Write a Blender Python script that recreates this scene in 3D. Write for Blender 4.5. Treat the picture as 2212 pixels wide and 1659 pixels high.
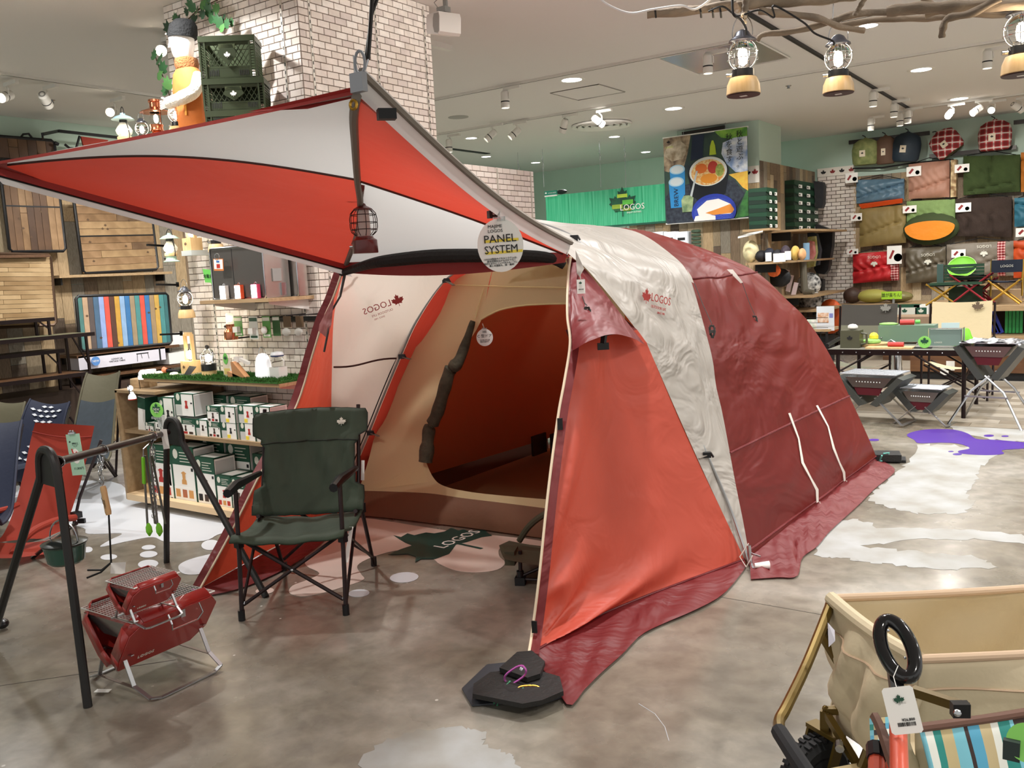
import bpy, math, random
from math import sin, cos, pi, radians, sqrt, atan2, hypot
from mathutils import Vector as V, Matrix
from mathutils.geometry import tessellate_polygon
for _o in list(bpy.data.objects): bpy.data.objects.remove(_o)
SC = bpy.context.scene; COL = SC.collection
rnd = random.Random(7)
# ------------------------------------------------------------------ camera (measured from the room's own straight lines)
FPX, YAW, PITCH, ROLL, H = 1921.72, 0.606654, 0.127345, 0.0522848, 1.55
def _cam():
    cy, sy, cp, sp, cr, sr = cos(YAW), sin(YAW), cos(PITCH), sin(PITCH), cos(ROLL), sin(ROLL)
    base = Matrix(((1,0,0),(0,0,-1),(0,1,0))); Rz = Matrix(((cy,sy,0),(-sy,cy,0),(0,0,1)))
    Rp = Matrix(((1,0,0),(0,cp,-sp),(0,sp,cp))); Rr = Matrix(((cr,sr,0),(-sr,cr,0),(0,0,1)))
    return Rr @ Rp @ base @ Rz
MC = _cam(); CP = V((0,0,H))
cd = bpy.data.cameras.new('camera'); cam = bpy.data.objects.new('camera', cd); COL.objects.link(cam)
cd.sensor_width = 36; cd.lens = FPX*36/2212; cd.clip_start = .05; cd.clip_end = 80
cam.matrix_world = Matrix.Translation(CP) @ Matrix((MC[0], -MC[1], -MC[2])).transposed().to_4x4()
SC.camera = cam
# ------------------------------------------------------------------ world, exposure
w = bpy.data.worlds.new('world'); SC.world = w; w.use_nodes = True
w.node_tree.nodes['Background'].inputs[0].default_value = (1, .97, .93, 1)
w.node_tree.nodes['Background'].inputs[1].default_value = .8
vs = SC.view_settings; vs.view_transform = 'Standard'; vs.look = 'None'; vs.gamma = 1; vs.exposure = 0.0; vs.use_curve_mapping = False
CEIL = 3.5
# survey helpers: turn a sighted direction into the point where it meets a known plane of the room
def ray(x, y): return MC.transposed() @ V((x-1106, y-829.5, FPX))
def Z(x, y, z=0.0): d = ray(x, y); return CP + d*((z-H)/d.z)
def X(x, y, v): d = ray(x, y); return CP + d*(v/d.x)
def Y(x, y, v): d = ray(x, y); return CP + d*(v/d.y)
def D(x, y, r): d = ray(x, y); return CP + d*(r/d.length)
def PLN(x, y, p, n): d = ray(x, y); n = V(n); return CP + d*((V(p)-CP).dot(n)/d.dot(n))
def atop(p, py):
    lo, hi = -1, 6
    for _ in range(40):
        m = (lo+hi)/2; q = MC @ (V((p[0], p[1], m))-CP)
        if 829.5+FPX*q.y/q.z > py: lo = m
        else: hi = m
    return V((p[0], p[1], m))
def lamp(name, kind, loc, energy, col=(1,1,1), size=.1, target=None, spot=60, blend=.5, spread=180):
    l = bpy.data.lights.new(name, kind); o = bpy.data.objects.new(name, l); COL.objects.link(o)
    l.energy = energy; l.color = col; o.location = loc
    if kind == 'AREA': l.shape = 'DISK'; l.size = size; l.spread = radians(spread)
    elif kind == 'SPOT': l.spot_size = radians(spot); l.spot_blend = blend; l.shadow_soft_size = size
    else: l.shadow_soft_size = size
    if target is not None: o.rotation_euler = (V(target)-V(loc)).to_track_quat('-Z', 'Y').to_euler()
    return o
# ------------------------------------------------------------------ materials
def rgb(h):
    if not isinstance(h, str): return (*h, 1)
    c = [int(h[i:i+2], 16)/255 for i in (0, 2, 4)]
    return tuple(x/12.92 if x <= .04045 else ((x+.055)/1.055)**2.4 for x in c) + (1,)
_M = {}
def mat(name, col, rough=.6, metal=0, em=0, trans=0, bump=0, bs=40, var=0, vs=6, c2=None, tl=0, stretch=(1,1,1), coat=0, ior=1.45, detail=4, alpha=1, gen=False):
    if name in _M: return _M[name]
    m = bpy.data.materials.new(name); m.use_nodes = True; nt = m.node_tree; N = nt.nodes; L = nt.links
    b = N['Principled BSDF']; c = rgb(col)
    b.inputs['Base Color'].default_value = c; b.inputs['Roughness'].default_value = rough; b.inputs['Metallic'].default_value = metal
    b.inputs['IOR'].default_value = ior
    if trans: b.inputs['Transmission Weight'].default_value = trans
    if coat: b.inputs['Coat Weight'].default_value = coat
    if alpha < 1: b.inputs['Alpha'].default_value = alpha
    if em: b.inputs['Emission Color'].default_value = c; b.inputs['Emission Strength'].default_value = em
    tc = None
    def mapping():
        t = N.new('ShaderNodeTexCoord'); mp = N.new('ShaderNodeMapping'); mp.inputs['Scale'].default_value = stretch
        L.new(t.outputs['Object'], mp.inputs[0]); return mp.outputs[0]
    if var or c2 or bump: tc = mapping()
    csock = None
    if var or c2:
        n = N.new('ShaderNodeTexNoise'); n.inputs['Scale'].default_value = vs; n.inputs['Detail'].default_value = detail; L.new(tc, n.inputs['Vector'])
        r = N.new('ShaderNodeValToRGB'); r.color_ramp.elements[0].position = .35; r.color_ramp.elements[1].position = .65
        if c2: a, d = c, rgb(c2)
        else: a = tuple(x*(1-var) for x in c[:3])+(1,); d = tuple(min(1, x*(1+var)) for x in c[:3])+(1,)
        r.color_ramp.elements[0].color = a; r.color_ramp.elements[1].color = d
        L.new(n.outputs[0], r.inputs[0]); L.new(r.outputs[0], b.inputs['Base Color']); csock = r.outputs[0]
    if bump:
        n = N.new('ShaderNodeTexNoise'); n.inputs['Scale'].default_value = bs; n.inputs['Detail'].default_value = 5; L.new(tc, n.inputs['Vector'])
        u = N.new('ShaderNodeBump'); u.inputs['Strength'].default_value = min(1, bump); u.inputs['Distance'].default_value = .01*max(1, bump)
        L.new(n.outputs[0], u.inputs['Height']); L.new(u.outputs[0], b.inputs['Normal'])
    if tl:
        t = N.new('ShaderNodeBsdfTranslucent'); mx = N.new('ShaderNodeMixShader'); mx.inputs[0].default_value = tl
        t.inputs[0].default_value = c
        if csock: L.new(csock, t.inputs[0])
        L.new(b.outputs[0], mx.inputs[1]); L.new(t.outputs[0], mx.inputs[2]); L.new(mx.outputs[0], N['Material Output'].inputs[0])
    _M[name] = m; return m
# ------------------------------------------------------------------ mesh collector
class G:
    def __init__(s): s.v = []; s.f = []; s.m = []
    def add(s, vs, fs, m=0):
        o = len(s.v); s.v += [V(p) for p in vs]; s.f += [tuple(i+o for i in f) for f in fs]; s.m += [m]*len(fs); return s
    def box(s, c, d, m=0, rz=0, R=None):
        x, y, z = d[0]/2, d[1]/2, d[2]/2
        R = R or Matrix.Rotation(rz, 3, 'Z')
        p = [V(c)+R @ V((a*x, b*y, e*z)) for e in (-1, 1) for b in (-1, 1) for a in (-1, 1)]
        return s.add(p, [(0,2,3,1),(4,5,7,6),(0,1,5,4),(2,6,7,3),(0,4,6,2),(1,3,7,5)], m)
    def bb(s, a, b, m=0):  # box from two corners
        return s.box([(a[i]+b[i])/2 for i in range(3)], [abs(b[i]-a[i]) for i in range(3)], m)
    def bar(s, a, b, w, h=None, m=0, up=(0,0,1)):
        a, b = V(a), V(b); h = h or w; d = (b-a).normalized(); u = V(up)
        if abs(d.dot(u)) > .98: u = V((0,1,0)) if abs(d.y) < .9 else V((1,0,0))
        r = d.cross(u).normalized()*w/2; t = r.cross(d).normalized()*h/2
        p = [q+i*r+j*t for q in (a, b) for j in (-1, 1) for i in (-1, 1)]
        return s.add(p, [(0,2,3,1),(4,5,7,6),(0,1,5,4),(2,6,7,3),(0,4,6,2),(1,3,7,5)], m)
    def tube(s, pts, r, n=8, m=0, closed=False):
        pts = [V(p) for p in pts]; k = len(pts); rr = r if isinstance(r, (list, tuple)) else [r]*k
        vs = []; prev = None
        for i, p in enumerate(pts):
            a = pts[i-1] if (i or closed) else p; b = pts[(i+1) % k] if (i < k-1 or closed) else p
            d = (b-a).normalized()
            if prev is None:
                u = V((0,0,1)) if abs(d.z) < .9 else V((1,0,0)); x = d.cross(u).normalized()
            else: x = (prev-d*prev.dot(d)).normalized()
            prev = x; y = d.cross(x)
            vs += [p+(x*cos(2*pi*j/n)+y*sin(2*pi*j/n))*rr[i] for j in range(n)]
        fs = []
        for i in range(k if closed else k-1):
            q = (i+1) % k
            fs += [(i*n+j, i*n+(j+1) % n, q*n+(j+1) % n, q*n+j) for j in range(n)]
        if not closed: fs += [tuple(range(n))[::-1], tuple((k-1)*n+j for j in range(n))]
        return s.add(vs, fs, m)
    def lathe(s, prof, c=(0,0,0), n=20, m=0, R=None, sx=1, sy=1, cap=True):
        R = R or Matrix.Identity(3); vs = []; fs = []; k = len(prof)
        for r, z in prof: vs += [V(c)+R @ V((r*cos(2*pi*j/n)*sx, r*sin(2*pi*j/n)*sy, z)) for j in range(n)]
        for i in range(k-1): fs += [(i*n+j, i*n+(j+1) % n, (i+1)*n+(j+1) % n, (i+1)*n+j) for j in range(n)]
        if cap and prof[0][0] > 1e-3: fs.append(tuple(range(n))[::-1])
        if cap and prof[-1][0] > 1e-3: fs.append(tuple((k-1)*n+j for j in range(n)))
        return s.add(vs, fs, m)
    def cyl(s, a, b, r, n=14, m=0, r2=None): return s.tube([a, b], [r, r if r2 is None else r2], n, m)
    def sheet(s, rows, m=0, mf=None):
        k = len(rows[0]); o = len(s.v)
        for r in rows: s.v += [V(p) for p in r]
        for i in range(len(rows)-1):
            for j in range(k-1):
                s.f.append((o+i*k+j, o+i*k+j+1, o+(i+1)*k+j+1, o+(i+1)*k+j)); s.m.append(mf(i, j) if mf else m)
        return s
    def poly(s, pts, m=0, thick=0, holes=()):
        loops = [[V(p) for p in pts]]+[[V(p) for p in h] for h in holes]
        tri = tessellate_polygon(loops); allp = [p for l in loops for p in l]
        nrm = V((0,0,0)); q = loops[0]
        for i in range(len(q)): nrm += q[i].cross(q[(i+1) % len(q)])
        nrm.normalize()
        def orient(t):
            a, b, c = (allp[i] for i in t)
            return tuple(t) if (b-a).cross(c-a).dot(nrm) > 0 else tuple(t)[::-1]
        T_ = [orient(t) for t in tri]
        if not thick: return s.add(allp, T_, m)
        n = len(allp); vs = allp+[p-nrm*thick for p in allp]; fs = T_+[tuple(i+n for i in t)[::-1] for t in T_]; o = 0
        for l in loops:
            k = len(l); fs += [(o+i, o+i+n, o+(i+1) % k+n, o+(i+1) % k) for i in range(k)]; o += k
        return s.add(vs, fs, m)
    def ball(s, c, r, n=12, m=0, sz=(1,1,1)):
        k = max(4, n//2); prof = [(r*sin(pi*i/k), -r*cos(pi*i/k)) for i in range(k+1)]
        o = len(s.v); s.lathe([(max(a, 1e-6), b) for a, b in prof], (0,0,0), n, m)
        for i in range(o, len(s.v)): p = s.v[i]; s.v[i] = V(c)+V((p.x*sz[0], p.y*sz[1], p.z*sz[2]))
        return s
    def xf(s, Mx, o=0):
        for i in range(o, len(s.v)): s.v[i] = Mx @ s.v[i]
        return s
    def mesh(s, name, mats, off=V((0,0,0)), sharp=32):
        me = bpy.data.meshes.new(name); me.from_pydata([tuple(p-off) for p in s.v], [], s.f)
        for x in (mats if isinstance(mats, (list, tuple)) else [mats]): me.materials.append(x)
        me.polygons.foreach_set('material_index', s.m); me.polygons.foreach_set('use_smooth', [True]*len(s.f))
        me.update(); me.set_sharp_from_angle(angle=radians(sharp)); return me
def tag(o, label=None, cat=None, group=None, kind=None):
    if label: o['label'] = label
    if cat: o['category'] = cat
    if group: o['group'] = group
    if kind: o['kind'] = kind
    return o
def T(name, label, cat, loc=(0,0,0), rz=0, group=None):
    o = bpy.data.objects.new(name, None); COL.objects.link(o); o.empty_display_size = .05
    o.matrix_world = Matrix.Translation(V(loc)) @ Matrix.Rotation(rz, 4, 'Z'); o['_w'] = 0; del o['_w']
    return tag(o, label, cat, group)
MW = {}
def P(root, name, g, mats, local=False, label=None, kind=None, sharp=32, mod=None):
    """a part: vertices are given in the room unless local"""
    if isinstance(g, G):
        off = V((0,0,0))
        if not local:
            inv = wm(root).inverted()
            g.xf(inv)
        if g.v:
            lo = [min(p[i] for p in g.v) for i in range(3)]; hi = [max(p[i] for p in g.v) for i in range(3)]
            off = V(((lo[0]+hi[0])/2, (lo[1]+hi[1])/2, (lo[2]+hi[2])/2))
        me = g.mesh(name, mats, off, sharp)
    else: me = g; off = V((0,0,0))
    o = bpy.data.objects.new(name, me); COL.objects.link(o); o.parent = root; o.location = off
    return tag(o, label, None, None, kind)
def wm(o):
    m = o.matrix_basis.copy()
    return wm(o.parent) @ m if o.parent else m
def S(name, g, mats, label=None, cat=None, group=None, kind=None, sharp=32):
    """a thing that is one mesh"""
    lo = [min(p[i] for p in g.v) for i in range(3)]; hi = [max(p[i] for p in g.v) for i in range(3)]
    off = V(((lo[0]+hi[0])/2, (lo[1]+hi[1])/2, lo[2]))
    o = bpy.data.objects.new(name, g.mesh(name, mats, off, sharp)); COL.objects.link(o); o.location = off
    return tag(o, label, cat, group, kind)
def dup(root, loc, rz=None, label=None, group=None, sc=None):
    r = root.copy(); COL.objects.link(r); r.location = loc
    if rz is not None: r.rotation_euler = (0, 0, rz)
    if sc: r.scale = (sc,)*3
    if label: r['label'] = label
    if group: r['group'] = group
    def kids(a, b):
        for ch in list(a.children):
            c = ch.copy(); COL.objects.link(c); c.parent = b; kids(ch, c)
    kids(root, r); return r
def thicken(o, t=.004, off=0):
    m = o.modifiers.new('thickness', 'SOLIDIFY'); m.thickness = t; m.offset = off; return o
def txt(root, s, size, frame, m, name='lettering', ax='CENTER', ext=.0006, sx=1, shear=0):
    """frame = 4x4 matrix: x along the words, y up, z out of the face (room coordinates)"""
    cu = bpy.data.curves.new(name, 'FONT'); cu.body = s; cu.size = size; cu.align_x = ax; cu.align_y = 'CENTER'; cu.extrude = ext; cu.resolution_u = 2; cu.shear = shear
    t = bpy.data.objects.new('t', cu); COL.objects.link(t); bpy.context.view_layer.update()
    me = bpy.data.meshes.new_from_object(t.evaluated_get(bpy.context.evaluated_depsgraph_get()))
    bpy.data.objects.remove(t); bpy.data.curves.remove(cu)
    me.materials.clear(); me.materials.append(m)
    f = wm(root).inverted() @ frame @ Matrix.Diagonal((sx, 1, 1, 1)); me.transform(f)
    for p in me.polygons: p.material_index = 0
    o = bpy.data.objects.new(name, me); COL.objects.link(o); o.parent = root
    return o
def frame(o, ux, uy):
    ux = V(ux).normalized(); uy = V(uy); uz = ux.cross(uy).normalized(); uy = uz.cross(ux)
    return Matrix(((ux.x, uy.x, uz.x, o[0]), (ux.y, uy.y, uz.y, o[1]), (ux.z, uy.z, uz.z, o[2]), (0,0,0,1)))
_LR = [(0,1),(.13,.74),(.28,.80),(.22,.44),(.29,.38),(.44,.56),(.50,.43),(.78,.48),(.68,.24),(.80,.14),(.42,-.14),(.47,-.30),(.10,-.20),(.03,-.22),(.03,-.55)]
LEAF = _LR+[(-a, b) for a, b in _LR[::-1] if a]
def leaf(g, f, s, m=0, t=.0008):
    """maple leaf outline on a face"""
    g.poly([f @ V((a*s, b*s, t)) for a, b in LEAF], m, thick=t); return g
def cr(pts, n):
    """Catmull-Rom resample of a polyline to n points"""
    P_ = [V(p) for p in pts]; k = len(P_)-1; out = []
    for i in range(n):
        t = i/(n-1)*k; j = min(int(t), k-1); u = t-j
        a, b, c, d = P_[max(j-1, 0)], P_[j], P_[j+1], P_[min(j+2, k)]
        out.append(.5*((2*b)+(c-a)*u+(2*a-5*b+4*c-d)*u*u+(3*b-a-3*c+d)*u**3))
    return out
def lerp(a, b, t): return V(a)*(1-t)+V(b)*t
def fan(A, B, nv, bulge=None):
    """rows running from curve A to curve B"""
    return [[lerp(a, b, j/nv)+(bulge(i/(len(A)-1), j/nv) if bulge else V((0,0,0))) for j in range(nv+1)] for i, (a, b) in enumerate(zip(A, B))]
# common materials
white = mat('white_paint', 'e9e8e4', .5); black = mat('black_paint', '131315', .45); blackp = mat('black_plastic', '17181b', .3)
steel = mat('steel', 'b9bcc0', .25, 1); alu = mat('aluminium', 'a9abad', .38, .9); chrome = mat('chrome', 'd8dadd', .12, 1)
card = mat('white_card', 'f2f1ec', .55); dgreen = mat('dark_green_print', '1b4a36', .5); leafw = mat('pale_print', 'dcdccf', .6)
ink = mat('ink', '1a1a1c', .6); wood_l = mat('light_wood', 'b89c78', .5, c2='a38763', vs=4, stretch=(1, 14, 14)); wood_d = mat('dark_wood', '6b4a30', .5, c2='553a26', vs=4, stretch=(1, 14, 14))
bamboo = mat('bamboo_wood', 'd8b98a', .45, c2='c9a775', vs=5, stretch=(9, 9, 1)); red_ink = mat('red_print', 'b5322c', .5)
yellow_ink = mat('yellow_print', 'f0d94a', .5); green_ink = mat('bright_green_print', '6cc25a', .5); brown_bar = mat('brown_metal', '3a2621', .35, .5)
GLOW = mat('lamp_glow', (1, .86, .66), em=14); GLOWW = mat('white_glow', (1, .97, .92), em=10)
glass = mat('clear_glass', 'f4f6f6', .03, trans=1, ior=1.1); frost = mat('frosted_glass', 'eceeea', .35, trans=.7, ior=1.2)
# ================================================================== lights: recessed downlights and track spots of the shop
YW = 15.7; XL = -10.13; YB = 4.05; XB = -4.276
DL = []
for ix in range(-3, 3):
    for iy in range(-2, 5):
        DL.append((-1.92+2.96*ix*1.0, 8.46+2.55*iy))
def spotlamp(p, tgt, e, spot=55, col=(1, .95, .88), size=.05): return lamp('spot_lamp', 'SPOT', p, e, col, size, tgt, spot, .6)
for (x, y) in DL:
    if -5.7 < x < -4.2 and 3.9 < y < 5.5: continue
    lamp('downlight_lamp', 'AREA', (x, y, CEIL-.03), 50, (1, .985, .96), .16, (x, y, 0), spread=150)
spotlamp((-4.9, 1.6, 3.4), (-4.9, 4.0, 1.2), 190, 60); spotlamp((-5.6, 1.2, 3.4), (-5.2, 4, 2.6), 55, 45)
spotlamp((-7.4, 6.0, 3.4), (-10.1, 6.4, 1.6), 190, 75); spotlamp((-7.6, 4.4, 3.4), (-10.1, 4.9, 1.4), 100, 75)
for x in (-3.2, -1.6): spotlamp((x, 12.6, 3.4), (x-.1, 15.6, 1.6), 150, 65)
spotlamp((-2.0, 6.6, 3.4), (-1.4, 8.8, .6), 200, 60); spotlamp((-2.6, 11.2, 3.4), (-4.4, 12.4, 1.6), 220, 60); spotlamp((-5.2, 9.6, 3.4), (-6.6, 12.4, 2.3), 170, 55)
spotlamp((.9, 3.0, 3.4), (.3, 5.2, 0), 230, 75); spotlamp((-3.6, .2, 3.4), (-1.7, 2.9, .7), 60, 50); spotlamp((-1.6, 5.3, 3.42), (-4.27, 4.9, 2.4), 150, 60); spotlamp((.9, 7.2, 3.4), (-.6, 7.0, 0), 200, 70); spotlamp((-3.0, 10.6, 3.4), (-4.7, 11.4, 2.2), 60, 40)
spotlamp((1.6, .2, 3.4), (0, 2.2, .3), 160, 60); spotlamp((-2.2, -.3, 3.4), (-3.6, 2.4, 0), 130, 70)
# ================================================================== room shell
def concrete():
    m = bpy.data.materials.new('polished_concrete'); m.use_nodes = True; nt = m.node_tree; N = nt.nodes; L = nt.links; b = N['Principled BSDF']
    t = N.new('ShaderNodeTexCoord')
    def noise(s, d=6, dist=0, r=.55):
        n = N.new('ShaderNodeTexNoise'); n.inputs['Scale'].default_value = s; n.inputs['Detail'].default_value = d; n.inputs['Distortion'].default_value = dist; n.inputs['Roughness'].default_value = r
        L.new(t.outputs['Object'], n.inputs['Vector']); return n.outputs[0]
    def ramp(src, stops):
        r = N.new('ShaderNodeValToRGB'); e = r.color_ramp.elements
        e[0].position, e[0].color = stops[0][0], rgb(stops[0][1]); e[1].position, e[1].color = stops[-1][0], rgb(stops[-1][1])
        for p, c in stops[1:-1]: q = e.new(p); q.color = rgb(c)
        L.new(src, r.inputs[0]); return r.outputs[0]
    base = ramp(noise(.9, 7, .6), [(.3, '6c665b'), (.45, '827b6e'), (.56, '979186'), (.72, 'aca79e')])
    fine = ramp(noise(9, 5, .3), [(.35, 'b9b9b9'), (.65, 'ffffff')])
    mx = N.new('ShaderNodeMix'); mx.data_type = 'RGBA'; mx.blend_type = 'MULTIPLY'; mx.inputs[0].default_value = .55; L.new(base, mx.inputs[6]); L.new(fine, mx.inputs[7])
    # small plaster flecks
    vo = N.new('ShaderNodeTexVoronoi'); vo.inputs['Scale'].default_value = 7; L.new(t.outputs['Object'], vo.inputs['Vector'])
    sp = N.new('ShaderNodeMath'); sp.operation = 'LESS_THAN'; L.new(vo.outputs['Distance'], sp.inputs[0]); sp.inputs[1].default_value = .045
    ns = ramp(noise(1.3, 3), [(.5, '000000'), (.56, 'ffffff')]); ml = N.new('ShaderNodeMath'); ml.operation = 'MULTIPLY'; L.new(sp.outputs[0], ml.inputs[0]); L.new(ns, ml.inputs[1])
    m2 = N.new('ShaderNodeMix'); m2.data_type = 'RGBA'; L.new(ml.outputs[0], m2.inputs[0]); L.new(mx.outputs[2], m2.inputs[6]); m2.inputs[7].default_value = rgb('e6e4dc')
    L.new(m2.outputs[2], b.inputs['Base Color'])
    rr = ramp(noise(3, 4), [(.3, '6e6e6e'), (.7, '9a9a9a')]); L.new(rr, b.inputs['Roughness'])
    u = N.new('ShaderNodeBump'); u.inputs['Strength'].default_value = .12; u.inputs['Distance'].default_value = .004; L.new(noise(14, 4), u.inputs['Height']); L.new(u.outputs[0], b.inputs['Normal'])
    return m
S('floor', G().bb((-12, -3.5, -.1), (7, 17, 0)), concrete(), kind='structure')
ceilm = mat('ceiling_paint', 'e2e0dd', .85)
S('ceiling', G().bb((-12, -3.5, CEIL), (7, 17, CEIL+.1)), ceilm, kind='structure')
mint = mat('mint_wall_paint', 'c0d6c8', .8, var=.03, vs=1)
S('wall_back', G().bb((-12, YW, 0), (7, YW+.1, CEIL)), mint, kind='structure')
plankm = [mat('reclaimed_plank_%s' % n, a, .65, c2=b_, vs=3, stretch=(6, 6, 1), bump=.15, bs=30) for n, a, b_ in
          (('honey','bfa682','a68d6a'),('tan','a8977c','8e7d64'),('brown','8f7b65','75634f'),('pale','cdbd9f','b8a684'),('umber','766656','5f5145'),('grey','9c9485','857c6e'))]
def planks(wall, o, ux, nrm, W, z0, z1, pw, n_max=300, lens=(.7, 1.6)):
    """vertical boards standing proud of a wall, each its own object sharing one mesh"""
    me = {}
    for k, pm in enumerate(plankm):
        me[k] = G().box((0,0,0), (1, 1, 1)).mesh('plank', pm)
    R = frame((0,0,0), ux, (0,0,1)); x = 0; c = 0
    stuff = G()
    while x < W-1e-3:
        wd = min(pw*rnd.uniform(.8, 1.25), W-x); z = z0-rnd.uniform(0, 1)
        while z < z1:
            l = rnd.uniform(*lens); a, b_ = max(z, z0), min(z+l, z1); z += l
            if b_-a < .03: continue
            ctr = V(o)+V(ux).normalized()*(x+wd/2)+V(nrm)*(.006+rnd.uniform(0, .003))+V((0,0,(a+b_)/2))
            c += 1
            if c <= n_max:
                q = bpy.data.objects.new('plank', me[rnd.choice((0,0,1,1,2,2,3,4,5))]); COL.objects.link(q); q.parent = wall
                q.matrix_local = wm(wall).inverted() @ Matrix.Translation(ctr) @ R @ Matrix.Diagonal((wd-.004, (b_-a)-.004, .014, 1))
        x += wd
wl = S('wall_left', G().bb((XL-.1, -3.5, 0), (XL, YW, CEIL)), mint, kind='structure')
planks(wl, (XL, 3.9, 0), (0,1,0), (1,0,0), 6.2, .0, 2.78, .15)
# ------------------------------------------------------------------ brick-faced pillar block with printed courses
brickm = [mat('brick_face_%s' % n, c, .75, var=.08, vs=14, bump=.2, bs=60) for n, c in (('cream','e6ddd4'),('pale','dcd2c8'),('light','ebe4dc'),('rose','d8cdc6'))]
grout = mat('dark_grout', '5a4d42', .9)
def bricks(wall, o, ux, nrm, W, z0, z1, course=.0443, bl=.105, gap=.0036, limit=150, order=None):
    me = {}
    for k, bm_ in enumerate(brickm):
        g = G(); a = .5; i = .47
        g.add([(-a,-a,-.5),(a,-a,-.5),(a,a,-.5),(-a,a,-.5),(-i,-.46,.5),(i,-.46,.5),(i,.46,.5),(-i,.46,.5)], [(4,5,6,7),(0,1,5,4),(1,2,6,5),(2,3,7,6),(3,0,4,7)])
        me[k] = g.mesh('brick', bm_, sharp=20)
    R = frame((0,0,0), ux, (0,0,1)); L_ = []
    z = z1; row = 0
    while z-course > z0-.001:
        x = -bl/2 if row % 2 else 0
        while x < W:
            a, b_ = max(x, 0), min(x+bl, W)
            if b_-a > .012: L_.append(((a+b_)/2, z-course/2, b_-a))
            x += bl
        z -= course; row += 1
    if order: L_.sort(key=order)
    stuff = G()
    for n_, (cx, cz, wd) in enumerate(L_):
        ctr = V(o)+V(ux).normalized()*cx+V(nrm)*.0015+V((0,0,cz)); Mx = Matrix.Translation(ctr) @ R @ Matrix.Diagonal((wd-gap, course-gap, .004, 1))
        k = rnd.choice((0,0,1,2,3))
        if n_ < limit:
            q = bpy.data.objects.new('brick', me[k]); COL.objects.link(q); q.parent = wall; q.matrix_local = wm(wall).inverted() @ Mx
        else:
            a = .5; i = .47
            stuff.add([Mx @ V(p) for p in ((-a,-a,-.5),(a,-a,-.5),(a,a,-.5),(-a,a,-.5),(-i,-.46,.5),(i,-.46,.5),(i,.46,.5),(-i,.46,.5))], [(4,5,6,7),(0,1,5,4),(1,2,6,5),(2,3,7,6),(3,0,4,7)], k)
    if stuff.v: P(wall, 'brick_courses', stuff, brickm, kind='stuff', sharp=20)
wc = S('wall_centre', G().bb((-5.61, YB, 0), (XB, 5.345, CEIL)), grout, kind='structure')
bricks(wc, (-5.61, YB, 0), (1,0,0), (0,-1,0), 1.334, .02, CEIL, limit=150, order=lambda b: hypot(b[0]-1.2, b[1]-2.75))
wcr = bpy.data.objects.new('brick_face', None); 
bricks(wc, (XB, YB, 0), (0,1,0), (1,0,0), 1.295, .02, CEIL, limit=150, order=lambda b: hypot(b[0]-.7, b[1]-2.7))
# slotted shelf rails in the brick faces
rail = mat('rail_metal', 'c9c4ba', .4, .4)
for x in (-5.35, -4.42):
    g = G().bb((x-.008, YB-.008, .4), (x+.008, YB+.01, CEIL-.02)); 
    for i in range(60): g.bb((x-.003, YB-.0095, .45+i*.05), (x+.003, YB-.0078, .47+i*.05), 1)
    P(wc, 'slotted_rail', g, [rail, ink])
for y in (4.14, 4.75, 5.27):
    g = G().bb((XB-.01, y-.008, .9), (XB+.008, y+.008, CEIL-.02))
    for i in range(50): g.bb((XB+.0078, y-.003, .95+i*.05), (XB+.0095, y+.003, .97+i*.05), 1)
    P(wc, 'slotted_rail', g, [rail, ink])
wp = S('wall_middle', G().bb((XB-.12, 5.345, 0), (XB, 6.65, 2.388)), grout, kind='structure')
bricks(wp, (XB, 5.345, 0), (0,1,0), (1,0,0), 1.305, .02, 2.388, limit=180)
for y in (5.5, 6.1, 6.6): P(wp, 'slotted_rail', G().bb((XB-.01, y-.008, 1.2), (XB+.008, y+.008, 2.38)), rail)
# ------------------------------------------------------------------ right back: partition with planks, mint pillar, brick wall end
XP = -3.28*1.345
wpa = S('wall_right', G().bb((XP-.1, 13.0, 0), (XP, YW, 2.93)), mint, kind='structure')
planks(wpa, (XP, 12.9, 0), (0,1,0), (1,0,0), 2.75, .0, 2.93, .13)
S('wall_pillar', G().bb((-5.67, 12.9, 0), (XP, 13.9, CEIL)), mint, kind='structure')
planks(bpy.data.objects['wall_pillar'], (-5.67, 12.9, 0), (1,0,0), (0,-1,0), 1.26, 0, 2.62, .13)
wplk = S('wall_fixture', G().bb((-7.9, 12.95, 0), (-4.42, 13.05, 2.1)), mat('cream_panel', 'e6dcc0', .6), kind='structure')
planks(wplk, (-6.55, 12.95, 0), (1,0,0), (0,-1,0), 2.12, .6, 2.35, .14)
wrb = S('wall_end', G().bb((-4.35, YW-.06, 0), (-3.75, YW-.01, 2.83)), grout, kind='structure')
bricks(wrb, (-4.35, YW-.06, 0), (1,0,0), (0,-1,0), .62, 0, 2.83, course=.062, bl=.15, gap=.008, limit=300)
wfb = S('wall_far', G().bb((-8.4, 14.2, 0), (-7.6, 14.3, 2.36)), grout, kind='structure')
bricks(wfb, (-8.4, 14.2, 0), (1,0,0), (0,-1,0), .8, 1.4, 2.36, course=.062, bl=.15, gap=.008, limit=200)
# plank wall behind sleeping bags
wsb = S('wall_display', G().bb((-3.78, YW-.05, 0), (3, YW-.01, 2.78)), mat('display_backing', '8a6f52', .7), kind='structure')
planks(wsb, (-3.78, YW-.05, 0), (1,0,0), (0,-1,0), 3.4, .3, 2.78, .15)
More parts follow.
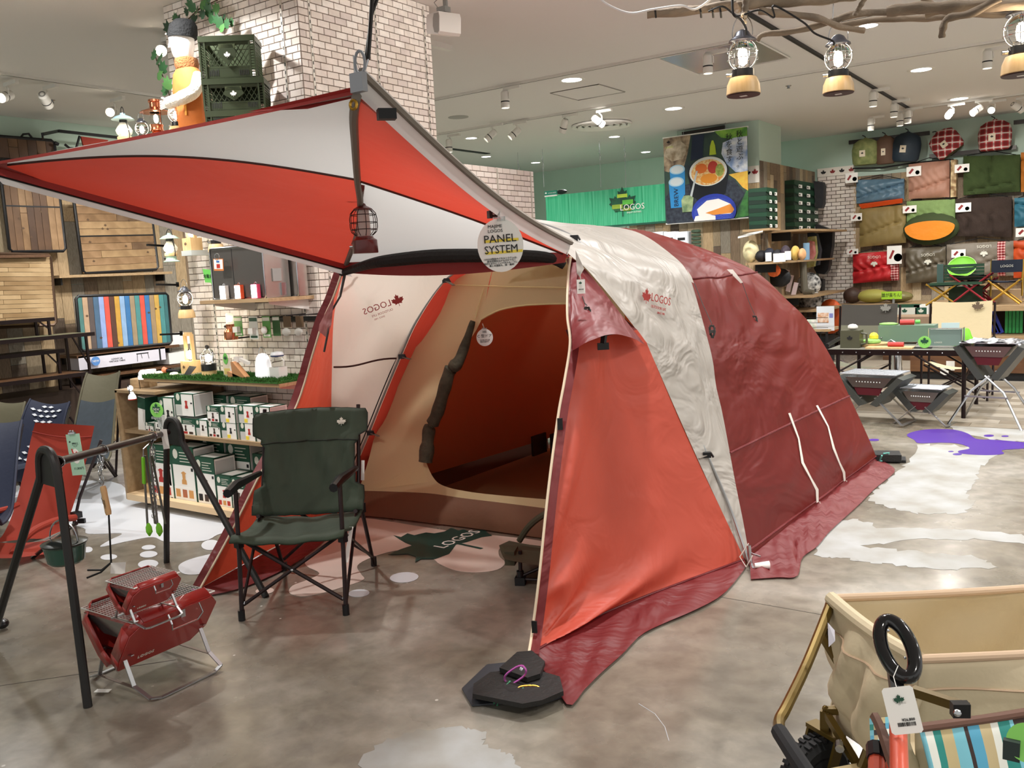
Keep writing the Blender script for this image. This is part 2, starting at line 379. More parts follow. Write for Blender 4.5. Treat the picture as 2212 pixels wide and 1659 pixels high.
# leaf trims on top of the brick
trim = mat('trim_band', 'ece6dc', .6); mar = mat('maroon_leaf', '8d2a2a', .6)
g = G().bb((-4.35, YW-.075, 2.83), (-3.75, YW-.06, 2.97)); P(wrb, 'leaf_trim', g, trim)
for i, x in enumerate((-4.25, -4.1, -3.95, -3.8)):
    g = G(); leaf(g, frame((x, YW-.076, 2.89), (1,0,0), (0,0,1)), .055); P(wrb, 'leaf_motif', g, mar if i % 2 else ink)
g = G().bb((-4.75, 12.88, 2.62), (XP, 12.9, 2.86)); P(wpa, 'leaf_trim', g, trim)
for i, x in enumerate((-4.7, -4.58, -4.47)):
    g = G(); leaf(g, frame((x, 12.879, 2.76), (1,0,0), (0,0,1)), .06); P(wpa, 'leaf_motif', g, ink if i % 2 else mar)
# vinyl wood flooring under the far tables
vin = mat('vinyl_planks', '8b8172', .45, c2='9c9384', vs=2.5, stretch=(1, 9, 1))
vr = S('trim_1', G().bb((-3.2, 8.45, 0), (3, 15.5, .004)), vin, kind='structure')
vmat = [mat('vinyl_plank_%s' % n, a, .45, c2=b_, vs=2.5, stretch=(1, 9, 1)) for n, a, b_ in (('grey','8d8374','9a9182'),('brown','7f7464','8d8272'),('sand','a0978a','aca394'))]
me = [G().box((0,0,0), (1,1,1)).mesh('plank', v_) for v_ in vmat]
for j in range(22):
    y = 8.45+j*.18; x = -3.2-rnd.uniform(0, .8)
    while x < 2.2:
        a, b_ = max(x, -3.2), min(x+1.2, 2.4); x += 1.2
        if b_-a > .1:
            q = bpy.data.objects.new('plank', rnd.choice(me)); COL.objects.link(q); q.parent = vr
            q.matrix_local = wm(vr).inverted() @ Matrix.Translation(((a+b_)/2, y+.09, .005)) @ Matrix.Diagonal((b_-a-.003, .177, .006, 1))
# ================================================================== the tent
def fabric(name, c, rough=.42, tl=.25, fold=1.0, fs=3.2, stretch=(1, 1, 1), coat=0, c2=None):
    """thin ripstop: sheen, some light let through, creases as fine relief"""
    m = bpy.data.materials.new(name); m.use_nodes = True; nt = m.node_tree; N = nt.nodes; L = nt.links; b = N['Principled BSDF']
    col = rgb(c); b.inputs['Base Color'].default_value = col; b.inputs['Roughness'].default_value = rough
    if coat: b.inputs['Coat Weight'].default_value = coat; b.inputs['Coat Roughness'].default_value = .3
    tc = N.new('ShaderNodeTexCoord'); mp = N.new('ShaderNodeMapping'); mp.inputs['Scale'].default_value = stretch; L.new(tc.outputs['Object'], mp.inputs[0])
    n1 = N.new('ShaderNodeTexNoise'); n1.inputs['Scale'].default_value = fs; n1.inputs['Detail'].default_value = 3; n1.inputs['Distortion'].default_value = 1.2; L.new(mp.outputs[0], n1.inputs['Vector'])
    v = N.new('ShaderNodeTexNoise'); v.inputs['Scale'].default_value = fs*2.3; v.inputs['Detail'].default_value = 2; v.noise_type = 'RIDGED_MULTIFRACTAL'; L.new(mp.outputs[0], v.inputs['Vector'])
    ad = N.new('ShaderNodeMath'); ad.operation = 'MULTIPLY_ADD'; L.new(v.outputs[0], ad.inputs[0]); ad.inputs[1].default_value = .12; L.new(n1.outputs[0], ad.inputs[2])
    u = N.new('ShaderNodeBump'); u.inputs['Strength'].default_value = min(1, .8*fold); u.inputs['Distance'].default_value = .05*fold; L.new(ad.outputs[0], u.inputs['Height']); L.new(u.outputs[0], b.inputs['Normal'])
    if tl:
        t = N.new('ShaderNodeBsdfTranslucent'); t.inputs[0].default_value = rgb(c2) if c2 else col; mx = N.new('ShaderNodeMixShader'); mx.inputs[0].default_value = tl
        L.new(b.outputs[0], mx.inputs[1]); L.new(t.outputs[0], mx.inputs[2]); L.new(mx.outputs[0], N['Material Output'].inputs[0])
    return m
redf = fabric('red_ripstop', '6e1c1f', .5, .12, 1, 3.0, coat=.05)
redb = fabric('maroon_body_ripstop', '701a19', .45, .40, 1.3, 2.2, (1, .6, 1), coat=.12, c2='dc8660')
redo = fabric('lit_orange_red_ripstop', 'd05a46', .45, .34, .7, 3, c2='e8583c')  # brighter copy of the tent red: light through the wings put into the colour
redl = fabric('canopy_backlit_wall_red', 'b04034', .5, .42, .5, 2.2, c2='c04434')
greyf = fabric('grey_white_ripstop', 'b3ada5', .42, .2, 1.1, 3.2, (1, 1, 1), coat=.2)
greyc = fabric('canopy_white_ripstop', 'c9c8c6', .5, .4, .4, 2.0, (1, 1, .6))
creamf = fabric('lit_band_ripstop', 'f0e6da', .5, .45, 1, 3)  # band cloth again, lightened: lamp light through it is put into the colour
yelf = fabric('cream_inner_cloth', 'ebddae', .65, .35, .5, 4, (1, 1, .5))
innr = fabric('inner_rust_cloth', 'bb8058', .7, .5, .3, 3)
brnf = fabric('brown_tub_cloth', '74503a', .6, .1, .5, 4, (1, .5, 1)); floorf = mat('tent_floor_cloth', '86694a', .7, bump=.3, bs=5)
mesh_k = mat('rolled_dark_mesh', '4a4638', .8, bump=.6, bs=60, var=.2, vs=30); beige = mat('beige_zip_tape', 'dccbb0', .6); webb = mat('grey_webbing', '7b736a', .7); dkseam = mat('dark_seam', '4a2c28', .7)
TC = -2.87
TL = Y(745, 578, 3.63); TR = Y(1235, 555, 3.63)
Wlab = 'large red and grey-white dome tent standing open on the shop floor'
tent = T('tent', 'large red dome tent with a grey-white band and raised canopy, standing on the shop floor', 'tent', (TC, 4.9, 0))
def curve(l, n=24): return cr([Y(*p) if len(p) == 3 else V((p[0], p[1], p[2])) for p in l], n)
def pl(a): return [Y(x, y, d) for x, y, d in a]
foot = Z(1608, 1208, .02)
# --- right wing
edgeR = cr(pl([(1235,555,3.63),(1229,610,3.55),(1228,682,3.45),(1234,741,3.38),(1222,822,3.28),(1208,900,3.2),(1187,1060,3.06),(1167,1250,2.93),(1153,1360,2.87)])+[Z(1145,1411,.05)], 60)
seamR = cr(pl([(1237,557,3.63),(1267,581,3.68),(1332,657,3.8),(1390,733,3.92),(1403,756,3.95),(1466,900,4.05),(1520,1020,4.13),(1562,1110,4.2)])+[foot], 60)
def wingpt(t, u):
    i = t*(len(edgeR)-1); j = min(int(i), len(edgeR)-2); k = i-j
    a = lerp(edgeR[j], edgeR[j+1], k); b = lerp(seamR[j], seamR[j+1], k)
    n = V((.86, -.5, .12)); p = lerp(a, b, u)
    p += n*(-.05*sin(pi*u)*(1-.3*t))                       # hollow between its two tight edges
    f = max(0, t-.55)/.45                                  # pleats gathering at the pegged corner
    ang = u
    w_ = p-edgeR[-1]; rr_ = w_.length; e_ = (edgeR[-8]-edgeR[-1]).normalized()
    ph = math.acos(max(-1, min(1, w_.dot(e_)/max(rr_, 1e-4)))); sm_ = max(0, min(1, (ph-.12)/.35))
    A_n = math.exp(-(rr_/1.15)**2)*min(1, rr_/.10)*sm_*max(0, 1-u**3)
    p += n*(.044*A_n*min(1, u/.12)*min(1, rr_/.35)*(sin(ph*24)+.35*sin(ph*41+1)))
    p += n*.006*sin(u*11+t*9)*(1-f)
    return p
NW, NU = 130, 64
t0 = .335
rows = [[wingpt(t0+(1-t0)*i/NW, j/NU) for j in range(NU+1)] for i in range(NW+1)]
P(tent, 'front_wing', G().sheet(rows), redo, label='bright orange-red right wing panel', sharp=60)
# maroon vent cover above it, dark vent below the cover
ev = [wingpt(i/12*t0*1.0, 0) for i in range(13)]; sv = [wingpt(i/12*t0*1.0, 1) for i in range(13)]
low = cr(pl([(1237,757,3.3),(1270,737,3.32),(1312,723,3.45),(1352,727,3.62),(1393,744,3.88)]), 21)
topv = [lerp(wingpt(0, 0), wingpt(0, 1), j/20) for j in range(21)]
rows = []
for i in range(15):
    t = i/14; r = []
    for j in range(21):
        u = j/20; a = wingpt(t0*t*.96, u); q = lerp(topv[j], low[j], t); s_ = t**1.3
        r.append(lerp(a, q, s_)+V((.86,-.5,.1))*(.02*sin(pi*u)*t + .004*sin(u*25+t*6)))
    rows.append(r)
P(tent, 'vent_cover', G().sheet(rows), redf, label='maroon arched vent cover', sharp=60)
rows = [[lerp(wingpt(t0*.85, j/20)-V((.86,-.5,0))*.05, wingpt(t0, j/20), i/4) for j in range(21)] for i in range(5)]
P(tent, 'vent_mesh', G().sheet(rows), mat('dark_red_mesh', '5c1a14', .8), sharp=60)
c_ = Y(1303, 748, 3.45); P(tent, 'vent_prop', G().box(c_, (.05, .02, .03), rz=.6).bar(c_+V((0,0,.01)), c_+V((.0,.02,.07)), .02), black)
# zip tape edge and hem
P(tent, 'zip_tape', G().tube([p+V((-.004,-.004,0)) for p in edgeR], .006, 6), beige)
P(tent, 'wing_seam_strip', G().sheet([[p, p+V((.028, .02, 0))+V((.006,-.008,0))] for p in edgeR[2:]]), redf)
# skirt of the right wing: lies on the floor
sk_in = [wingpt(1, j/30) for j in range(31)]
sk_out = cr([Z(*p, .012) for p in ((1160,1425),(1196,1478),(1230,1524),(1262,1490),(1300,1452),(1345,1412),(1384,1372),(1430,1348),(1500,1318),(1560,1285),(1600,1240),(1612,1222))], 31)
rows = []
for i in range(31):
    a = sk_in[i]; b_ = sk_out[i]; rows.append([lerp(a, b_, t)+V((0,0,.007*sin(i*1.1+t*4)*sin(pi*t))) - V((0,0,max(0, lerp(a,b_,t).z-.012)*t*0)) for t in [k/8 for k in range(9)]])
P(tent, 'mud_skirt', G().sheet(rows), redf, sharp=60)
P(tent, 'hem_cord', G().tube([p+V((.002,-.004,.003)) for p in sk_in], .005, 6), redf)
for (x, y, d) in ((1213, 915, 3.185), (1158, 1352, 2.865)):
    c_ = Y(x, y, d); P(tent, 'hook_patch', G().box(c_+V((0,-.012,0)), (.022, .008, .05), rz=.3), black)
# --- grey-white band over the arch
stA = seamR[::-1]+[]
apF = V((TC, 4.0, 1.84))
topF = cr([TR, Y(1200, 520, 3.75), Y(1172, 490, 3.85), V((-2.72, 3.95, 1.835)), apF], 16)
stB = cr([Z(1620, 1210, .02)]+pl([(1606,1130,4.32),(1588,1040,4.38),(1562,900,4.5),(1547,834,4.56),(1539,776,4.63),(1522,708,4.75),(1496,617,4.9),(1481,581,5.0),(1458,556,5.1),(1408,518,5.3),(1372,500,5.42)])+[V((TC, 5.5, 1.8))], 75)
A_ = cr(stA[::3]+topF[1:], 75)
def bnd(u, t): return V((.7,-.3,.5))*(.008*sin(u*60+t*4)*sin(pi*t)*(.4 if u < .4 else 1.0)+.006*sin(u*23-t*9)*sin(pi*t))
P(tent, 'grey_band', G().sheet(fan(A_, stB, 14, bnd)), greyf, label='grey-white arch band', sharp=60)
mir = lambda p: V((2*TC-p[0], p[1], p[2]))
# --- left wing (seen from inside) and left side of the band
seamL = cr(pl([(745,580,3.63),(729,640,3.75),(720,700,3.82),(717,800,3.9),(716,900,3.96),(722,1000,4.02)])+[Z(738,1105,.02)], 40)
edgeL = cr(pl([(742,582,3.61),(722,640,3.57),(700,690,3.54),(678,760,3.50),(640,880,3.42),(560,1030,3.12),(500,1150,2.9)])+[Z(434,1270,.03)], 40)
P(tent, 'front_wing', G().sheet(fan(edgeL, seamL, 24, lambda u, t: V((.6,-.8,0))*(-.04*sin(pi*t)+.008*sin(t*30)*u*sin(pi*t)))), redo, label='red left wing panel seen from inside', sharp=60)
P(tent, 'zip_tape', G().tube([p+V((.002,-.006,0)) for p in edgeL], .006, 6), beige)
outL = [p+V((-.05, -.02, 0)) for p in edgeL]
P(tent, 'wing_seam_strip', G().sheet([[p, q] for p, q in zip(edgeL, outL)]), redf)
skl = cr([Z(438,1288,.01), Z(500,1276,.01), Z(560,1255,.01), Z(640,1215,.01), Z(705,1165,.01), Z(742,1118,.01)], 20)
P(tent, 'mud_skirt', G().sheet([[lerp(edgeL[-1], seamL[-1], i/19), skl[i]] for i in range(20)]), redf)
stBL = cr(pl([(1038,560,4.5),(965,605,4.38),(905,690,4.3),(868,770,4.26),(830,860,4.22),(800,935,4.2),(770,1010,4.17)])+[Z(748,1100,.02)], 60)
poleL = stBL
topFL = cr([apF, mir((-2.72, 3.95, 1.835)), V((-3.05, 3.8, 1.77)), V((-3.3, 3.7, 1.68)), TL], 16)
left_front = cr(topFL+seamL[1::2], 60)
lb = cr([V((TC, 5.2, 1.81)), V((-3.0, 4.8, 1.75))]+stBL, 60)
P(tent, 'grey_band', G().sheet(fan(left_front, lb, 14, lambda u, t: V((.4,-.9,.2))*(.012*sin(u*20+t*8)*sin(pi*t)))), creamf, label='cream-lit inside of the grey-white band', sharp=60)
P(tent, 'seam_tape', G().tube([Y(721+135*i/10, 793-18*i/10+3*sin(i*.6), 3.80+.40*i/10) for i in range(11)], .006, 5), dkseam)
# --- body
bC = cr([Z(1893, 990, .03)]+pl([(1880,955,6.58),(1832,850,6.55),(1790,762,6.5),(1742,690,6.45),(1700,648,6.4),(1640,592,6.3),(1570,557,6.15),(1500,530,6.05)])+[V((TC, 6.0, 1.775))], 75)
B_ = stB
def bodyb(u, t): return V((.8,-.2,.4))*(.05*sin(pi*t)*sin(pi*min(1, u*1.2))*.4+.01*sin(u*31+t*14)*sin(pi*t)+.006*sin(u*70-t*25)*sin(pi*t))
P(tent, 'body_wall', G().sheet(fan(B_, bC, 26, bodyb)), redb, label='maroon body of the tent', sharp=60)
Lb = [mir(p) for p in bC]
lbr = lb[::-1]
P(tent, 'body_wall', G().sheet(fan(lbr, Lb, 12)), redl, sharp=60)  # backlight on this wall put into the colour by the brighter red cloth
rear = G(); ctr = V((TC, 7.1, .7)); full = bC+Lb[::-1]; rear.sheet([[p, lerp(p, ctr, .45)+V((0,.1,0)), ctr] for p in full]); P(tent, 'rear_wall', rear, redb, sharp=60)
# welded seams
def onb(u, t):
    r = fan(B_, bC, 26, bodyb); 
BR = fan(B_, bC, 26, bodyb)
def bp(u, t, o=.006):
    i = u*74; j = t*26; i0, j0 = min(int(i), 73), min(int(j), 25); a, b_ = i-i0, j-j0
    p = lerp(lerp(BR[i0][j0], BR[i0][j0+1], b_), lerp(BR[i0+1][j0], BR[i0+1][j0+1], b_), a)
    return p+V((.85,-.35,.35))*o
def seamline(u0, u1, r=.006):
    return G().tube([bp(u0+(u1-u0)*k/24, k/24, .003) for k in range(25)], r, 6)
def uat(py, crv):   # parameter of the point of a curve that shows at a given height of the picture
    best = min(range(len(crv)), key=lambda i: abs(prj(crv[i])[1]-py)); return best/(len(crv)-1)
def prj(p): q = MC @ (V(p)-CP); return (1106+FPX*q.x/q.z, 829.5+FPX*q.y/q.z)
for a, b_ in ((975, 850), (600, 590), (1185, 985)):
    P(tent, 'welded_seam', seamline(uat(a, B_), uat(b_, bC)), redf)
# ventilation straps, guy lines
strap = mat('light_strap', 'cfc9c0', .6)
def strapline(pts, w=.022):
    q = [bp(*p) for p in pts]; g = G(); g.sheet([[a+V((-.3,-.9,0)).normalized()*w/2*k, a-V((-.3,-.9,0)).normalized()*w/2*k] for a, k in zip(q, (1, .7, 1.1, .8, 1.3, 1))]); return g
for t in (.42, .66):
    u0 = (uat(930, B_)*(1-t)+uat(860, bC)*t); u1 = max(.02, u0-.21)
    P(tent, 'hanging_strap', strapline([(u0-(u0-u1)*k/5, t+.02*k/5+.012*sin(k*2), .012) for k in range(6)]), strap)
    e = bp(u1, t+.02, .02); P(tent, 'strap_cord', G().tube([e, e+V((.02,-.02,-.06)), e+V((.03,0,-.1)), e+V((0,.01,-.04))], .0022, 5), strap)
gcord = mat('dark_guy_cord', '3c3a38', .8)
def guy(a, b_, coil=.06):
    g = G().tube([a, lerp(a, b_, .5)+V((0,0,-.01)), b_], .0022, 5); r = random.Random(3)
    for k in range(9): g.tube([b_+V((.008*cos(q_)*1.6+r.uniform(-.006,.006), .006*sin(q_*2), -.01-coil*.5+coil*.55*sin(q_)+r.uniform(-.004,.004))) for q_ in [2*pi*j/10 for j in range(10)]], .003, 5, closed=True)
    g.box(b_+V((0,0,-.04)), (.024, .022, .016)); return g
P(tent, 'guy_line_bundle', guy(Y(1500,612,4.75), Y(1538,700,4.55)), gcord)
P(tent, 'guy_line_bundle', guy(Y(1603,610,5.6), Y(1630,680,5.5)), gcord)
P(tent, 'guy_line_bundle', guy(Y(1258,640,3.55), Y(1268,660,3.5)), gcord)
P(tent, 'guy_loop', G().poly([Y(1570,582,5.62), Y(1583,582,5.62), Y(1605,610,5.58), Y(1600,612,5.58)]), strap)
P(tent, 'guy_loop', G().poly([Y(1243,540,3.6), Y(1262,580,3.58), Y(1252,598,3.58), Y(1246,590,3.58)]), greyf)
P(tent, 'guy_loop', G().poly([Y(1484,582,4.86), Y(1494,598,4.8), Y(1499,612,4.78), Y(1492,608,4.8)]), strap)
# body skirt on the floor
so = cr([Z(*p, .01) for p in ((1622,1251),(1680,1247),(1722,1244),(1733,1205),(1765,1180),(1795,1145),(1850,1095),(1890,1055),(1933,1018),(1915,1000),(1898,990))], 40)
si = [bp(.0, k/39, -.002) for k in range(40)]
P(tent, 'mud_skirt', G().sheet([[lerp(a, b_, t/6)+V((0,0,.014*sin(i*2.1+t)*sin(pi*t/6)+.02*(1-t/6))) for t in range(7)] for i, (a, b_) in enumerate(zip(si, so))]), redf, sharp=60)
# poles
polep = [Y(1155,480,4.02)]+pl([(1198,493,4.02),(1240,514,4.02),(1292,562,4.04),(1350,650,4.08),(1410,740,4.12),(1470,862,4.16),(1527,982,4.2),(1578,1100,4.24)])+[Z(1618,1216,.03)]
P(tent, 'arch_pole', G().tube(cr([mir((-2.72, 3.98, 1.87)), V((TC+.03, 3.99, 1.885))]+polep, 60), .0075, 8), alu, label='outer aluminium arch pole')
P(tent, 'arch_pole', G().tube([p+V((.01,-.03,0)) for p in cr([V((TC, 4.6, 1.76))]+poleL, 50)], .0075, 8), alu, label='inner aluminium arch pole')
P(tent, 'sleeve_cord', G().tube([p+V((-.012,-.035,0)) for p in cr(poleL, 50)], .004, 6), black)
def clip(p, q):
    g = G().box(p, (.04, .03, .028), rz=.5).bar(p+V((.02,0,.012)), p+V((.035,0,-.012)), .008); h = G().bar(p, q, .022, .004)
    P(tent, 'pole_clip', g, blackp); P(tent, 'clip_webbing', h, webb)
for a, b_ in (((1240,514,4.0),(1228,540,3.95)), ((1410,740,4.1),(1392,744,4.05)), ((1527,982,4.18),(1508,990,4.12)), ((963,606,4.33),(980,616,4.3)), ((868,770,4.22),(886,776,4.22)), ((800,935,4.16),(818,942,4.16))): clip(Y(*a), Y(*b_))
fb = Z(1622, 1216, .03)
P(tent, 'foot_fitting', G().cyl(fb+V((0,0,-.02)), fb+V((-.01,0,.09)), .011).bar(fb, fb+V((.03,-.05,-.01)), .01).bar(fb+V((0,0,.05)), fb+V((.05,0,.04)), .008), steel)
P(tent, 'foot_cord', G().tube([fb+V((-.01,0,.1)), fb+V((-.05,-.02,.03)), fb+V((-.01,-.04,-.01)), fb+V((.02,-.03,.05))], .003), strap)
P(tent, 'foot_peg', G().cyl(fb+V((.03,-.03,0)), fb+V((.09,.01,.0)), .012, r2=.02), white)
# --- hood between canopy line and band
P(tent, 'front_hood', G().sheet([[lerp(TL, TR, i/20)+V((0,-.0,-.0)), lerp(lerp(TL, TR, i/20), (topFL[::-1]+topF[::-1][1:])[round(i/20*30)] if 0 else cr([TL, V((-3.3,3.7,1.7)), apF+V((0,-.05,0)), V((-2.45,3.75,1.72)), TR], 21)[i], 1)] for i in range(21)]), redf, sharp=60)
hd = [Y(1095, 466, 3.9), Y(1152, 474, 3.95), Y(1180, 505, 3.85), Y(1225, 548, 3.66), Y(1190, 540, 3.66), Y(1140, 500, 3.8)]
P(tent, 'hood_flap', G().poly(hd), redf)
# --- inner cabin
def IP(x, y): return PLN(x, y, (0, 4.16, 0), (0, 1, -.2))
ILp = [(1062,566),(1010,590),(978,613),(954,670),(916,730),(878,776),(854,852),(832,906),(810,941),(797,990),(775,1060)]
DLp = [(1068,567),(1056,612),(1040,690),(1012,740),(985,790),(972,825),(950,880),(942,915),(930,955),(921,1000),(924,1042)]
P(tent, 'inner_cabin_front', G().sheet(fan(cr([IP(*p) for p in ILp], 30), cr([IP(*p) for p in DLp], 30), 8, lambda u, t: V((0,-1,0))*.008*sin(u*18+t*3)*sin(pi*t))), yelf, label='cream front wall of the inner cabin', sharp=60)
P(tent, 'inner_cabin_front', G().sheet(fan([IP(1068+202*i/11, 567-11*i/11) for i in range(12)], [IP(p[0], p[1]) for p in cr([(1040,690,0),(1062,678,0),(1090,667,0),(1150,658,0),(1270,655,0)], 12)], 5)), yelf)
P(tent, 'inner_cabin_front', G().poly([IP(*p) for p in ((1100,606),(1185,560),(1270,556),(1270,590),(1100,612))]), yelf)
P(tent, 'inner_cabin_front', G().sheet(fan([IP(p[0], p[1]) for p in cr([(921,1000,0),(935,1030,0),(955,1048,0),(1000,1060,0),(1080,1070,0),(1270,1086,0)], 24)], [IP(p[0], p[1]) for p in cr([(775,1060,0),(850,1062,0),(930,1066,0),(1000,1076,0),(1100,1088,0),(1270,1110,0)], 24)], 4)), yelf)
P(tent, 'inner_cabin_front', G().poly([IP(*p) for p in ((1262,560),(1330,560),(1420,1130),(1270,1110),(1255,900))]), yelf)
P(tent, 'seam_tape', G().tube([IP(978,615)+V((0,-.01,0)), IP(1100,619)+V((0,-.012,0)), IP(1262,622)+V((0,-.01,0))], .004, 5).tube([IP(1047,622)+V((0,-.012,0)), IP(1036,660)+V((0,-.012,0)), IP(1028,688)+V((0,-.012,0))], .004, 5), mat('pale_yellow_tape', 'e8d7a0', .6))
P(tent, 'seam_tape', G().tube([IP(p[0], p[1])+V((0,-.006,0)) for p in cr([(1040,690,0),(1062,678,0),(1090,667,0),(1150,658,0),(1270,655,0)], 12)], .005, 5), mat('pale_yellow_tape', 'e8d7a0'))
bt = [IP(775,1060), IP(850,1062), IP(930,1066), IP(1000,1076), IP(1100,1088), IP(1270,1110)]
bb_ = [Z(775,1113,.012), Z(850,1120,.012), Z(930,1130,.012), Z(1000,1138,.012), Z(1100,1152,.012), Z(1270,1176,.012)]
P(tent, 'ground_tub', G().sheet(fan(cr(bt, 20), cr(bb_, 20), 5, lambda u, t: V((0,-1,0))*.02*sin(pi*t))), brnf)
# cabin tunnel
prof = [(-4.02, .16), (-3.84, .5), (-3.53, 1.0), (-3.2, 1.38), (-3.02, 1.6), (-2.87, 1.68), (-2.59, 1.62), (-2.25, 1.38), (-1.96, 1.0), (-1.74, .5), (-1.68, .16)]
rows = []
for k in range(9):
    s_ = 1-.012*k; rows.append([V((TC+(x-TC)*s_, (4.19+.2*z)*(1-k/8)+6.28*k/8, z*(1-.01*k))) for x, z in prof])
P(tent, 'inner_cabin_wall', G().sheet(rows), innr, sharp=60)
P(tent, 'inner_cabin_back', G().poly([p+V((0,.02,0)) for p in rows[-1]]+[V((-1.72, 6.3, 0.02)), V((-3.98, 6.3, .02))]), innr)
P(tent, 'cabin_floor', G().bb((-4.1, 4.2, .004), (-1.66, 6.32, .02)), floorf)
P(tent, 'tub_side', G().bb((-4.06, 4.25, .02), (-4.03, 6.3, .17)), mat('dark_tub_side', '4a2c1f', .7))
for i in (0, 1):
    q = Z(1165+i*40, 970-i*5, .1); P(tent, 'storage_pocket', G().box(q+V((0,.0,.04)), (.02, .2, .16)), mat('dark_pocket_mesh', '2a1a14', .8))
# rolled door
rp = cr([IP(x, y)+V((0,-.05,0)) for x, y in ((1032,692),(1020,730),(1003,775),(989,792),(982,800),(970,840),(957,885),(945,912),(938,925),(934,960),(930,995))], 44)
rr = []
for i in range(44):
    q = i/43; r_ = .016+.024*min(1, q*4)*1.0
    if abs(q-.33) < .02 or abs(q-.735) < .02: r_ *= .6
    if q > .9: r_ *= 1.15
    rr.append(r_*(1+.06*sin(i*1.3)))
P(tent, 'rolled_door', G().tube(rp, rr, 12), mesh_k, label='olive-grey rolled mesh door', sharp=60)
for k in (14, 32):
    d = (rp[k+1]-rp[k-1]).normalized()
    P(tent, 'door_tie', G().cyl(rp[k]-d*.02, rp[k]-d*.008, .024).cyl(rp[k]+d*.004, rp[k]+d*.014, .024), mat('pale_yellow_tape', 'e8d7a0'))
# logos on the band
def flatframe(p, ux, uy): return frame(p, ux, uy)
def logo(root, p, ux, uy, s, m, small=True):
    f = frame(p, ux, uy); g = G(); leaf(g, f, s*.55); P(root, 'leaf_emblem', g, m)
    txt(root, 'LOGOS', s*.62, f @ Matrix.Translation((s*1.5, s*.12, .001)), m, 'brand_lettering')
    if small: txt(root, 'OUTDOOR LIFE', s*.22, f @ Matrix.Translation((s*1.3, -s*.36, .001)), m, 'small_lettering'); txt(root, 'SINCE 1985', s*.16, f @ Matrix.Translation((s*1.6, -s*.62, .001)), m, 'small_lettering')
BD = fan(A_, stB, 14, bnd)
def onband(x, y, off=.012):
    best = None
    for r in BD:
        for p in r:
            q = prj(p); d = hypot(q[0]-x, q[1]-y)
            if best is None or d < best[0]: best = (d, p)
    return Y(x, y, best[1].y-off)
a, b_, c_ = onband(1400, 640), onband(1455, 655), onband(1402, 660)
logo(tent, onband(1396, 644, .03), b_-a, V((0,0,1)), .095, mat('red_brand_print', 'b03a36', .5))
a, b_ = Y(860, 652, 3.93), Y(815, 668, 3.86)
logo(tent, Y(860, 652, 3.93), b_-a, V((.1,-.05,1)), .085, mat('red_brand_print', 'b03a36'))
# ================================================================== the raised canopy
Bc = Y(770, 203, 1.82); Ac = Y(-22, 358, 1.84)
canopy = tent
seam = [Bc, Y(764,250,2.02), Y(767,313,2.35), Y(772,388,2.72), Y(778,440,2.98), Y(772,500,3.28), TL+V((.04,-.03,.02))]
sm = cr(seam, 31); k0 = 15
def sag(u, t): return V((0,0,1))*(-.05*sin(pi*u)*(.4+.6*sin(pi*t)))
def tri(A, pts, n=26, f=None):
    return [[lerp(A, p, i/n)+(f(i/n, j/(len(pts)-1)) if f else V((0,0,0))) for j, p in enumerate(pts)] for i in range(n+1)]
def sg(u, t): return V((0,0,1))*(.085*sin(pi*u)*sin(pi*(t*.9+.1))-.035*sin(pi*u)*(1-t)+.004*sin(t*30)*u)
P(tent, 'canopy_panel', G().sheet([[r[j] for j in range(k0+1)] for r in tri(Ac, sm, 26, sg)]), greyc, label='white-grey left half of the canopy', sharp=60)
P(tent, 'canopy_panel', G().sheet([[r[j] for j in range(k0, 31)] for r in tri(Ac, sm, 26, sg)]), redl, label='red left half of the canopy', sharp=60)
TRc = TR+V((-.01,-.02,.01))
def sg2(u, t): return V((0,0,1))*(-.055*sin(pi*u)*(1-t)**1.5+.03*sin(pi*u)*sin(pi*t))
P(tent, 'canopy_panel', G().sheet([[r[j] for j in range(k0+1)] for r in tri(TRc, sm, 26, sg2)]), redl, label='red right half of the canopy', sharp=60)
P(tent, 'canopy_panel', G().sheet([[r[j] for j in range(k0, 31)] for r in tri(TRc, sm, 26, sg2)]), greyc, label='white-grey right half of the canopy', sharp=60)
P(tent, 'canopy_seam', G().tube([p+V((0,0,-.006)) for p in sm], .014, 6), webb)
for A_pt, f_ in ((Ac, sg), (TRc, sg2)):
    P(tent, 'canopy_seam', G().tube([lerp(A_pt, sm[k0], i/20)+f_(i/20, .5)+V((0,0,-.004)) for i in range(21)], .005, 5), dkseam)
def edge(a, b_, f, j, n=26): return [lerp(a, b_, i/n)+f(i/n, j) for i in range(n+1)]
eAB = edge(Ac, Bc, sg, 0); eAT = edge(Ac, sm[-1], sg, 1); eRB = edge(TRc, Bc, sg2, 0); eRT = edge(TRc, sm[-1], sg2, 1)
mdark = fabric('maroon_edge_cloth', '8e2a26', .5, .15, .5)
def strip(e, off, name, m, r=None): P(tent, name, G().sheet([[p, p+V(off)] for p in e]), m, sharp=60)
strip(eAB, (-.004, .01, .014), 'canopy_edge', mdark)
strip(eAT, (0, .01, -.035), 'canopy_edge', mdark); strip([p+V((0,.012,-.035)) for p in eAT], (0, .03, -.035), 'canopy_edge_flap', greyc)
P(tent, 'edge_cord', G().tube([p+V((0,.014,-.035)) for p in eAT], .004, 5), black)
strip(eRB, (.02, .0, .05), 'canopy_edge_flap', greyc); P(tent, 'canopy_edge', G().tube([p+V((.022,0,.055)) for p in eRB], .012, 6), webb)
P(tent, 'canopy_corner_patch', G().sheet([[lerp(Ac, Bc, 1-.0*k), ] for k in range(1)]) if 0 else G().poly([Bc+V((0,0,.02)), lerp(Bc, Ac, .22)+V((0,0,.01)), lerp(Bc, Ac, .1)+V((0,.01,-.012)), lerp(Bc, sm[2], .5), lerp(Bc, TRc, .1)]), mdark)
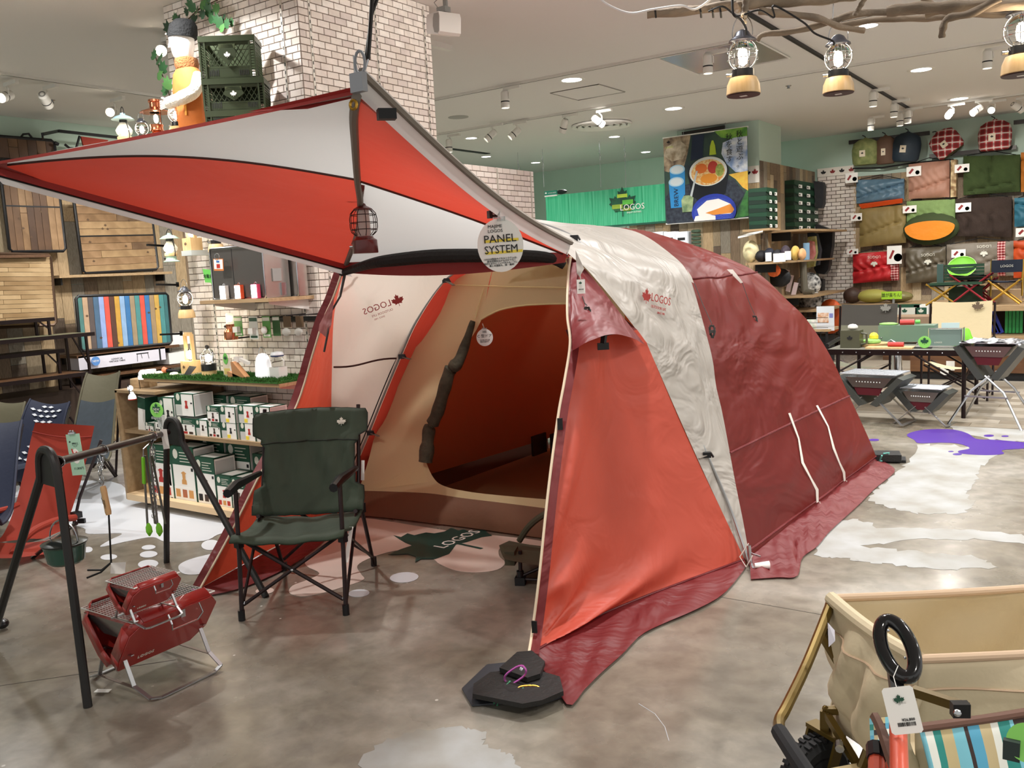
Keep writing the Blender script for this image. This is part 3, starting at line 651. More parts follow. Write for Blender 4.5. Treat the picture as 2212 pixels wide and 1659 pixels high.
P(tent, 'canopy_corner_patch', G().poly([Ac+V((0,0,0)), lerp(Ac, Bc, .07), lerp(Ac, sm[10], .06)+V((0,-.01,-.01)), lerp(Ac, sm[-1], .11)]), mdark)
for q in ((835, 247, 1.9), (1068, 463, 2.83)):
    c_ = Y(*q); P(tent, 'hook_patch', G().box(c_, (.05, .035, .028), rz=.9), black)
P(tent, 'eyelet', G().tube([Bc+V((0,-.015,-.03))+V((.012*cos(t), 0, .012*sin(t))) for t in [2*pi*k/12 for k in range(12)]], .004, 6, closed=True), mat('brass', 'b8903c', .3, 1))
P(tent, 'corner_buckle', G().box(Bc+V((.02,-.01,.025)), (.045, .02, .05)).tube([Bc+V((.03+.018*cos(t), -.01, .075+.03*sin(t))) for t in [2*pi*k/12 for k in range(12)]], .004, 6, closed=True), mat('grey_plastic', '8b8f96', .4))
# rolled mesh under the front line
rm = cr([TL+V((.0,-.03,-.03)), Y(800,570,3.5), Y(850,562,3.5), Y(950,553,3.52), Y(1080,552,3.55), Y(1180,556,3.58), TR+V((-.03,-.02,-.04))], 30)
P(tent, 'rolled_front_mesh', G().tube(rm, [.018+.018*sin(pi*min(1, i/29)) for i in range(30)], 10), mat('black_mesh_roll', '17120f', .7, bump=.5, bs=50))
P(tent, 'front_header', G().sheet([[lerp(TL, TR, i/16)+V((0,-.04,.03+.01*sin(i))), lerp(TL, TR, i/16)+V((0,-.06,-.012-.05*sin(pi*(.08+i/16*.84))))] for i in range(17)]), mdark, sharp=60)
# hanging cord up to the ceiling
cc = Bc+V((.02,-.01,.11)); top_ = Y(806, -40, 1.9)
P(tent, 'hanging_hook', G().tube([Bc+V((0,0,.02)), Bc+V((.0,0,.1)), Y(785,168,1.83), Y(795,128,1.84)], .0035, 6), steel)
P(tent, 'elastic_cord', G().tube([Y(795,128,1.84), Y(800,60,1.86), top_, V((top_.x, top_.y, CEIL-.01))], .006, 6).tube([Y(790,128,1.84), Y(803,30,1.9), top_+V((.02,.02,0))], .005, 6), black)
# far corner: cord and tie
P(tent, 'corner_cord', G().tube([Ac, Ac+V((-.5,-.25,.55)), Ac+V((-.9,-.5,1.35)), V((Ac.x-.95, Ac.y-.55, CEIL))], .004, 6), black)
e0 = edgeL[-1]; P(tent, 'corner_cord', G().tube([e0, e0+V((-.08,-.02,-.0)), e0+V((-.1,-.04,-.015))], .006, 6), black)
tie = G(); 
for dx in (0, .008): tie.tube([Y(744+dx*300,590,3.6), Y(735,640,3.55), Y(716,672,3.5), Y(712,700,3.46), Y(700,760,3.4)], .006, 6)
P(tent, 'hanging_cords', tie, gcord)
P(tent, 'side_flap', G().poly([Y(722,640,3.5), Y(690,700,3.5), Y(688,715,3.48), Y(706,730,3.44), Y(716,700,3.44)]), redf)
P(tent, 'outer_pole', G().tube(pl([(756,575,3.7),(735,600,3.72),(722,630,3.74),(712,660,3.76)]), .006, 6), webb)
# ================================================================== lantern wall: shelves on the brick pillar
YF = 3.67
def board(root, name, x0, x1, y0, y1, z, t=.022, m=wood_l): return P(root, name, G().bb((x0, y0, z-t), (x1, y1, z)), m)
def shelf(lab, x0, x1, z, y0=YF, y1=YB-.003, t=.022, m=wood_l, br=True):
    r = T('wall_shelf', lab, 'shelf', ((x0+x1)/2, y1, z-t)); board(r, 'board', x0, x1, y0, y1, z, t, m)
    if br:
        for x in (x0+.08, x1-.06): P(r, 'bracket', G().poly([V((x, y1, z-t)), V((x, y1, z-t-.07)), V((x, y0+.05, z-t-.015)), V((x, y0+.05, z-t))], thick=.006), white)
    return r
shelf('short brown shelf on the brick pillar under the metal coolers', -5.0, -4.33, 1.455); shelf('top wooden shelf with lanterns and crates above the canopy', -6.0, -4.42, 2.53, t=.028)
shelf('grass covered wooden shelf with small lamps on the brick pillar', -5.72, -4.3, .925)
grm = mat('artificial_turf', '3f7a2c', .9, c2='2c5c20', vs=60, bump=1.5, bs=120)
tf = T('turf_mat', 'strip of artificial grass lying on the lower lantern shelf', 'mat', (-5, 3.85, .925)); P(tf, 'backing', G().bb((-5.72, YF-.01, .926), (-4.3, 4.03, .94)), grm)
g = G(); r_ = random.Random(5)
for k in range(5200):
    x, y = r_.uniform(-5.72, -4.3), YF+.33*r_.random()**1.6-.012; h = r_.uniform(.012, .026); a = r_.uniform(0, 6.3); dx, dy = .004*cos(a), .004*sin(a)
    g.add([(x-dx, y-dy, .938), (x+dx, y+dy, .938), (x+r_.uniform(-.008,.008), y+r_.uniform(-.008,.008)-.003, .938+h)], [(0,1,2)])
P(tf, 'grass_blades', g, [grm], kind='stuff')
# low display cabinet
cab = T('display_cabinet', 'low wooden two-tier cabinet full of boxed lanterns', 'cabinet', (-5, 3.8, 0)); cw = mat('cabinet_wood', '9c8464', .55, c2='8a7354', vs=3, stretch=(2, 8, 8)); cwd = mat('cabinet_inner_wood', '6f5236', .6, c2='5f452d', vs=3, stretch=(2, 8, 8))
P(cab, 'side_panel', G().bb((-5.93, 3.57, .05), (-5.905, 4.03, .845)), cw); P(cab, 'side_panel', G().bb((-4.31, 3.6, .05), (-4.29, 4.03, .56)), cw)
P(cab, 'back_panel', G().bb((-5.905, 4.0, .05), (-5.3, 4.02, .83)), cwd)
P(cab, 'top_panel', G().bb((-5.93, 3.57, .83), (-5.45, 4.03, .85)), cw)
P(cab, 'shelf_board', G().bb((-5.905, 3.60, .535), (-4.31, 4.02, .56)), cw); P(cab, 'shelf_board', G().bb((-5.905, 3.56, .05), (-4.31, 4.02, .095)), mat('pale_birch', 'd9bd95', .5))
P(cab, 'divider', G().bb((-5.46, 3.62, .095), (-5.44, 4.0, .535)), cwd)
for x in (-5.8, -4.45): 
    for y in (3.66, 3.95): P(cab, 'caster', G().cyl((x, y-.012, .024), (x, y+.012, .024), .024).box((x, y, .04), (.03, .03, .02)), blackp)
# stump stool beside the shelf with a small glowing lamp
st = T('log_stand', 'round wooden stump stand at the left end of the grass shelf', 'stand', (-5.86, 3.78, .85)); P(st, 'trunk', G().lathe([(.001,0),(.09,0),(.092,.03),(.09,.06),(.001,.061)], (-5.86, 3.76, .852), 18), wood_l)
# ---------------- packaged goods
pg = mat('package_green', '1f4f3b', .5); pgrey = mat('package_grey_print', 'c8c9c6', .6); pdk = mat('package_side', '55595a', .6)
pic_m = [red_ink, mat('pic_copper', 'b26a4a', .5), mat('pic_dark', '3c2a22', .5), mat('pic_wood', 'd29a5a', .5), ink]
def pbox(lab, x0, x1, z0, z1, dep=.12, y=3.62, style='band', pic=0, group=None, turn=0):
    r = T('lantern_box', lab, 'box', ((x0+x1)/2, y+dep/2, z0), group=group)
    P(r, 'carton', G().bb((x0, y, z0), (x1, y+dep, z1)), card); w_, h = x1-x0, z1-z0
    def q(a0, a1, b0, b1, m, nm, o=.0008): P(r, nm, G().bb((x0+w_*a0, y-o, z0+h*b0), (x0+w_*a1, y+.0002, z0+h*b1)), m)
    P(r, 'side_print', G().bb((x1-.0002, y+.01, z0+h*.06), (x1+.0008, y+dep-.01, z0+h*.94)), pgrey)
    P(r, 'edge_print', G().bb((x0-.0006, y-.0006, z0), (x0+w_*.035, y+.004, z1)).bb((x1-w_*.03, y-.0006, z0), (x1+.0006, y+.004, z1)).bb((x0, y-.0006, z1-h*.02), (x1, y+dep, z1+.0006)), pg)
    P(r, 'top_print', G().bb((x0+w_*.15, y+dep*.15, z1+.0005), (x1-w_*.1, y+dep*.8, z1+.0012)), card)
    if style == 'band':
        q(.03, .97, .66, .98, pg, 'green_band')
        g = G(); 
        for k in range(4): g.bb((x0+w_*.38, y-.0014, z0+h*(.72+.055*k)), (x0+w_*(.86-.07*(k % 3)), y-.0006, z0+h*(.735+.055*k)))
        P(r, 'caption_print', g, leafw)
        f = frame((x0+w_*.2, y-.001, z0+h*.86), (1,0,0), (0,0,1)); g = G(); g.poly([f @ V((w_*.11*cos(t), w_*.14*sin(t), .0006)) for t in [2*pi*k/12 for k in range(12)]], thick=.0005); P(r, 'round_badge', g, leafw)
        q(.03, .97, .015, .24, card, 'thumbnail_strip'); 
        for a in (.08, .38, .66): q(a, a+.2, .05, .2, pic_m[(pic+int(a*9)) % 5], 'thumbnail', .0014)
        lx, lz = .5, .44
    else:
        q(.03, .36, .5, .98, pg, 'green_band'); q(.03, .36, .04, .48, pgrey, 'caption_print')
        f = frame((x0+w_*.2, y-.001, z0+h*.84), (1,0,0), (0,0,1)); P(r, 'round_badge', G().poly([f @ V((w_*.1*cos(t), w_*.12*sin(t), .0006)) for t in [2*pi*k/12 for k in range(12)]], thick=.0005), leafw)
        if style == 'sidey': q(.38, .58, .04, .26, yellow_ink, 'yellow_sticker', .0014)
        lx, lz = .62, .55
    # product picture: little lantern silhouette
    s_ = min(w_, h)*.5; f = frame((x0+w_*lx, y-.0012, z0+h*lz), (1,0,0), (0,0,1)); g = G()
    g.poly([f @ V((a*s_, b*s_, .0006)) for a, b in ((-.22,-.42),(.22,-.42),(.2,-.2),(.12,-.12),(.14,.16),(.24,.2),(.06,.3),(-.06,.3),(-.24,.2),(-.14,.16),(-.12,-.12),(-.2,-.2))], thick=.0005); P(r, 'product_picture', g, pic_m[pic % 5])
    q(.84, .93, .56, .62, ink, 'size_mark', .0014)
    return r
def Xp(px, py, y=3.62): return Y(px, py, y).x
def Zp(px, py, y=3.62): return Y(px, py, y).z
LAB = {'b': 'bottom cabinet shelf', 'm': 'middle cabinet shelf'}
def place(px0, px1, pyt, pyb, z0, **k):
    m_ = (px0+px1)/2; return pbox(k.pop('lab'), Xp(px0, pyb), Xp(px1, pyb), z0, Zp(m_, pyt), **k)
place(329,378,964,1074,.096, lab='tall lantern box with green band, leftmost on the bottom cabinet shelf', dep=.17, pic=0)
place(379.5,427,967,1083,.096, lab='tall lantern box picturing a wooden lantern, second on the bottom cabinet shelf', dep=.17, pic=3)
place(429,470,990,1089,.096, lab='lantern box picturing a dark lantern, third on the bottom cabinet shelf', dep=.17, pic=4)
place(472,503,1029,1095,.096, lab='short lantern box, fourth on the bottom cabinet shelf', dep=.2, pic=0)
place(504.5,534,1034,1100,.096, lab='short lantern box, rightmost on the bottom cabinet shelf by the tent', dep=.2, pic=2)
for k, (a, b_, t) in enumerate(((-5.35,-5.1,.50),(-5.07,-4.83,.49),(-4.8,-4.6,.42),(-4.57,-4.37,.40))):
    r = pbox('plain grey-sided box, %s from left in the back row of the bottom cabinet shelf' % ('first','second','third','fourth')[k], a, b_, .096, t, dep=.15, y=3.82, group='back row boxes on the bottom cabinet shelf', pic=k)
place(348.5,380,858,905,.56+.14, lab='upright lantern box with a bent-neck lamp picture on the middle shelf', dep=.14, pic=4, style='side') if 0 else None
place(349,380,859,940,.561, lab='upright lantern box with a bent-neck lamp picture on the middle shelf', dep=.15, pic=4, style='side')
m1 = place(383,424,905,943,.561, lab='low white lantern box under the tall red-lamp box on the middle shelf', dep=.16, pic=2)
place(381,421,851,905,.561+.128, lab='tall green box picturing a red lamp, upper of two on the middle shelf', dep=.16, pic=0, style='side')
place(425,450,908,945,.561, lab='small dark green box right of the tall red-lamp box on the middle shelf', dep=.12, pic=2, style='side')
zz = .561
cols = [(452,478,912,948,869,2,'band','beside the small dark green box'), (480,513,914,949,876,4,'sidey','with a round grey lamp picture'), (520,553,915,953,872,0,'sidey','with a red-rimmed lamp picture'), (555,588,918,955,873,0,'side','nearest the green armchair')]
for a, b_, t1_, bt_, t2_, pc_, st_, lb_ in cols:
    x0, x1 = Xp(a, bt_), Xp(b_, bt_); h = Zp((a+b_)/2, t1_)-zz
    pbox('lower box of the stack %s on the middle cabinet shelf' % lb_, x0, x1, zz, zz+h, pic=pc_, style=st_, dep=.14); pbox('upper box of the stack %s on the middle cabinet shelf' % lb_, x0, x1, zz+h+.001, zz+h*2.02, pic=pc_, style=st_, dep=.14)
for a, b_ in ((-5.25,-5.05),(-5.02,-4.8)): pbox('plain grey-sided box, %s in the back row of the middle cabinet shelf' % ('left' if a < -5.1 else 'right'), a, b_, .561, .80, dep=.15, y=3.84, group='back row boxes on the middle cabinet shelf', pic=2)
r = T('lantern_box', 'tall slim box leaning in the left bay of the cabinet', 'box', (-5.72, 3.7, .56)); o = G().box((0,0,.11), (.085, .1, .25)); R_ = Matrix.Translation((-5.74, 3.68, .565)) @ Matrix.Rotation(.14, 4, 'Y')
P(r, 'carton', o.xf(R_), card); P(r, 'green_band', G().box((0,-.051,.19), (.086,.002,.08)).xf(R_), pg); P(r, 'side_print', G().box((.0435,0,.11), (.002,.1,.25)).xf(R_), pg)
g_ = pbox('tiny green box standing in front of the leaning slim box', -5.68, -5.58, .561, .615, dep=.08, pic=2); pbox('narrow green and white box at the cabinet bay edge', -5.56, -5.50, .561, .665, dep=.08, pic=4)
S('wooden_block', G().bb((-5.84, 3.66, .096), (-5.70, 3.86, .15)), bamboo, 'square wooden block in the bottom left bay of the cabinet', 'block')
S('green_pouch', G().poly([V((-5.82,3.70,.152)), V((-5.62,3.70,.152)), V((-5.60,3.74,.27)), V((-5.76,3.74,.29))], thick=.04), mat('lime_pouch', '9db04e', .5), 'yellow-green pouch leaning on the block in the cabinet', 'pouch')
# round green signs
def rsign(lab, c_, r_, col, words, ux, stand=True, tm=None, name='sign_disc', words2=None, sy=1.0, uy=(0,0,1)):
    f = frame(c_, ux, uy); t = T('round_sign', lab, 'sign', V(c_)+V((0,0,-r_)))
    P(t, name, G().poly([f @ V((r_*cos(a), r_*sy*sin(a), 0)) for a in [2*pi*k/32 for k in range(32)]], thick=.003), col)
    return t, f
sg_, f = rsign('round lime sign with a dark leaf reading NEW on the cabinet front', Y(338,886,3.5), .062, mat('lime_sign', '86cf62', .5), '', (1,.1,0), sy=.85)
g = G(); leaf(g, f @ Matrix.Translation((0,0,.0)), .05); P(sg_, 'leaf_emblem', g, dgreen); txt(sg_, 'NEW', .026, f @ Matrix.Translation((0,.004,.0014)), leafw); txt(sg_, 'ARRIVAL', .011, f @ Matrix.Translation((0,-.014,.0014)), leafw)
P(sg_, 'clip', G().box(Y(338,903,3.5), (.1,.01,.016)).box(Y(346,915,3.5), (.02,.02,.05)), mat('clear_plastic', 'e8ecec', .1, trans=.8))
# ---------------- lanterns
def glowb(root, c_, r_=.02, h=.05, m=GLOW): P(root, 'bulb', G().lathe([(.001,-h/2),(r_*.8,-h*.35),(r_,0),(r_*.8,h*.35),(.001,h/2)], c_, 12), m)
def light_at(c_, e=3, col=(1,.8,.55)): lamp('lantern_light', 'POINT', c_, e*.55, col, .03)
def hurricane(lab, p, s, body, hat, ring_, stand='top', glow=True, e=2.0, gl=True, group=None):
    """bell glass lantern with conical shade, wooden collar and flared foot"""
    t = T('lantern', lab, 'lantern', p, group=group); p = V(p)
    def L_(pr, m, nm, n=22): P(t, nm, G().lathe([(r_*s, z*s) for r_, z in pr], p, n), m)
    L_([(.001,0),(.42,0),(.44,.03),(.30,.10),(.26,.22),(.28,.30)], body, 'base'); L_([(.28,.30),(.33,.33),(.33,.46),(.28,.49)], ring_, 'collar')
    L_([(.22,.49),(.34,.62),(.37,.76),(.28,.92),(.19,1.04),(.19,1.10)], frost if gl else glass, 'chimney'); L_([(.17,1.06),(.17,1.28),(.12,1.3)], black, 'neck')
    L_([(.52,1.24),(.34,1.38),(.12,1.46),(.10,1.54),(.001,1.55)], hat, 'shade')
    P(t, 'handle', G().tube([p+V((s*.42*cos(a)*.9, 0, s*(.3+ (1.45 if 1 else 0)*max(0, sin(a))**.8))) for a in [pi*k/18 for k in range(19)]], s*.02, 6) if stand == 'arch' else G().tube([p+V((s*.12*cos(a), 0, s*(1.5+.32*sin(a)))) for a in [pi*k/10 for k in range(11)]], s*.02, 6), black)
    P(t, 'side_wire', G().tube([p+V((s*.34,0,s*.30)), p+V((s*.40,0,s*.55)), p+V((s*.22,0,s*1.2))], s*.022, 6), black)
    P(t, 'knob', G().ball(p+V((-s*.3,-s*.2,s*.2)), s*.06, 8), black)
    glowb(t, p+V((0,0,s*.70)), s*.13, s*.3); 
    if e: light_at(p+V((0,-s*.5,s*.7)), e)
    return t
def cage(lab, p, s, basecol, ball=True, group=None, e=1.5, hang=False):
    """round glass lantern in a wire cage on a drum base"""
    t = T('lantern', lab, 'lantern', p, group=group); p = V(p)
    P(t, 'base', G().lathe([(.001,0),(.40*s,0),(.42*s,.03*s),(.40*s,.25*s),(.33*s,.42*s),(.001,.43*s)], p, 24), basecol); P(t, 'collar', G().lathe([(.25*s,.43*s),(.27*s,.45*s),(.27*s,.62*s),(.24*s,.63*s)], p, 20), blackp)
    c_ = p+V((0,0,.98*s)); P(t, 'globe', G().lathe([(max(.001,.33*s*sin(pi*k/10)), -.36*s*cos(pi*k/10)) for k in range(1, 11)], c_, 18), glass)
    P(t, 'cap', G().lathe([(.34*s,1.30*s),(.33*s,1.33*s),(.22*s,1.42*s),(.16*s,1.52*s),(.06*s,1.58*s),(.001,1.59*s)], p, 20), mat('gunmetal', '5a5d66', .3, .8))
    g = G()
    for k in range(8): a = 2*pi*k/8; g.tube([c_+V((.37*s*cos(a)*cos(b_), .37*s*sin(a)*cos(b_), .39*s*sin(b_))) for b_ in [-1.1+2.2*j/8 for j in range(9)]], .010*s, 4)
    for z in (-.12, .08): g.tube([c_+V((.375*s*cos(a), .375*s*sin(a), z*s)) for a in [2*pi*k/20 for k in range(20)]], .010*s, 4, closed=True)
    P(t, 'wire_guard', g, chrome, kind=None); P(t, 'knob', G().cyl(p+V((-.26*s,-.1*s,.52*s)), p+V((-.38*s,-.16*s,.52*s)), .05*s), chrome)
    P(t, 'bail', G().tube([p+V((.26*s*cos(a), 0, 1.5*s+.42*s*sin(a))) for a in [-.2+ (pi+.4)*k/16 for k in range(17)]], .012*s, 5), steel)
    glowb(t, c_+V((0,0,-.05*s)), .12*s, .42*s); 
    if e: light_at(c_+V((0,-.5*s,0)), e)
    return t
def woodlamp(lab, p, s, w_=.5, group=None, e=1.5, emblem=True):
    """square bamboo base with an upright bamboo loop handle around a glowing bulb"""
    t = T('lantern', lab, 'lantern', p, group=group); p = V(p)
    P(t, 'base', G().box(p+V((0,0,.28*s)), (.62*s, .62*s, .56*s)), bamboo); g = G(); hh = 1.75*s
    for a, b_ in (((-.24*s,0,.5*s),(-.24*s,0,hh)), ((.24*s,0,.5*s),(.24*s,0,hh)), ((-.27*s,0,hh),(.27*s,0,hh))): P(t, 'handle_bar', G().bar(p+V(a), p+V(b_), .07*s, .16*s), bamboo)
    P(t, 'glass', G().lathe([(.17*s,.57*s),(.19*s,.7*s),(.19*s,1.0*s),(.14*s,1.08*s),(.001,1.09*s)], p, 16), glass); glowb(t, p+V((0,0,.82*s)), .13*s, .42*s)
    if emblem: g = G(); leaf(g, frame(p+V((-.08*s,-.311*s,.28*s)), (1,0,0), (0,0,1)), .11*s); P(t, 'leaf_emblem', g, mat('burnt_print', '5a4430', .6))
    if e: light_at(p+V((0,-.45*s,.9*s)), e)
    return t
mintp = mat('mint_enamel', 'a9c9bb', .3, coat=.4); bluep = mat('pale_blue_enamel', '9fc4cf', .3, coat=.4); copper = mat('copper', 'c8805f', .22, 1)
def pp(px, py, y): return Y(px, py, y)
zt_ = 2.531
q = pp(270,300,3.74); hurricane('pale blue shaded lantern standing leftmost on the top shelf', (q.x, 3.74, zt_), .15, bluep, bluep, bamboo, e=1)
q = pp(308,295,3.80); cage('small chrome caged lantern between the blue and copper ones on the top shelf', (q.x, 3.80, zt_), .12, blackp, e=.8)
q = pp(340,288,3.8); t = T('lantern', 'tall copper lantern with a wide brim on the top shelf', 'lantern', (q.x, 3.8, zt_)); p_ = V((q.x, 3.8, zt_))
for nm, pr, m in (('tank',[(.001,0),(.055,0),(.06,.02),(.05,.05),(.03,.075)],copper),('burner',[(.03,.075),(.045,.08),(.04,.10),(.045,.12)],copper),('chimney',[(.038,.12),(.042,.16),(.038,.2)],glass),('brim',[(.1,.2),(.095,.207),(.05,.225),(.035,.235)],copper),('cap',[(.035,.235),(.035,.265),(.042,.27),(.04,.285),(.001,.29)],copper)): P(t, nm, G().lathe(pr, p_, 22), m)
glowb(t, p_+V((0,0,.16)), .014, .06); light_at(p_+V((0,-.1,.16)), 1)
P(t, 'guard_post', G().tube([p_+V((.05,0,.1)), p_+V((.05,0,.21))], .003, 5), copper); P(t, 'guard_post', G().tube([p_+V((-.05,0,.1)), p_+V((-.05,0,.21))], .003, 5), copper)
q = pp(384,276,3.74); cage('caged glass lantern with pale wood base beside the mannequin on the top shelf', (q.x, 3.74, zt_), .145, bamboo, e=1)
# hooks and lanterns on the brick left part
q = pp(371,566,3.85); hurricane('mint green shaded lantern hanging left of the metal coolers', (q.x, 3.85, q.z), .13, mintp, mintp, bamboo, stand='arch', e=2)
q = pp(404,687,3.85); cage('caged glass lantern with block wood base on the hook below the mint one', (q.x, 3.85, q.z), .14, bamboo, e=1.6)
for py in (600, 668, 780): pass
for (px, py, lab) in ((352,532,'black wall hook beside the mint lantern'),(372,616,'black wall hook above the caged lantern'),(380,722,'black wall hook above the bamboo lamp')):
    a = pp(px, py, 4.0); S('wall_hook', G().bar((a.x, 4.05, a.z), (a.x+.02, 3.86, a.z+.01), .02, .014).bar((a.x, 4.045, a.z-.015), (a.x, 4.045, a.z+.02), .03, .006), black, lab, 'hook')
q = pp(418,552,3.88); woodlamp('bamboo cube lamp with grey foot high beside the brick corner', (q.x, 3.88, q.z+.035), .15, e=1.2); S('lamp_foot', G().bb((q.x-.055, 3.825, q.z), (q.x+.055, 4.046, q.z+.034)), mat('pale_grey_block', 'b9c0c0', .5), 'pale grey block under the high bamboo cube lamp', 'block')
q = pp(468,545,3.86); cage('caged lantern tucked behind the left metal cooler', (q.x, 3.86, q.z), .13, bamboo, e=1)
q = pp(412,785,3.8); woodlamp('tall bamboo lamp with loop handle standing on the grass shelf', (q.x, 3.8, .955), .155, e=1.6); S('grey_plinth', G().bb((q.x-.08, 3.74, .94), (q.x+.08, 3.88, .954)), mat('grey_slab', '8d9186', .5), 'grey slab under the tall bamboo lamp', 'slab')
q = pp(453,812,3.82); t = T('lantern', 'wire framed glass jar lantern beside the tall bamboo lamp', 'lantern', (q.x, 3.82, .94)); p_ = V((q.x, 3.82, .94))
P(t, 'base', G().lathe([(.001,0),(.05,0),(.05,.035)], p_, 20), bamboo); P(t, 'drum', G().lathe([(.052,.035),(.052,.08),(.04,.085)], p_, 20), blackp); P(t, 'jar', G().lathe([(.036,.085),(.04,.10),(.04,.16),(.03,.175)], p_, 18), glass)
g = G()
for k in range(6): a = 2*pi*k/6; g.tube([p_+V((.046*cos(a), .046*sin(a), .085)), p_+V((.05*cos(a), .05*sin(a), .14)), p_+V((.02*cos(a), .02*sin(a), .185))], .0018, 4)
for z in (.11, .14): g.tube([p_+V((.05*cos(a), .05*sin(a), z)) for a in [2*pi*k/16 for k in range(16)]], .0018, 4, closed=True)
P(t, 'wire_guard', g, steel); P(t, 'top_knot', G().ball(p_+V((0,0,.195)), .016, 8), black); glowb(t, p_+V((0,0,.12)), .02, .06); light_at(p_+V((0,-.07,.12)), 1.4)
q = pp(487,735,3.85); t = T('lantern', 'copper bottle lantern with a frosted top standing under the short shelf', 'lantern', (q.x, 3.9, q.z)); p_ = V((q.x, 3.9, q.z))
P(t, 'bottle', G().lathe([(.001,0),(.045,0),(.047,.01),(.045,.055),(.03,.075),(.028,.10),(.03,.105)], p_, 22), copper); P(t, 'frosted_top', G().lathe([(.022,.105),(.026,.11),(.026,.17),(.02,.18),(.001,.18)], p_, 16), frost); glowb(t, p_+V((0,0,.14)), .014, .04); P(t, 'knob', G().ball(p_+V((-.04,-.01,.09)), .01, 8), black); P(t, 'peg', G().bar(p_+V((0,.0,.005)), p_+V((0,.148,.005)), .02, .01), black); light_at(p_+V((0,-.1,.14)), 1)
# metal coolers on the short shelf
for (px0, px1, pyt, pyb, y, lab, sl) in ((462,575,532,641,3.72,'silver metal cooler with dark front carrying three small lamps', 1), (583,628,540,640,3.86,'second silver metal cooler, mostly hidden behind the first', 0)):
    x0, x1 = Y(px0,pyb,y).x, Y(px1,pyb,y).x; z0, z1 = 1.457, Y((px0+px1)/2, pyt, y).z; dp = .20 if sl else .14
    if not sl: x0, x1 = -4.62, -4.34; z1 -= .0; y = 3.95-.02; dp = .08
    t = T('cooler_box', lab, 'cooler', ((x0+x1)/2, y+dp/2, z0)); P(t, 'body', G().bb((x0, y+.006, z0), (x1, y+dp, z1)), mat('brushed_steel', 'c3bfba', .28, .9))
    P(t, 'rim', G().tube([V((x0,y,z0+.01)), V((x0,y,z1-.01)), V((x0+.01,y,z1)), V((x1-.01,y,z1)), V((x1,y,z1-.01)), V((x1,y,z0+.01)), V((x1-.01,y,z0)), V((x0+.01,y,z0))], .006, 6, closed=True), steel)
    if sl:
        P(t, 'front_panel', G().bb((x0+.01, y, z0+.01), (x1-.01, y+.008, z1-.01)), mat('smoked_front', '5c5855', .12, .3)); P(t, 'front_seam', G().bb((x0+(x1-x0)*.42, y-.001, z0+.06), (x0+(x1-x0)*.43, y+.002, z1-.01)), ink)
        P(t, 'side_handle', G().bb((x1+.0, y+.06, z0+.10), (x1+.008, y+.13, z0+.18)), mat('grey_handle', '9a9a98', .4)); P(t, 'latch', G().bb((x1, y+.12, z0+.01), (x1+.012, y+.16, z0+.09)), steel)
        for k, fx_ in enumerate((.27, .56, .87)):
            xx = x0+(x1-x0)*fx_; l = T('mini_lamp', ['leftmost','middle','rightmost'][k]+' of three small glowing lamps in front of the metal cooler', 'lamp', (xx, y-.03, z0)); hz = .085
            P(l, 'case', G().bb((xx-.028, y-.035, z0+.001), (xx+.028, y-.008, z0+hz+.004)), [white, mat('orange_rim','e05a34',.5), mat('pink_rim','d8446a',.5)][k]); P(l, 'glow_panel', G().bb((xx-.024, y-.038, z0+.004), (xx+.024, y-.034, z0+hz)), GLOWW); P(l, 'ring', G().tube([V((xx+.01*cos(a), y-.02, z0+hz+.008+.008*sin(a))) for a in [pi*j/6 for j in range(7)]], .002, 4), steel)
c_ = Y(472,572,3.66); t = T('hanging_card', 'white card with orange border hanging on the metal cooler', 'card', c_+V((0,0,-.04))); f = frame(c_, (1,.1,-.05), (.05,0,1)); P(t, 'card', G().box((0,0,0), (.085,.075,.002)).xf(f), mat('orange_card','e5894a',.5)); P(t, 'face', G().box((0,.003,.0015), (.076,.06,.001)).xf(f), card); P(t, 'ring', G().tube([f @ V((-.01+.02*cos(a), .05+.02*sin(a), 0)) for a in [2*pi*k/12 for k in range(12)]], .003, 5, closed=True), steel)
P(t, 'red_figure', G().box((0,-.008,.0022), (.03,.026,.001)).xf(f), red_ink); P(t, 'blue_mark', G().box((-.002,.02,.0022), (.026,.012,.001)).xf(f), mat('blue_print','3f6fb0',.5))
c_ = Y(449,597,3.8); t = T('hanging_card', 'bright green swing card lettered in Japanese left of the cooler', 'card', c_+V((0,0,-.05))); f = frame(c_, (1,.1,-.03), (.03,0,1)); P(t, 'card', G().poly([f @ V(p) for p in ((-.045,.05,0),(.045,.042,0),(.045,-.045,0),(.03,-.055,0),(.02,-.042,0),(-.03,-.04,0))][::-1], thick=.002), green_ink); txt(t, '充電式', .028, f @ Matrix.Translation((0,.0,.002)), ink)
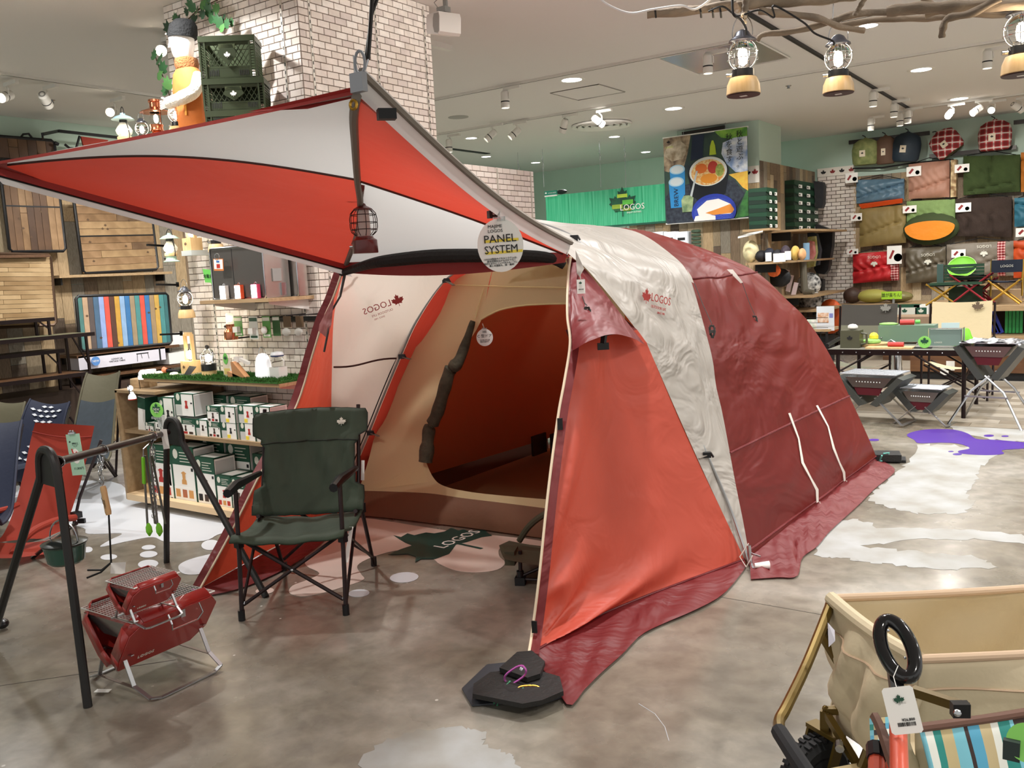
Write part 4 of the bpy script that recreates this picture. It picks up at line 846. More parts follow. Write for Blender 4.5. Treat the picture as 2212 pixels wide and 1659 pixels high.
# packs hanging under the short shelf
for k, (px, py, w_, h, m, lab) in enumerate(((515,705,.08,.13,'5c9a4c','first green blister pack with a small white lamp under the short shelf'),(548,708,.085,.15,'d9dcd6','grey blister pack with a white lamp between two green ones'),(576,706,.075,.14,'5c9a4c','green blister pack with a round white lamp under the short shelf'),(597,704,.07,.13,'33572c','dark green backing pack behind the round lamp pack'))):
    y = 3.86+.012*k; c_ = Y(px, py, y); t = T('blister_pack', lab, 'package', c_+V((0,0,-h/2))); P(t, 'backing_card', G().box(c_, (w_, .003, h)), mat('pack_%s' % m, m, .5)); P(t, 'header', G().box(c_+V((0,-.002,h*.36)), (w_*.9,.001,h*.16)), leafw if k != 1 else pg); P(t, 'peg', G().bar(c_+V((0,.0,h*.42)), V((c_.x, 4.04, c_.z+h*.42)), .006, .006), black)
    if k < 3: P(t, 'lamp', G().ball(c_+V((-.005,-.018,-.02)), .026, 12, sz=(1,.6,1)) if k == 2 else G().box(c_+V((-.002,-.016,-.02)), (.045,.028,.038)), white); P(t, 'caption', G().box(c_+V((0,-.002,-h*.4)), (w_*.8,.001,h*.1)), [leafw, pg, leafw][k])
for k, px in enumerate((621, 648)):
    c_ = Y(px, 705, 3.88); t = T('blister_pack', ['left','right'][k]+' of two brown cards carrying clear oval lamps near the brick corner', 'package', c_+V((0,0,-.07))); P(t, 'backing_card', G().box(c_+V((0,0,.03)), (.07,.003,.07)), mat('brown_card','5c4730',.6)); P(t, 'lamp', G().ball(c_+V((0,-.014,-.035)), .036, 12, sz=(1,.5,.75)), frost); P(t, 'peg', G().bar(c_+V((0,0,.07)), V((c_.x, 4.04, c_.z+.07)), .006, .006), black)
S('peg_bar', G().bb((-4.75, 4.02, 1.29), (-4.3, 4.04, 1.32)), black, 'black peg bar across the brick behind the blister packs', 'bar'); S('peg_bar', G().bb((-5.33, 4.02, 1.62), (-5.1, 4.04, 1.65)), black, 'short black peg bar on the brick left of the coolers', 'bar')
# gear on the grass
c_ = Y(487,790,3.75); t = T('display_card', 'small standing card with a green oval leaf sticker on the grass shelf', 'card', (c_.x, 3.77, .942)); P(t, 'card', G().bb((c_.x-.045, 3.765, .942), (c_.x+.045, 3.77, 1.07)), mat('warm_card','e8dcc8',.6)); P(t, 'photo', G().bb((c_.x-.035, 3.7635, .96), (c_.x+.04, 3.765, 1.0)), mat('yellow_photo','e9cf80',.5)); f = frame((c_.x-.01, 3.763, 1.065), (1,0,0), (0,0,1)); P(t, 'oval_sticker', G().poly([f @ V((.024*cos(a), .038*sin(a), .001)) for a in [2*pi*k/20 for k in range(20)]], thick=.001), green_ink); g = G(); leaf(g, f @ Matrix.Translation((0,0,.0012)), .02); P(t, 'leaf_emblem', g, dgreen)
for k, (px, py, lab) in enumerate(((515,776,'upper small white flashlight head on a tilted brown rest'),(507,797,'lower small white flashlight head on a tilted brown rest'))):
    c_ = Y(px, py, 3.76); t = T('flashlight', lab, 'flashlight', (c_.x, 3.76, .94)); P(t, 'rest', G().poly([V((c_.x-.01,3.75,.942)), V((c_.x+.11,3.75,.942)), V((c_.x+.11,3.75,.955)), V((c_.x+.0,3.75,c_.z-.012)), V((c_.x-.02,3.75,c_.z-.012))], thick=-.04), mat('tan_rest','b5835a',.5)); P(t, 'head', G().box(c_, (.042,.042,.036)), white); P(t, 'body', G().bar(c_+V((.02,0,0)), c_+V((.10,0,-.025)), .024, .02), [white, mat('dark_green_body','2f6b3a',.5)][k])
c_ = Y(570,805,3.8); t = T('lantern', 'large white bottle shaped lantern with a wire bail on the grass shelf', 'lantern', (c_.x, 3.8, .942)); p_ = V((c_.x, 3.8, .942)); wh = mat('milky_white','f4f6f6',.35,em=.6)
P(t, 'body', G().lathe([(.001,0),(.052,0),(.055,.02),(.05,.09),(.042,.13),(.025,.155),(.001,.16)], p_, 20), wh); P(t, 'bail', G().tube([p_+V((.035*cos(a), 0, .145+.055*sin(a))) for a in [pi*k/10 for k in range(11)]], .002, 5), steel)
c_ = Y(602,808,3.82); t = T('lantern', 'white base lantern with a clear jar and blue cap on the grass shelf', 'lantern', (c_.x, 3.84, .942)); p_ = V((c_.x, 3.82, .942))
P(t, 'base', G().box(p_+V((0,0,.035)), (.09,.07,.07)), white); P(t, 'jar', G().lathe([(.036,.07),(.038,.09),(.038,.13),(.03,.14)], p_, 18), glass); P(t, 'cap', G().lathe([(.042,.14),(.044,.15),(.035,.165),(.001,.17)], p_, 18), mat('white_blue_cap','dfe6ea',.4)); P(t, 'cap_band', G().lathe([(.0425,.138),(.0435,.146)], p_, 18), mat('navy_band','2a3f66',.5)); P(t, 'handle', G().tube([p_+V((.038,0,.13)), p_+V((.06,0,.11)), p_+V((.055,0,.075))], .004, 5), white)
for k, (px, py, r_, lab) in enumerate(((309,802,.038,'white dome night light glowing on the round stump stand'),(323,790,.042,'white drum speaker behind the dome night light'))):
    c_ = Y(px, py, 3.7+.14*k); t = T('night_light', lab, 'lamp', (c_.x, c_.y, .913)); p_ = V((c_.x, 3.7+.14*k, .914)); P(t, 'body', G().lathe([(.001,0),(r_,0),(r_*1.02,.02),(r_*.9,.045),(r_*.5,.065),(.001,.068)] if k == 0 else [(.001,0),(r_,0),(r_,.05),(.001,.052)], p_, 20), mat('milky_white','f4f6f6'))
    if k == 0: P(t, 'carry_strap', G().bar(p_+V((-.01,-.035,.05)), p_+V((.01,-.04,-.12)), .006, .002), black)
for k, (px, py) in enumerate(((342,790),(375,800))):
    c_ = Y(px, py, 3.76-.03*k); S('puck_light', G().lathe([(.001,0),(.028,.0),(.032,.008),(.024,.02),(.001,.024)], (c_.x, c_.y, .945), 18), mat('pale_puck','e6ecd4',.4), ['left','right'][k]+' flat oval puck light lying on the grass', 'lamp')
c_ = Y(358,785,3.8); t = T('flashlight', 'orange ringed flashlight lying on the grass shelf', 'flashlight', (c_.x, 3.8, .94)); P(t, 'tube', G().cyl((c_.x, 3.8, .965), (c_.x+.1, 3.84, .955), .013), blackp); P(t, 'head', G().cyl((c_.x-.02, 3.79, .968), (c_.x+.005, 3.8, .965), .026, r2=.018), mat('orange_ring','e2805a',.5))
S('price_card', G().poly([Y(397,810,3.7), Y(412,808,3.7), Y(424,792,3.73), Y(409,790,3.73)], thick=.002), ink, 'small black price card leaning in front of the bamboo lamp', 'card')
t = T('lantern', 'white hanging bulb lamp clipped to the cabinet corner', 'lantern', Y(286,868,3.55)); p_ = Y(286,862,3.52)
P(t, 'shade', G().lathe([(.028,0),(.026,.02),(.014,.04),(.011,.05),(.001,.052)], p_, 16), wh); P(t, 'upper_ball', G().ball(p_+V((-.012,0,.075)), .02, 12), wh); P(t, 'strap', G().bar(p_+V((.005,-.015,.0)), p_+V((-.01,-.015,.11)), .008, .002), black); P(t, 'rim', G().lathe([(.0285,-.004),(.0285,.002)], p_, 16), red_ink)
# ---------------- crates and mannequin on the top shelf
olive = mat('olive_plastic', '2a3519', .45, var=.1, vs=5)
def crate(lab, x0, x1, y0, y1, z0, z1, dia=False):
    t = T('folding_crate', lab, 'crate', ((x0+x1)/2, (y0+y1)/2, z0)); h = z1-z0; w_ = x1-x0
    P(t, 'rim', G().bb((x0-.006,y0-.006,z1-.035),(x1+.006,y0+.006,z1)).bb((x0-.006,y1-.006,z1-.035),(x1+.006,y1+.006,z1)).bb((x0-.006,y0,z1-.035),(x0+.006,y1,z1)).bb((x1-.006,y0,z1-.035),(x1+.006,y1,z1)), olive)
    P(t, 'floor_tray', G().bb((x0,y0,z0),(x1,y1,z0+.008)), olive)
    for x in (x0, x1):
        g = G()
        for k in range(int((y1-y0)/.012)): g.bar((x, y0+.012*k, z0), (x, y0+.012*k+.0, z1), .003, .003)
        for k in range(int(h/.016)): g.bar((x, y0, z0+.016*k), (x, y1, z0+.016*k), .003, .003)
        P(t, 'side_lattice', g, olive, kind='stuff')
    # front: frame, lower slotted band, leaf lozenge, diagonals
    y = y0; g = G()
    for a, b_ in (((x0,z0),(x0,z1)),((x1,z0),(x1,z1)),((x0+.03,z0),(x0+.03,z1)),((x1-.03,z0),(x1-.03,z1))): g.bar((a[0],y,a[1]),(b_[0],y,b_[1]),.010,.010)
    for k in range(int(h/.016)): g.bar((x0, y, z0+.016*k), (x0+.03, y, z0+.016*k), .003, .005).bar((x1-.03, y, z0+.016*k), (x1, y, z0+.016*k), .003, .005)
    P(t, 'front_frame', g, olive); zb = z0+h*.28
    P(t, 'lower_band', G().bb((x0+.03,y,z0),(x1-.03,y+.006,zb-.01)), olive); g = G()
    for k in range(6): g.bb((x0+.05+.01*k, y-.001, z0+.015), (x0+.054+.01*k, y+.001, z0+.045+.004*(k % 3))); g.bb((x1-.10+.01*k, y-.001, z0+.015), (x1-.096+.01*k, y+.001, z0+.045))
    P(t, 'slots', g, ink); g = G(); g.bb((x0+.03,y,zb-.012),(x1-.03,y+.008,zb)).bb((x0+.03,y,z1-.055),(x1-.03,y+.008,z1-.03)); P(t, 'window_frame', g, olive)
    cx, cz = (x0+x1)/2, (zb+z1-.05)/2; hw, hh_ = w_*.5-.03, (z1-.055-zb)/2; g = G()
    g.poly([V((cx+a*hw, y, cz+b_*hh_)) for a, b_ in ((0,-1),(.42,0),(0.25,1),(-.25,1),(-.42,0))][::1], thick=-.008); P(t, 'lozenge', g, olive); g = G()
    n_ = 5
    for k in range(-n_, n_+1):
        for s_ in (1, -1):
            xa, xb = cx+hw*k/n_*1.0, cx+hw*k/n_+s_*hh_*1.3; za, zb_ = cz-hh_, cz+hh_
            if xb > cx+hw: f_ = (cx+hw-xa)/(xb-xa); xb = cx+hw; zb_ = za+(2*hh_)*f_
            if xb < cx-hw: f_ = (cx-hw-xa)/(xb-xa); xb = cx-hw; zb_ = za+(2*hh_)*f_
            g.bar((xa, y+.004, za), (xb, y+.004, zb_), .004 if not dia else .003, .004)
    P(t, 'front_lattice', g, olive, kind='stuff'); P(t, 'handle', G().bb((cx-.05,y-.008,z1-.075),(cx+.05,y+.004,z1-.05)), mat('dark_olive','3a4423',.5))
    g = G(); leaf(g, frame((cx, y-.0105, cz-.005), (1,0,0), (0,0,1)), .025); P(t, 'leaf_emblem', g, card)
    P(t, 'back_panel', G().bb((x0,y1-.004,z0+h*.35),(x1,y1,z1)), olive)
    rz = radians(38); piv = V((x0, y0, z0)); c_ = V(((x0+x1)/2, (y0+y1)/2, z0)); t.matrix_basis = Matrix.Translation(piv) @ Matrix.Rotation(rz, 4, 'Z') @ Matrix.Translation(c_-piv)
cx0 = Y(446,258,3.62).x; ty = 3.62
z2 = Y(510,152,ty).z; z3 = Y(500,57,ty).z; z1b = Y(500,228,ty).z
crate('bottom olive folding crate of the stack on the top shelf', cx0, cx0+.36, ty, ty+.20, 2.531, z1b-.0, True) if z1b-2.531 > .05 else None
crate('middle olive folding crate of the stack on the top shelf', cx0-.005, cx0+.36, ty, ty+.20, max(z1b, 2.56)+.001, z2, True)
crate('topmost olive folding crate of the stack on the top shelf', cx0-.005, cx0+.325, ty, ty+.20, z2+.002, z3)
# child mannequin bust in a rust vest and black beanie
mq = T('mannequin', 'white mannequin in an orange-brown vest and black knit beanie beside the crates', 'mannequin', (Y(405,262,3.78).x, 3.78, 2.531)); m0 = V((Y(408,262,3.78).x, 3.8, 2.531)); skin = mat('mannequin_white','f3efe9',.3)
def ell(g, c_, a, b_, z, n=20): return [V((c_.x+a*cos(t), c_.y+b_*sin(t), z)) for t in [2*pi*k/n for k in range(n)]]
def loft(secs, n=20):
    g = G(); rs = [ell(g, V((c_[0], c_[1], 0)), a, b_, z, n) for c_, a, b_, z in secs]; g.sheet([r+[r[0]] for r in rs]); g.add(rs[-1], [tuple(range(n))]); g.add(rs[0], [tuple(range(n))[::-1]]); return g
b0 = (m0.x, m0.y)
P(mq, 'torso', loft([(b0,.085,.06,2.532),(b0,.08,.06,2.62),(b0,.095,.065,2.75),(b0,.085,.055,2.83),(b0,.035,.035,2.87),(b0,.032,.032,2.90)]), skin, sharp=60)
hc = (m0.x-.012, m0.y-.01); P(mq, 'head', loft([(hc,.02,.02,2.885),(hc,.05,.055,2.915),(hc,.06,.07,2.965),(hc,.062,.076,3.02),(hc,.05,.06,3.05),(hc,.02,.03,3.07)]), skin, sharp=60)
P(mq, 'nose', G().lathe([(.010,0),(.008,.014),(.001,.03)], (hc[0]-.02, hc[1]-.066, 2.955), 8), skin)
kn = mat('black_knit','08090b',.9,bump=1,bs=90); P(mq, 'beanie', loft([((hc[0]+.006,hc[1]+.004),.069,.083,3.005),((hc[0]+.008,hc[1]+.006),.072,.086,3.03),((hc[0]+.014,hc[1]+.01),.066,.08,3.065),((hc[0]+.022,hc[1]+.015),.045,.056,3.09),((hc[0]+.024,hc[1]+.018),.012,.014,3.098)]), kn, sharp=60); P(mq, 'beanie_label', G().box((hc[0]-.03, hc[1]-.077, 3.02), (.014,.003,.006), rz=-.3), card)
vest = mat('rust_suede','b5692f',.8,c2='a35c28',vs=9,bump=.4,bs=20); P(mq, 'vest', loft([(b0,.10,.075,2.533),(b0,.095,.075,2.62),(b0,.108,.08,2.75),(b0,.098,.07,2.83),(b0,.055,.052,2.865)]), vest, sharp=60)
P(mq, 'fleece_collar', loft([(b0,.062,.06,2.855),(b0,.068,.066,2.875),(b0,.064,.062,2.905),(b0,.05,.05,2.91)]), mat('brown_fleece','8a5a33',.95,bump=1.5,bs=120), sharp=60)
P(mq, 'zip_pocket', G().box((m0.x+.05, m0.y-.072, 2.66), (.012,.006,.08), rz=.2), mat('mustard_trim','d59a3a',.6))
armc = [V((m0.x+.105, m0.y, 2.81)), V((m0.x+.11, m0.y-.05, 2.73)), V((m0.x+.06, m0.y-.12, 2.69)), V((m0.x-.02, m0.y-.13, 2.68))]
P(mq, 'sleeve', G().tube(cr(armc, 16), [.036]*4+[.034]*6+[.03]*6, 12), mat('cream_fleece','efe9da',.95,bump=1.5,bs=90), sharp=60)
hd0 = armc[-1]; g = G().ball(hd0+V((-.02,-.004,0)), .02, 12, sz=(1.2,.6,1))
P(mq, 'palm', g, skin)
for k in range(4): P(mq, 'finger', G().tube([hd0+V((-.035,-.006,.014-.010*k)), hd0+V((-.055,-.010,.013-.0105*k)), hd0+V((-.068+.004*abs(k-1),-.004,.010-.0105*k))], [.006,.0055,.004], 6), skin)
P(mq, 'thumb', G().tube([hd0+V((-.01,-.004,.016)), hd0+V((-.026,-.014,.026)), hd0+V((-.038,-.014,.028))], [.007,.006,.004], 6), skin)
mq.scale = (1.15, 1.15, 1.3)
# ivy garland over the pillar face
iv = T('ivy_garland', 'artificial green ivy garland hanging over the brick behind the mannequin', 'plant', (-5.2, 3.98, 3.0)); ivm = [mat('ivy_dark','23402a',.5), mat('ivy_mid','35603a',.45), mat('ivy_light','4f7f45',.45)]
vine = [[(362,50),(372,95),(378,140),(400,185)],[(400,20),(440,30),(480,45),(490,60)],[(335,120),(345,150),(360,185),(368,215)],[(372,42),(400,45),(430,20),(470,0)]]
stem = mat('ivy_stem','4a3524',.7)
for v_ in vine: P(iv, 'vine', G().tube(cr([Y(x, y, 3.97) for x, y in v_], 12), .004, 5), stem)
me_l = []
for m in ivm:
    g = G(); sh = [(0,-.5),(.28,-.42),(.5,-.1),(.32,.02),(.42,.42),(.16,.3),(0,.62),(-.16,.3),(-.42,.42),(-.32,.02),(-.5,-.1),(-.28,-.42)]
    g.add([(0,0,.06)]+[(a, b_, -.04*abs(a)) for a, b_ in sh], [(0,i+1,(i+1) % 12+1) for i in range(12)]); me_l.append(g.mesh('ivy_leaf', m, sharp=70))
r_ = random.Random(11)
for (x, y, s_, k) in ((362,60,.10,0),(385,45,.08,0),(378,38,.07,1),(366,72,.08,0),(412,12,.09,1),(425,22,.07,2),(440,8,.09,2),(450,22,.09,1),(455,38,.08,1),(470,45,.09,1),(482,40,.08,0),(478,58,.07,2),(490,50,.07,1),(436,30,.07,0),(402,25,.06,0),(418,40,.07,0),(345,125,.11,1),(332,118,.08,1),(352,145,.09,1),(345,160,.09,2),(362,180,.09,2),(356,195,.08,1),(384,125,.08,0),(378,100,.07,0),(448,3,.07,1),(466,18,.08,2),(500,48,.06,1)):
    o = bpy.data.objects.new('ivy_leaf', me_l[k]); COL.objects.link(o); o.parent = iv; c_ = Y(x, y, 3.96-r_.uniform(0,.05))
    o.matrix_local = wm(iv).inverted() @ Matrix.Translation(c_) @ Matrix.Rotation(pi/2+r_.uniform(-.4,.4), 4, 'X') @ Matrix.Rotation(r_.uniform(-1,1), 4, 'Z') @ Matrix.Rotation(r_.uniform(-.4,.4), 4, 'Y') @ Matrix.Diagonal((s_, s_, s_, 1))
# ================================================================== things on the near floor
canvas_g = mat('dark_green_canvas', '364234', .75, var=.12, vs=9, bump=.5, bs=9, stretch=(1,1,.4)); frame_b = mat('bronze_black_tube', '33292a', .3, .6)
# ---- folding armchair
FL, FR, BRr = Z(523,1340), Z(748,1328), Z(808,1222); BLl = FL+BRr-FR
chair = T('folding_chair', 'dark green folding armchair with a pale leaf print, standing at the tent mouth', 'chair', (FL+BRr)/2)
def cp(u, w_, z): return FL+(FR-FL)*u+(BLl-FL)*w_+V((0,0,z))
def leg(root, pts, r=.0105, m=frame_b, cap=None, name='leg'):
    o = P(root, name, G().tube(pts, r, 8), m)
    if cap is not None:
        c_ = V(cap); i = wm(root).inverted(); q = P(o, 'foot_cap', G().cyl(c_, c_+V((0,0,.05)), r*1.55), blackp)
    return o
for u in (0, 1):
    leg(chair, [cp(u,0,.0), cp(u,.06,.3), cp(u,.10,.60)], cap=cp(u,0,0))
    leg(chair, [cp(u,1,0), cp(u,.72,.36), cp(u,.5,.40)], cap=cp(u,1,0))
    uu = u
    P(chair, 'back_upright', G().tube([cp(u,.55,.36), cp(u,.72,.60), cp(u,.86,.90)], .0105, 8), frame_b)
    s_ = -.03 if u == 0 else .03
    P(chair, 'armrest', G().tube([cp(u-s_*.2,-.06,.615), cp(u,.1,.625), cp(u,.62,.60)], [.021,.024,.014], 8), blackp)
    P(chair, 'side_brace', G().tube([cp(u,.03,.06), cp(u,.55,.40)], .008, 6).tube([cp(u,.95,.06), cp(u,.12,.37)], .008, 6), frame_b)
    P(chair, 'hinge', G().box(cp(u,.07,.36), (.035,.03,.05)).box(cp(u,.70,.38), (.035,.03,.05)), blackp)
P(chair, 'cross_brace', G().tube([cp(.02,.02,.07), cp(.98,.08,.37)], .009, 6).tube([cp(.98,.02,.07), cp(.02,.08,.37)], .009, 6), frame_b, label='crossed front tubes')
P(chair, 'cross_brace', G().tube([cp(.02,.97,.07), cp(.98,.75,.46)], .009, 6).tube([cp(.98,.97,.07), cp(.02,.75,.46)], .009, 6), frame_b, label='crossed rear tubes')
P(chair, 'rivet', G().ball(cp(.5,.04,.22), .008, 8).ball(cp(.03,.02,.075), .008, 8).ball(cp(.97,.02,.075), .008, 8).ball(cp(.5,.86,.27), .007, 8), steel)
rows = []
for i in range(13):
    t = i/12; r = []
    for j in range(15):
        u = j/14; z = .405-.03*sin(pi*t)-.02*t-.03*sin(pi*u)*(.6+.4*t); uu = u*1.08-.04
        r.append(cp(uu, -.03+.66*t, z+(.0 if t > .04 else -.025)+.004*sin(u*20+t*7)))
    rows.append(r)
thicken(P(chair, 'seat', G().sheet(rows), canvas_g, sharp=60), .012)
rows = []
for i in range(25):
    t = i/24; z = .385+.495*t
    # side outline: wide lower flap, waist, wide headrest
    wv = .56 if t < .02 else (.555-.005*t if t < .27 else (.47 if t < .38 else .455 if t < .70 else (.50 if t < .76 else .585)))
    if t > .97: wv -= .02
    wv += 0; r = []
    for j in range(19):
        u = .5+(j/18-.5)*wv/.487; d = .53+.29*t+.05*sin(pi*j/18)+.01*sin(pi*t)
        r.append(cp(u, d+.018*sin(j*1.1+t*7)*(1-abs(2*t-1))*.9+.012*sin(j*2.3-t*15)*.8, z+(.012*sin(pi*j/18) if t > .9 else 0)+(.018*(abs(j/9-1)**2) if t < .1 else 0)))
    rows.append(r)
thicken(P(chair, 'backrest', G().sheet(rows), canvas_g, sharp=60), .012)
def chair_edge(k): return [r[k] for r in rows]
P(chair, 'piping', G().tube(chair_edge(0)+rows[-1][1:-1]+chair_edge(18)[::-1]+rows[0][1:-1][::-1], .005, 5, closed=True), mat('dark_piping', '20261f', .7))
P(chair, 'headrest_seam', G().tube([p+V((.01,-.012,0)) for p in rows[17]], .003, 5), mat('dark_piping', '20261f'))
ux = (FR-FL).normalized()
nx = rows[21][14]; f = frame(nx+V((.012,-.022,0)), ux, (cp(0,.95,.9)-cp(0,.78,.6)))
g = G(); leaf(g, f, .030, t=.001); lp = P(chair, 'leaf_emblem', g, leafw); txt(chair, 'LOGOS', .011, f @ Matrix.Translation((.008, -.002, .0015)), canvas_g)
P(chair, 'swing_tag', G().bar(cp(1.03,.25,.37), cp(1.02,.05,.24), .02, .002), card); P(chair, 'swing_tag', G().bar(cp(1.04,.75,.62), cp(1.03,.72,.52), .018, .002), card)
# ---- low camp chair half hidden behind the wing
lc = T('low_camp_chair', 'low dark olive folding chair half hidden behind the right tent wing', 'chair', Z(1150,1262))
f0 = Z(1125,1262)
P(lc, 'foot_cap', G().box(f0+V((0,0,.02)), (.05,.05,.04), rz=.4).cyl(f0+V((0,0,.03)), f0+V((0,0,.07)), .018), blackp)
P(lc, 'leg', G().tube([f0+V((0,0,.04)), f0+V((.0,.01,.17))], .01), frame_b); P(lc, 'leg', G().tube([f0+V((0,0,.04)), f0+V((.25,.12,.16))], .008).tube([f0+V((.02,0,.03)), f0+V((.3,.06,.04))], .008), frame_b)
a = Y(1078,1176,3.55); b_ = Y(1100,1166,3.7); 
P(lc, 'seat', G().sheet([[lerp(Y(1078,1178,3.5), Y(1090,1208,3.35), j/6)+V((.42*i/8, .18*i/8, -.03*sin(pi*i/8)-.012*sin(pi*j/6))) for j in range(7)] for i in range(9)]).sheet([[lerp(Y(1078,1178,3.5), Y(1100,1168,3.85), j/6)+V((.42*i/8, .18*i/8, -.03*sin(pi*i/8))) for j in range(7)] for i in range(9)]), mat('olive_canvas', '464433', .8, bump=.4, bs=20))
P(lc, 'side_pocket', G().box(Y(1105,1200,3.5), (.05,.1,.07), rz=.4), mat('olive_canvas', '464433'))
P(lc, 'backrest', G().tube(cr([Y(1122,1168,3.72), Y(1140,1140,3.72), Y(1165,1118,3.74), Y(1195,1103,3.78), Y(1230,1098,3.82)], 14), .017, 8), mat('olive_canvas', '464433'))
# ---- tent weights and clips
wt = T('tent_weight', 'stack of black rubber weight plates holding the right tent corner', 'weight', Z(1120,1490))
rub = mat('black_rubber', '161514', .6, bump=.3, bs=60)
def plate(px, z0, h, m):
    pts = [Z(x, y, z0) for x, y in px]; g = G().poly([p+V((0,0,h)) for p in pts], thick=h) ; return g
base = mat('dark_slate_rubber', '34373d', .6)
P(wt, 'base_sheet', plate([(998,1493),(1052,1441),(1100,1436),(1150,1450),(1240,1495),(1222,1508),(1160,1530),(1120,1522),(1019,1529)], .001, .006, base), base, label='slate-grey base sheet')
dk = [(1024,1496),(1060,1470),(1150,1462),(1210,1480),(1218,1512),(1172,1532),(1130,1540),(1022,1518)]
for k in range(2): P(wt, 'weight_plate', plate([(x, y) for x, y in dk], .008+k*.019, .017, rub), rub)
P(wt, 'weight_plate', plate([(1080,1462),(1118,1427),(1150,1424),(1178,1448),(1168,1475),(1140,1484)], .047, .018, rub), rub)
def ring(g, c_, ux, uy, a, b_, r, m=0): return g.tube([c_+ux*(a*(abs(cos(t))**.7)*(1 if cos(t) > 0 else -1))+uy*(b_*(abs(sin(t))**.7)*(1 if sin(t) > 0 else -1)) for t in [2*pi*k/20 for k in range(20)]], r, 6, m, closed=True)
zz = V((0,0,1)); xr = V((.8,.5,0)).normalized()
g = ring(G(), Z(1113,1458,.09), V((.45,.1,.35)).normalized(), V((-.35,-.1,.6)).normalized(), .05, .022, .0042); S('carabiner', g, mat('pink_anodised', 'd06bc0', .25, .7), 'pink carabiner joining the tent corner loop to the black weights', 'carabiner')
g = ring(G(), Z(1142,1489,.055), xr, V((-.3,.5,.3)).normalized(), .038, .015, .004); S('carabiner', g, mat('orange_anodised', 'd9963a', .25, .7), 'orange gold carabiner lying on the black weight plates', 'carabiner')
gc = mat('green_cord', '3f8a63', .7)
p0 = Z(1102,1472,.06); S('cord', G().tube([p0, Z(1085,1490,.055), Z(1070,1500,.05), Z(1066,1522,.0), Z(1072,1510,.05), Z(1100,1495,.055), Z(1130,1488,.055)], .0035).tube([p0, Z(1078,1500,.05), Z(1074,1524,.0)], .0035).tube([Z(1130,1486,.06), Z(1128,1500,.05), Z(1120,1505,.05)], .003), gc, 'green cord knotted around the black weight plates', 'cord')
P(tent, 'corner_loop', G().tube([Z(1142,1416,.05), Z(1130,1432,.07), Z(1124,1446,.085)], .004).tube([Z(1146,1420,.05), Z(1138,1434,.07), Z(1126,1448,.085)], .003), mat('grey_cord', 'a9aab0', .6))
w2 = T('tent_weight', 'small black weight with green cord behind the far right tent corner', 'weight', Z(1920,985))
P(w2, 'weight_plate', G().box(Z(1910,985,.04), (.22,.16,.05), rz=.3), rub); P(w2, 'weight_plate', G().box(Z(1925,992,.01), (.2,.14,.02), rz=.2), rub)
P(w2, 'cord', G().tube([Z(1908,980,.07), Z(1920,978,.075), Z(1918,994,.02), Z(1900,996,.02), Z(1905,984,.07)], .006), mat('teal_cord', '5fb0a4', .6))
# ---- hanging rack of two A-frames and a bar
rk = mat('matt_black_tube', '1e1d1c', .5)
rack = T('hanging_rack', 'black campfire rack with two A-frames and a cross bar', 'rack', Z(380,1250))
F2a, F2b, F1a = Z(575,1290), Z(360,1215), Z(190,1527); F1b = F1a+F2b-F2a
HR = .90
def aframe(a, b_, top, lab):
    c_ = V((top.x, top.y, 0)); d = (b_-a).normalized()
    tp = [top+d*(-.085)+V((0,0,-.12)), top+d*(-.07)+V((0,0,-.04)), top+d*(-.035)+V((0,0,-.005)), top+V((0,0,.0)), top+d*.035+V((0,0,-.005)), top+d*.07+V((0,0,-.04)), top+d*.085+V((0,0,-.12))]
    P(rack, 'leg', G().tube([a, lerp(a, tp[0], .5)]+cr(tp[:4], 8), .0165, 10), rk); P(rack, 'leg', G().tube(cr(tp[3:], 8)+[lerp(b_, tp[-1], .5), b_], .0165, 10), rk)
    P(rack, 'gusset_plate', G().poly([p+V((0,.0,0)) for p in [tp[0]+V((0,0,-.02))]+tp[1:6]+[tp[6]+V((0,0,-.02))]], thick=.012), rk)
t1 = Y(99,972,1.72); t1 = atop(V((t1.x, t1.y, 0)), 972); t2m = (F2a+F2b)/2; t2 = Y(372,906,2.83); t2 = V((t2.x, t2.y, t2.z))
aframe(F1a, F1b, t1, ''); aframe(F2a, F2b, t2, '')
ba, bb2 = Y(127,997,1.74), Y(362,934,2.75)
P(rack, 'cross_bar', G().cyl(ba-(bb2-ba)*.0, bb2, .0165, 12), mat('bronze_black_bar', '2c2222', .3, .6))
def bar_at(t): return lerp(ba, bb2, t)
for t in (.0, .33, .82): 
    c_ = bar_at(t); P(rack, 'hook_ring', G().tube([c_+V((0,0,0))+V((.02*cos(q), 0.012*cos(q), .021*sin(q))) for q in [2*pi*k/12 for k in range(12)]], .003, 5, closed=True), steel)
P(rack, 'swing_tag', G().poly([bar_at(.93)+V((.02,-.02,.03)), bar_at(.95)+V((.06,-.02,.03)), bar_at(.95)+V((.07,-.02,-.07)), bar_at(.93)+V((.03,-.02,-.075))]), card)
def chain(g, a, b_, n, s=.011, r=.0016):
    for k in range(n):
        c_ = lerp(a, b_, (k+.5)/n); h = (V(b_)-V(a)).length/n*.66; q = (k % 2)*pi/2
        g.tube([c_+V((s*.45*cos(t)*cos(q), s*.45*cos(t)*sin(q), h*sin(t))) for t in [2*pi*j/8 for j in range(8)]], r, 4, closed=True)
    return g
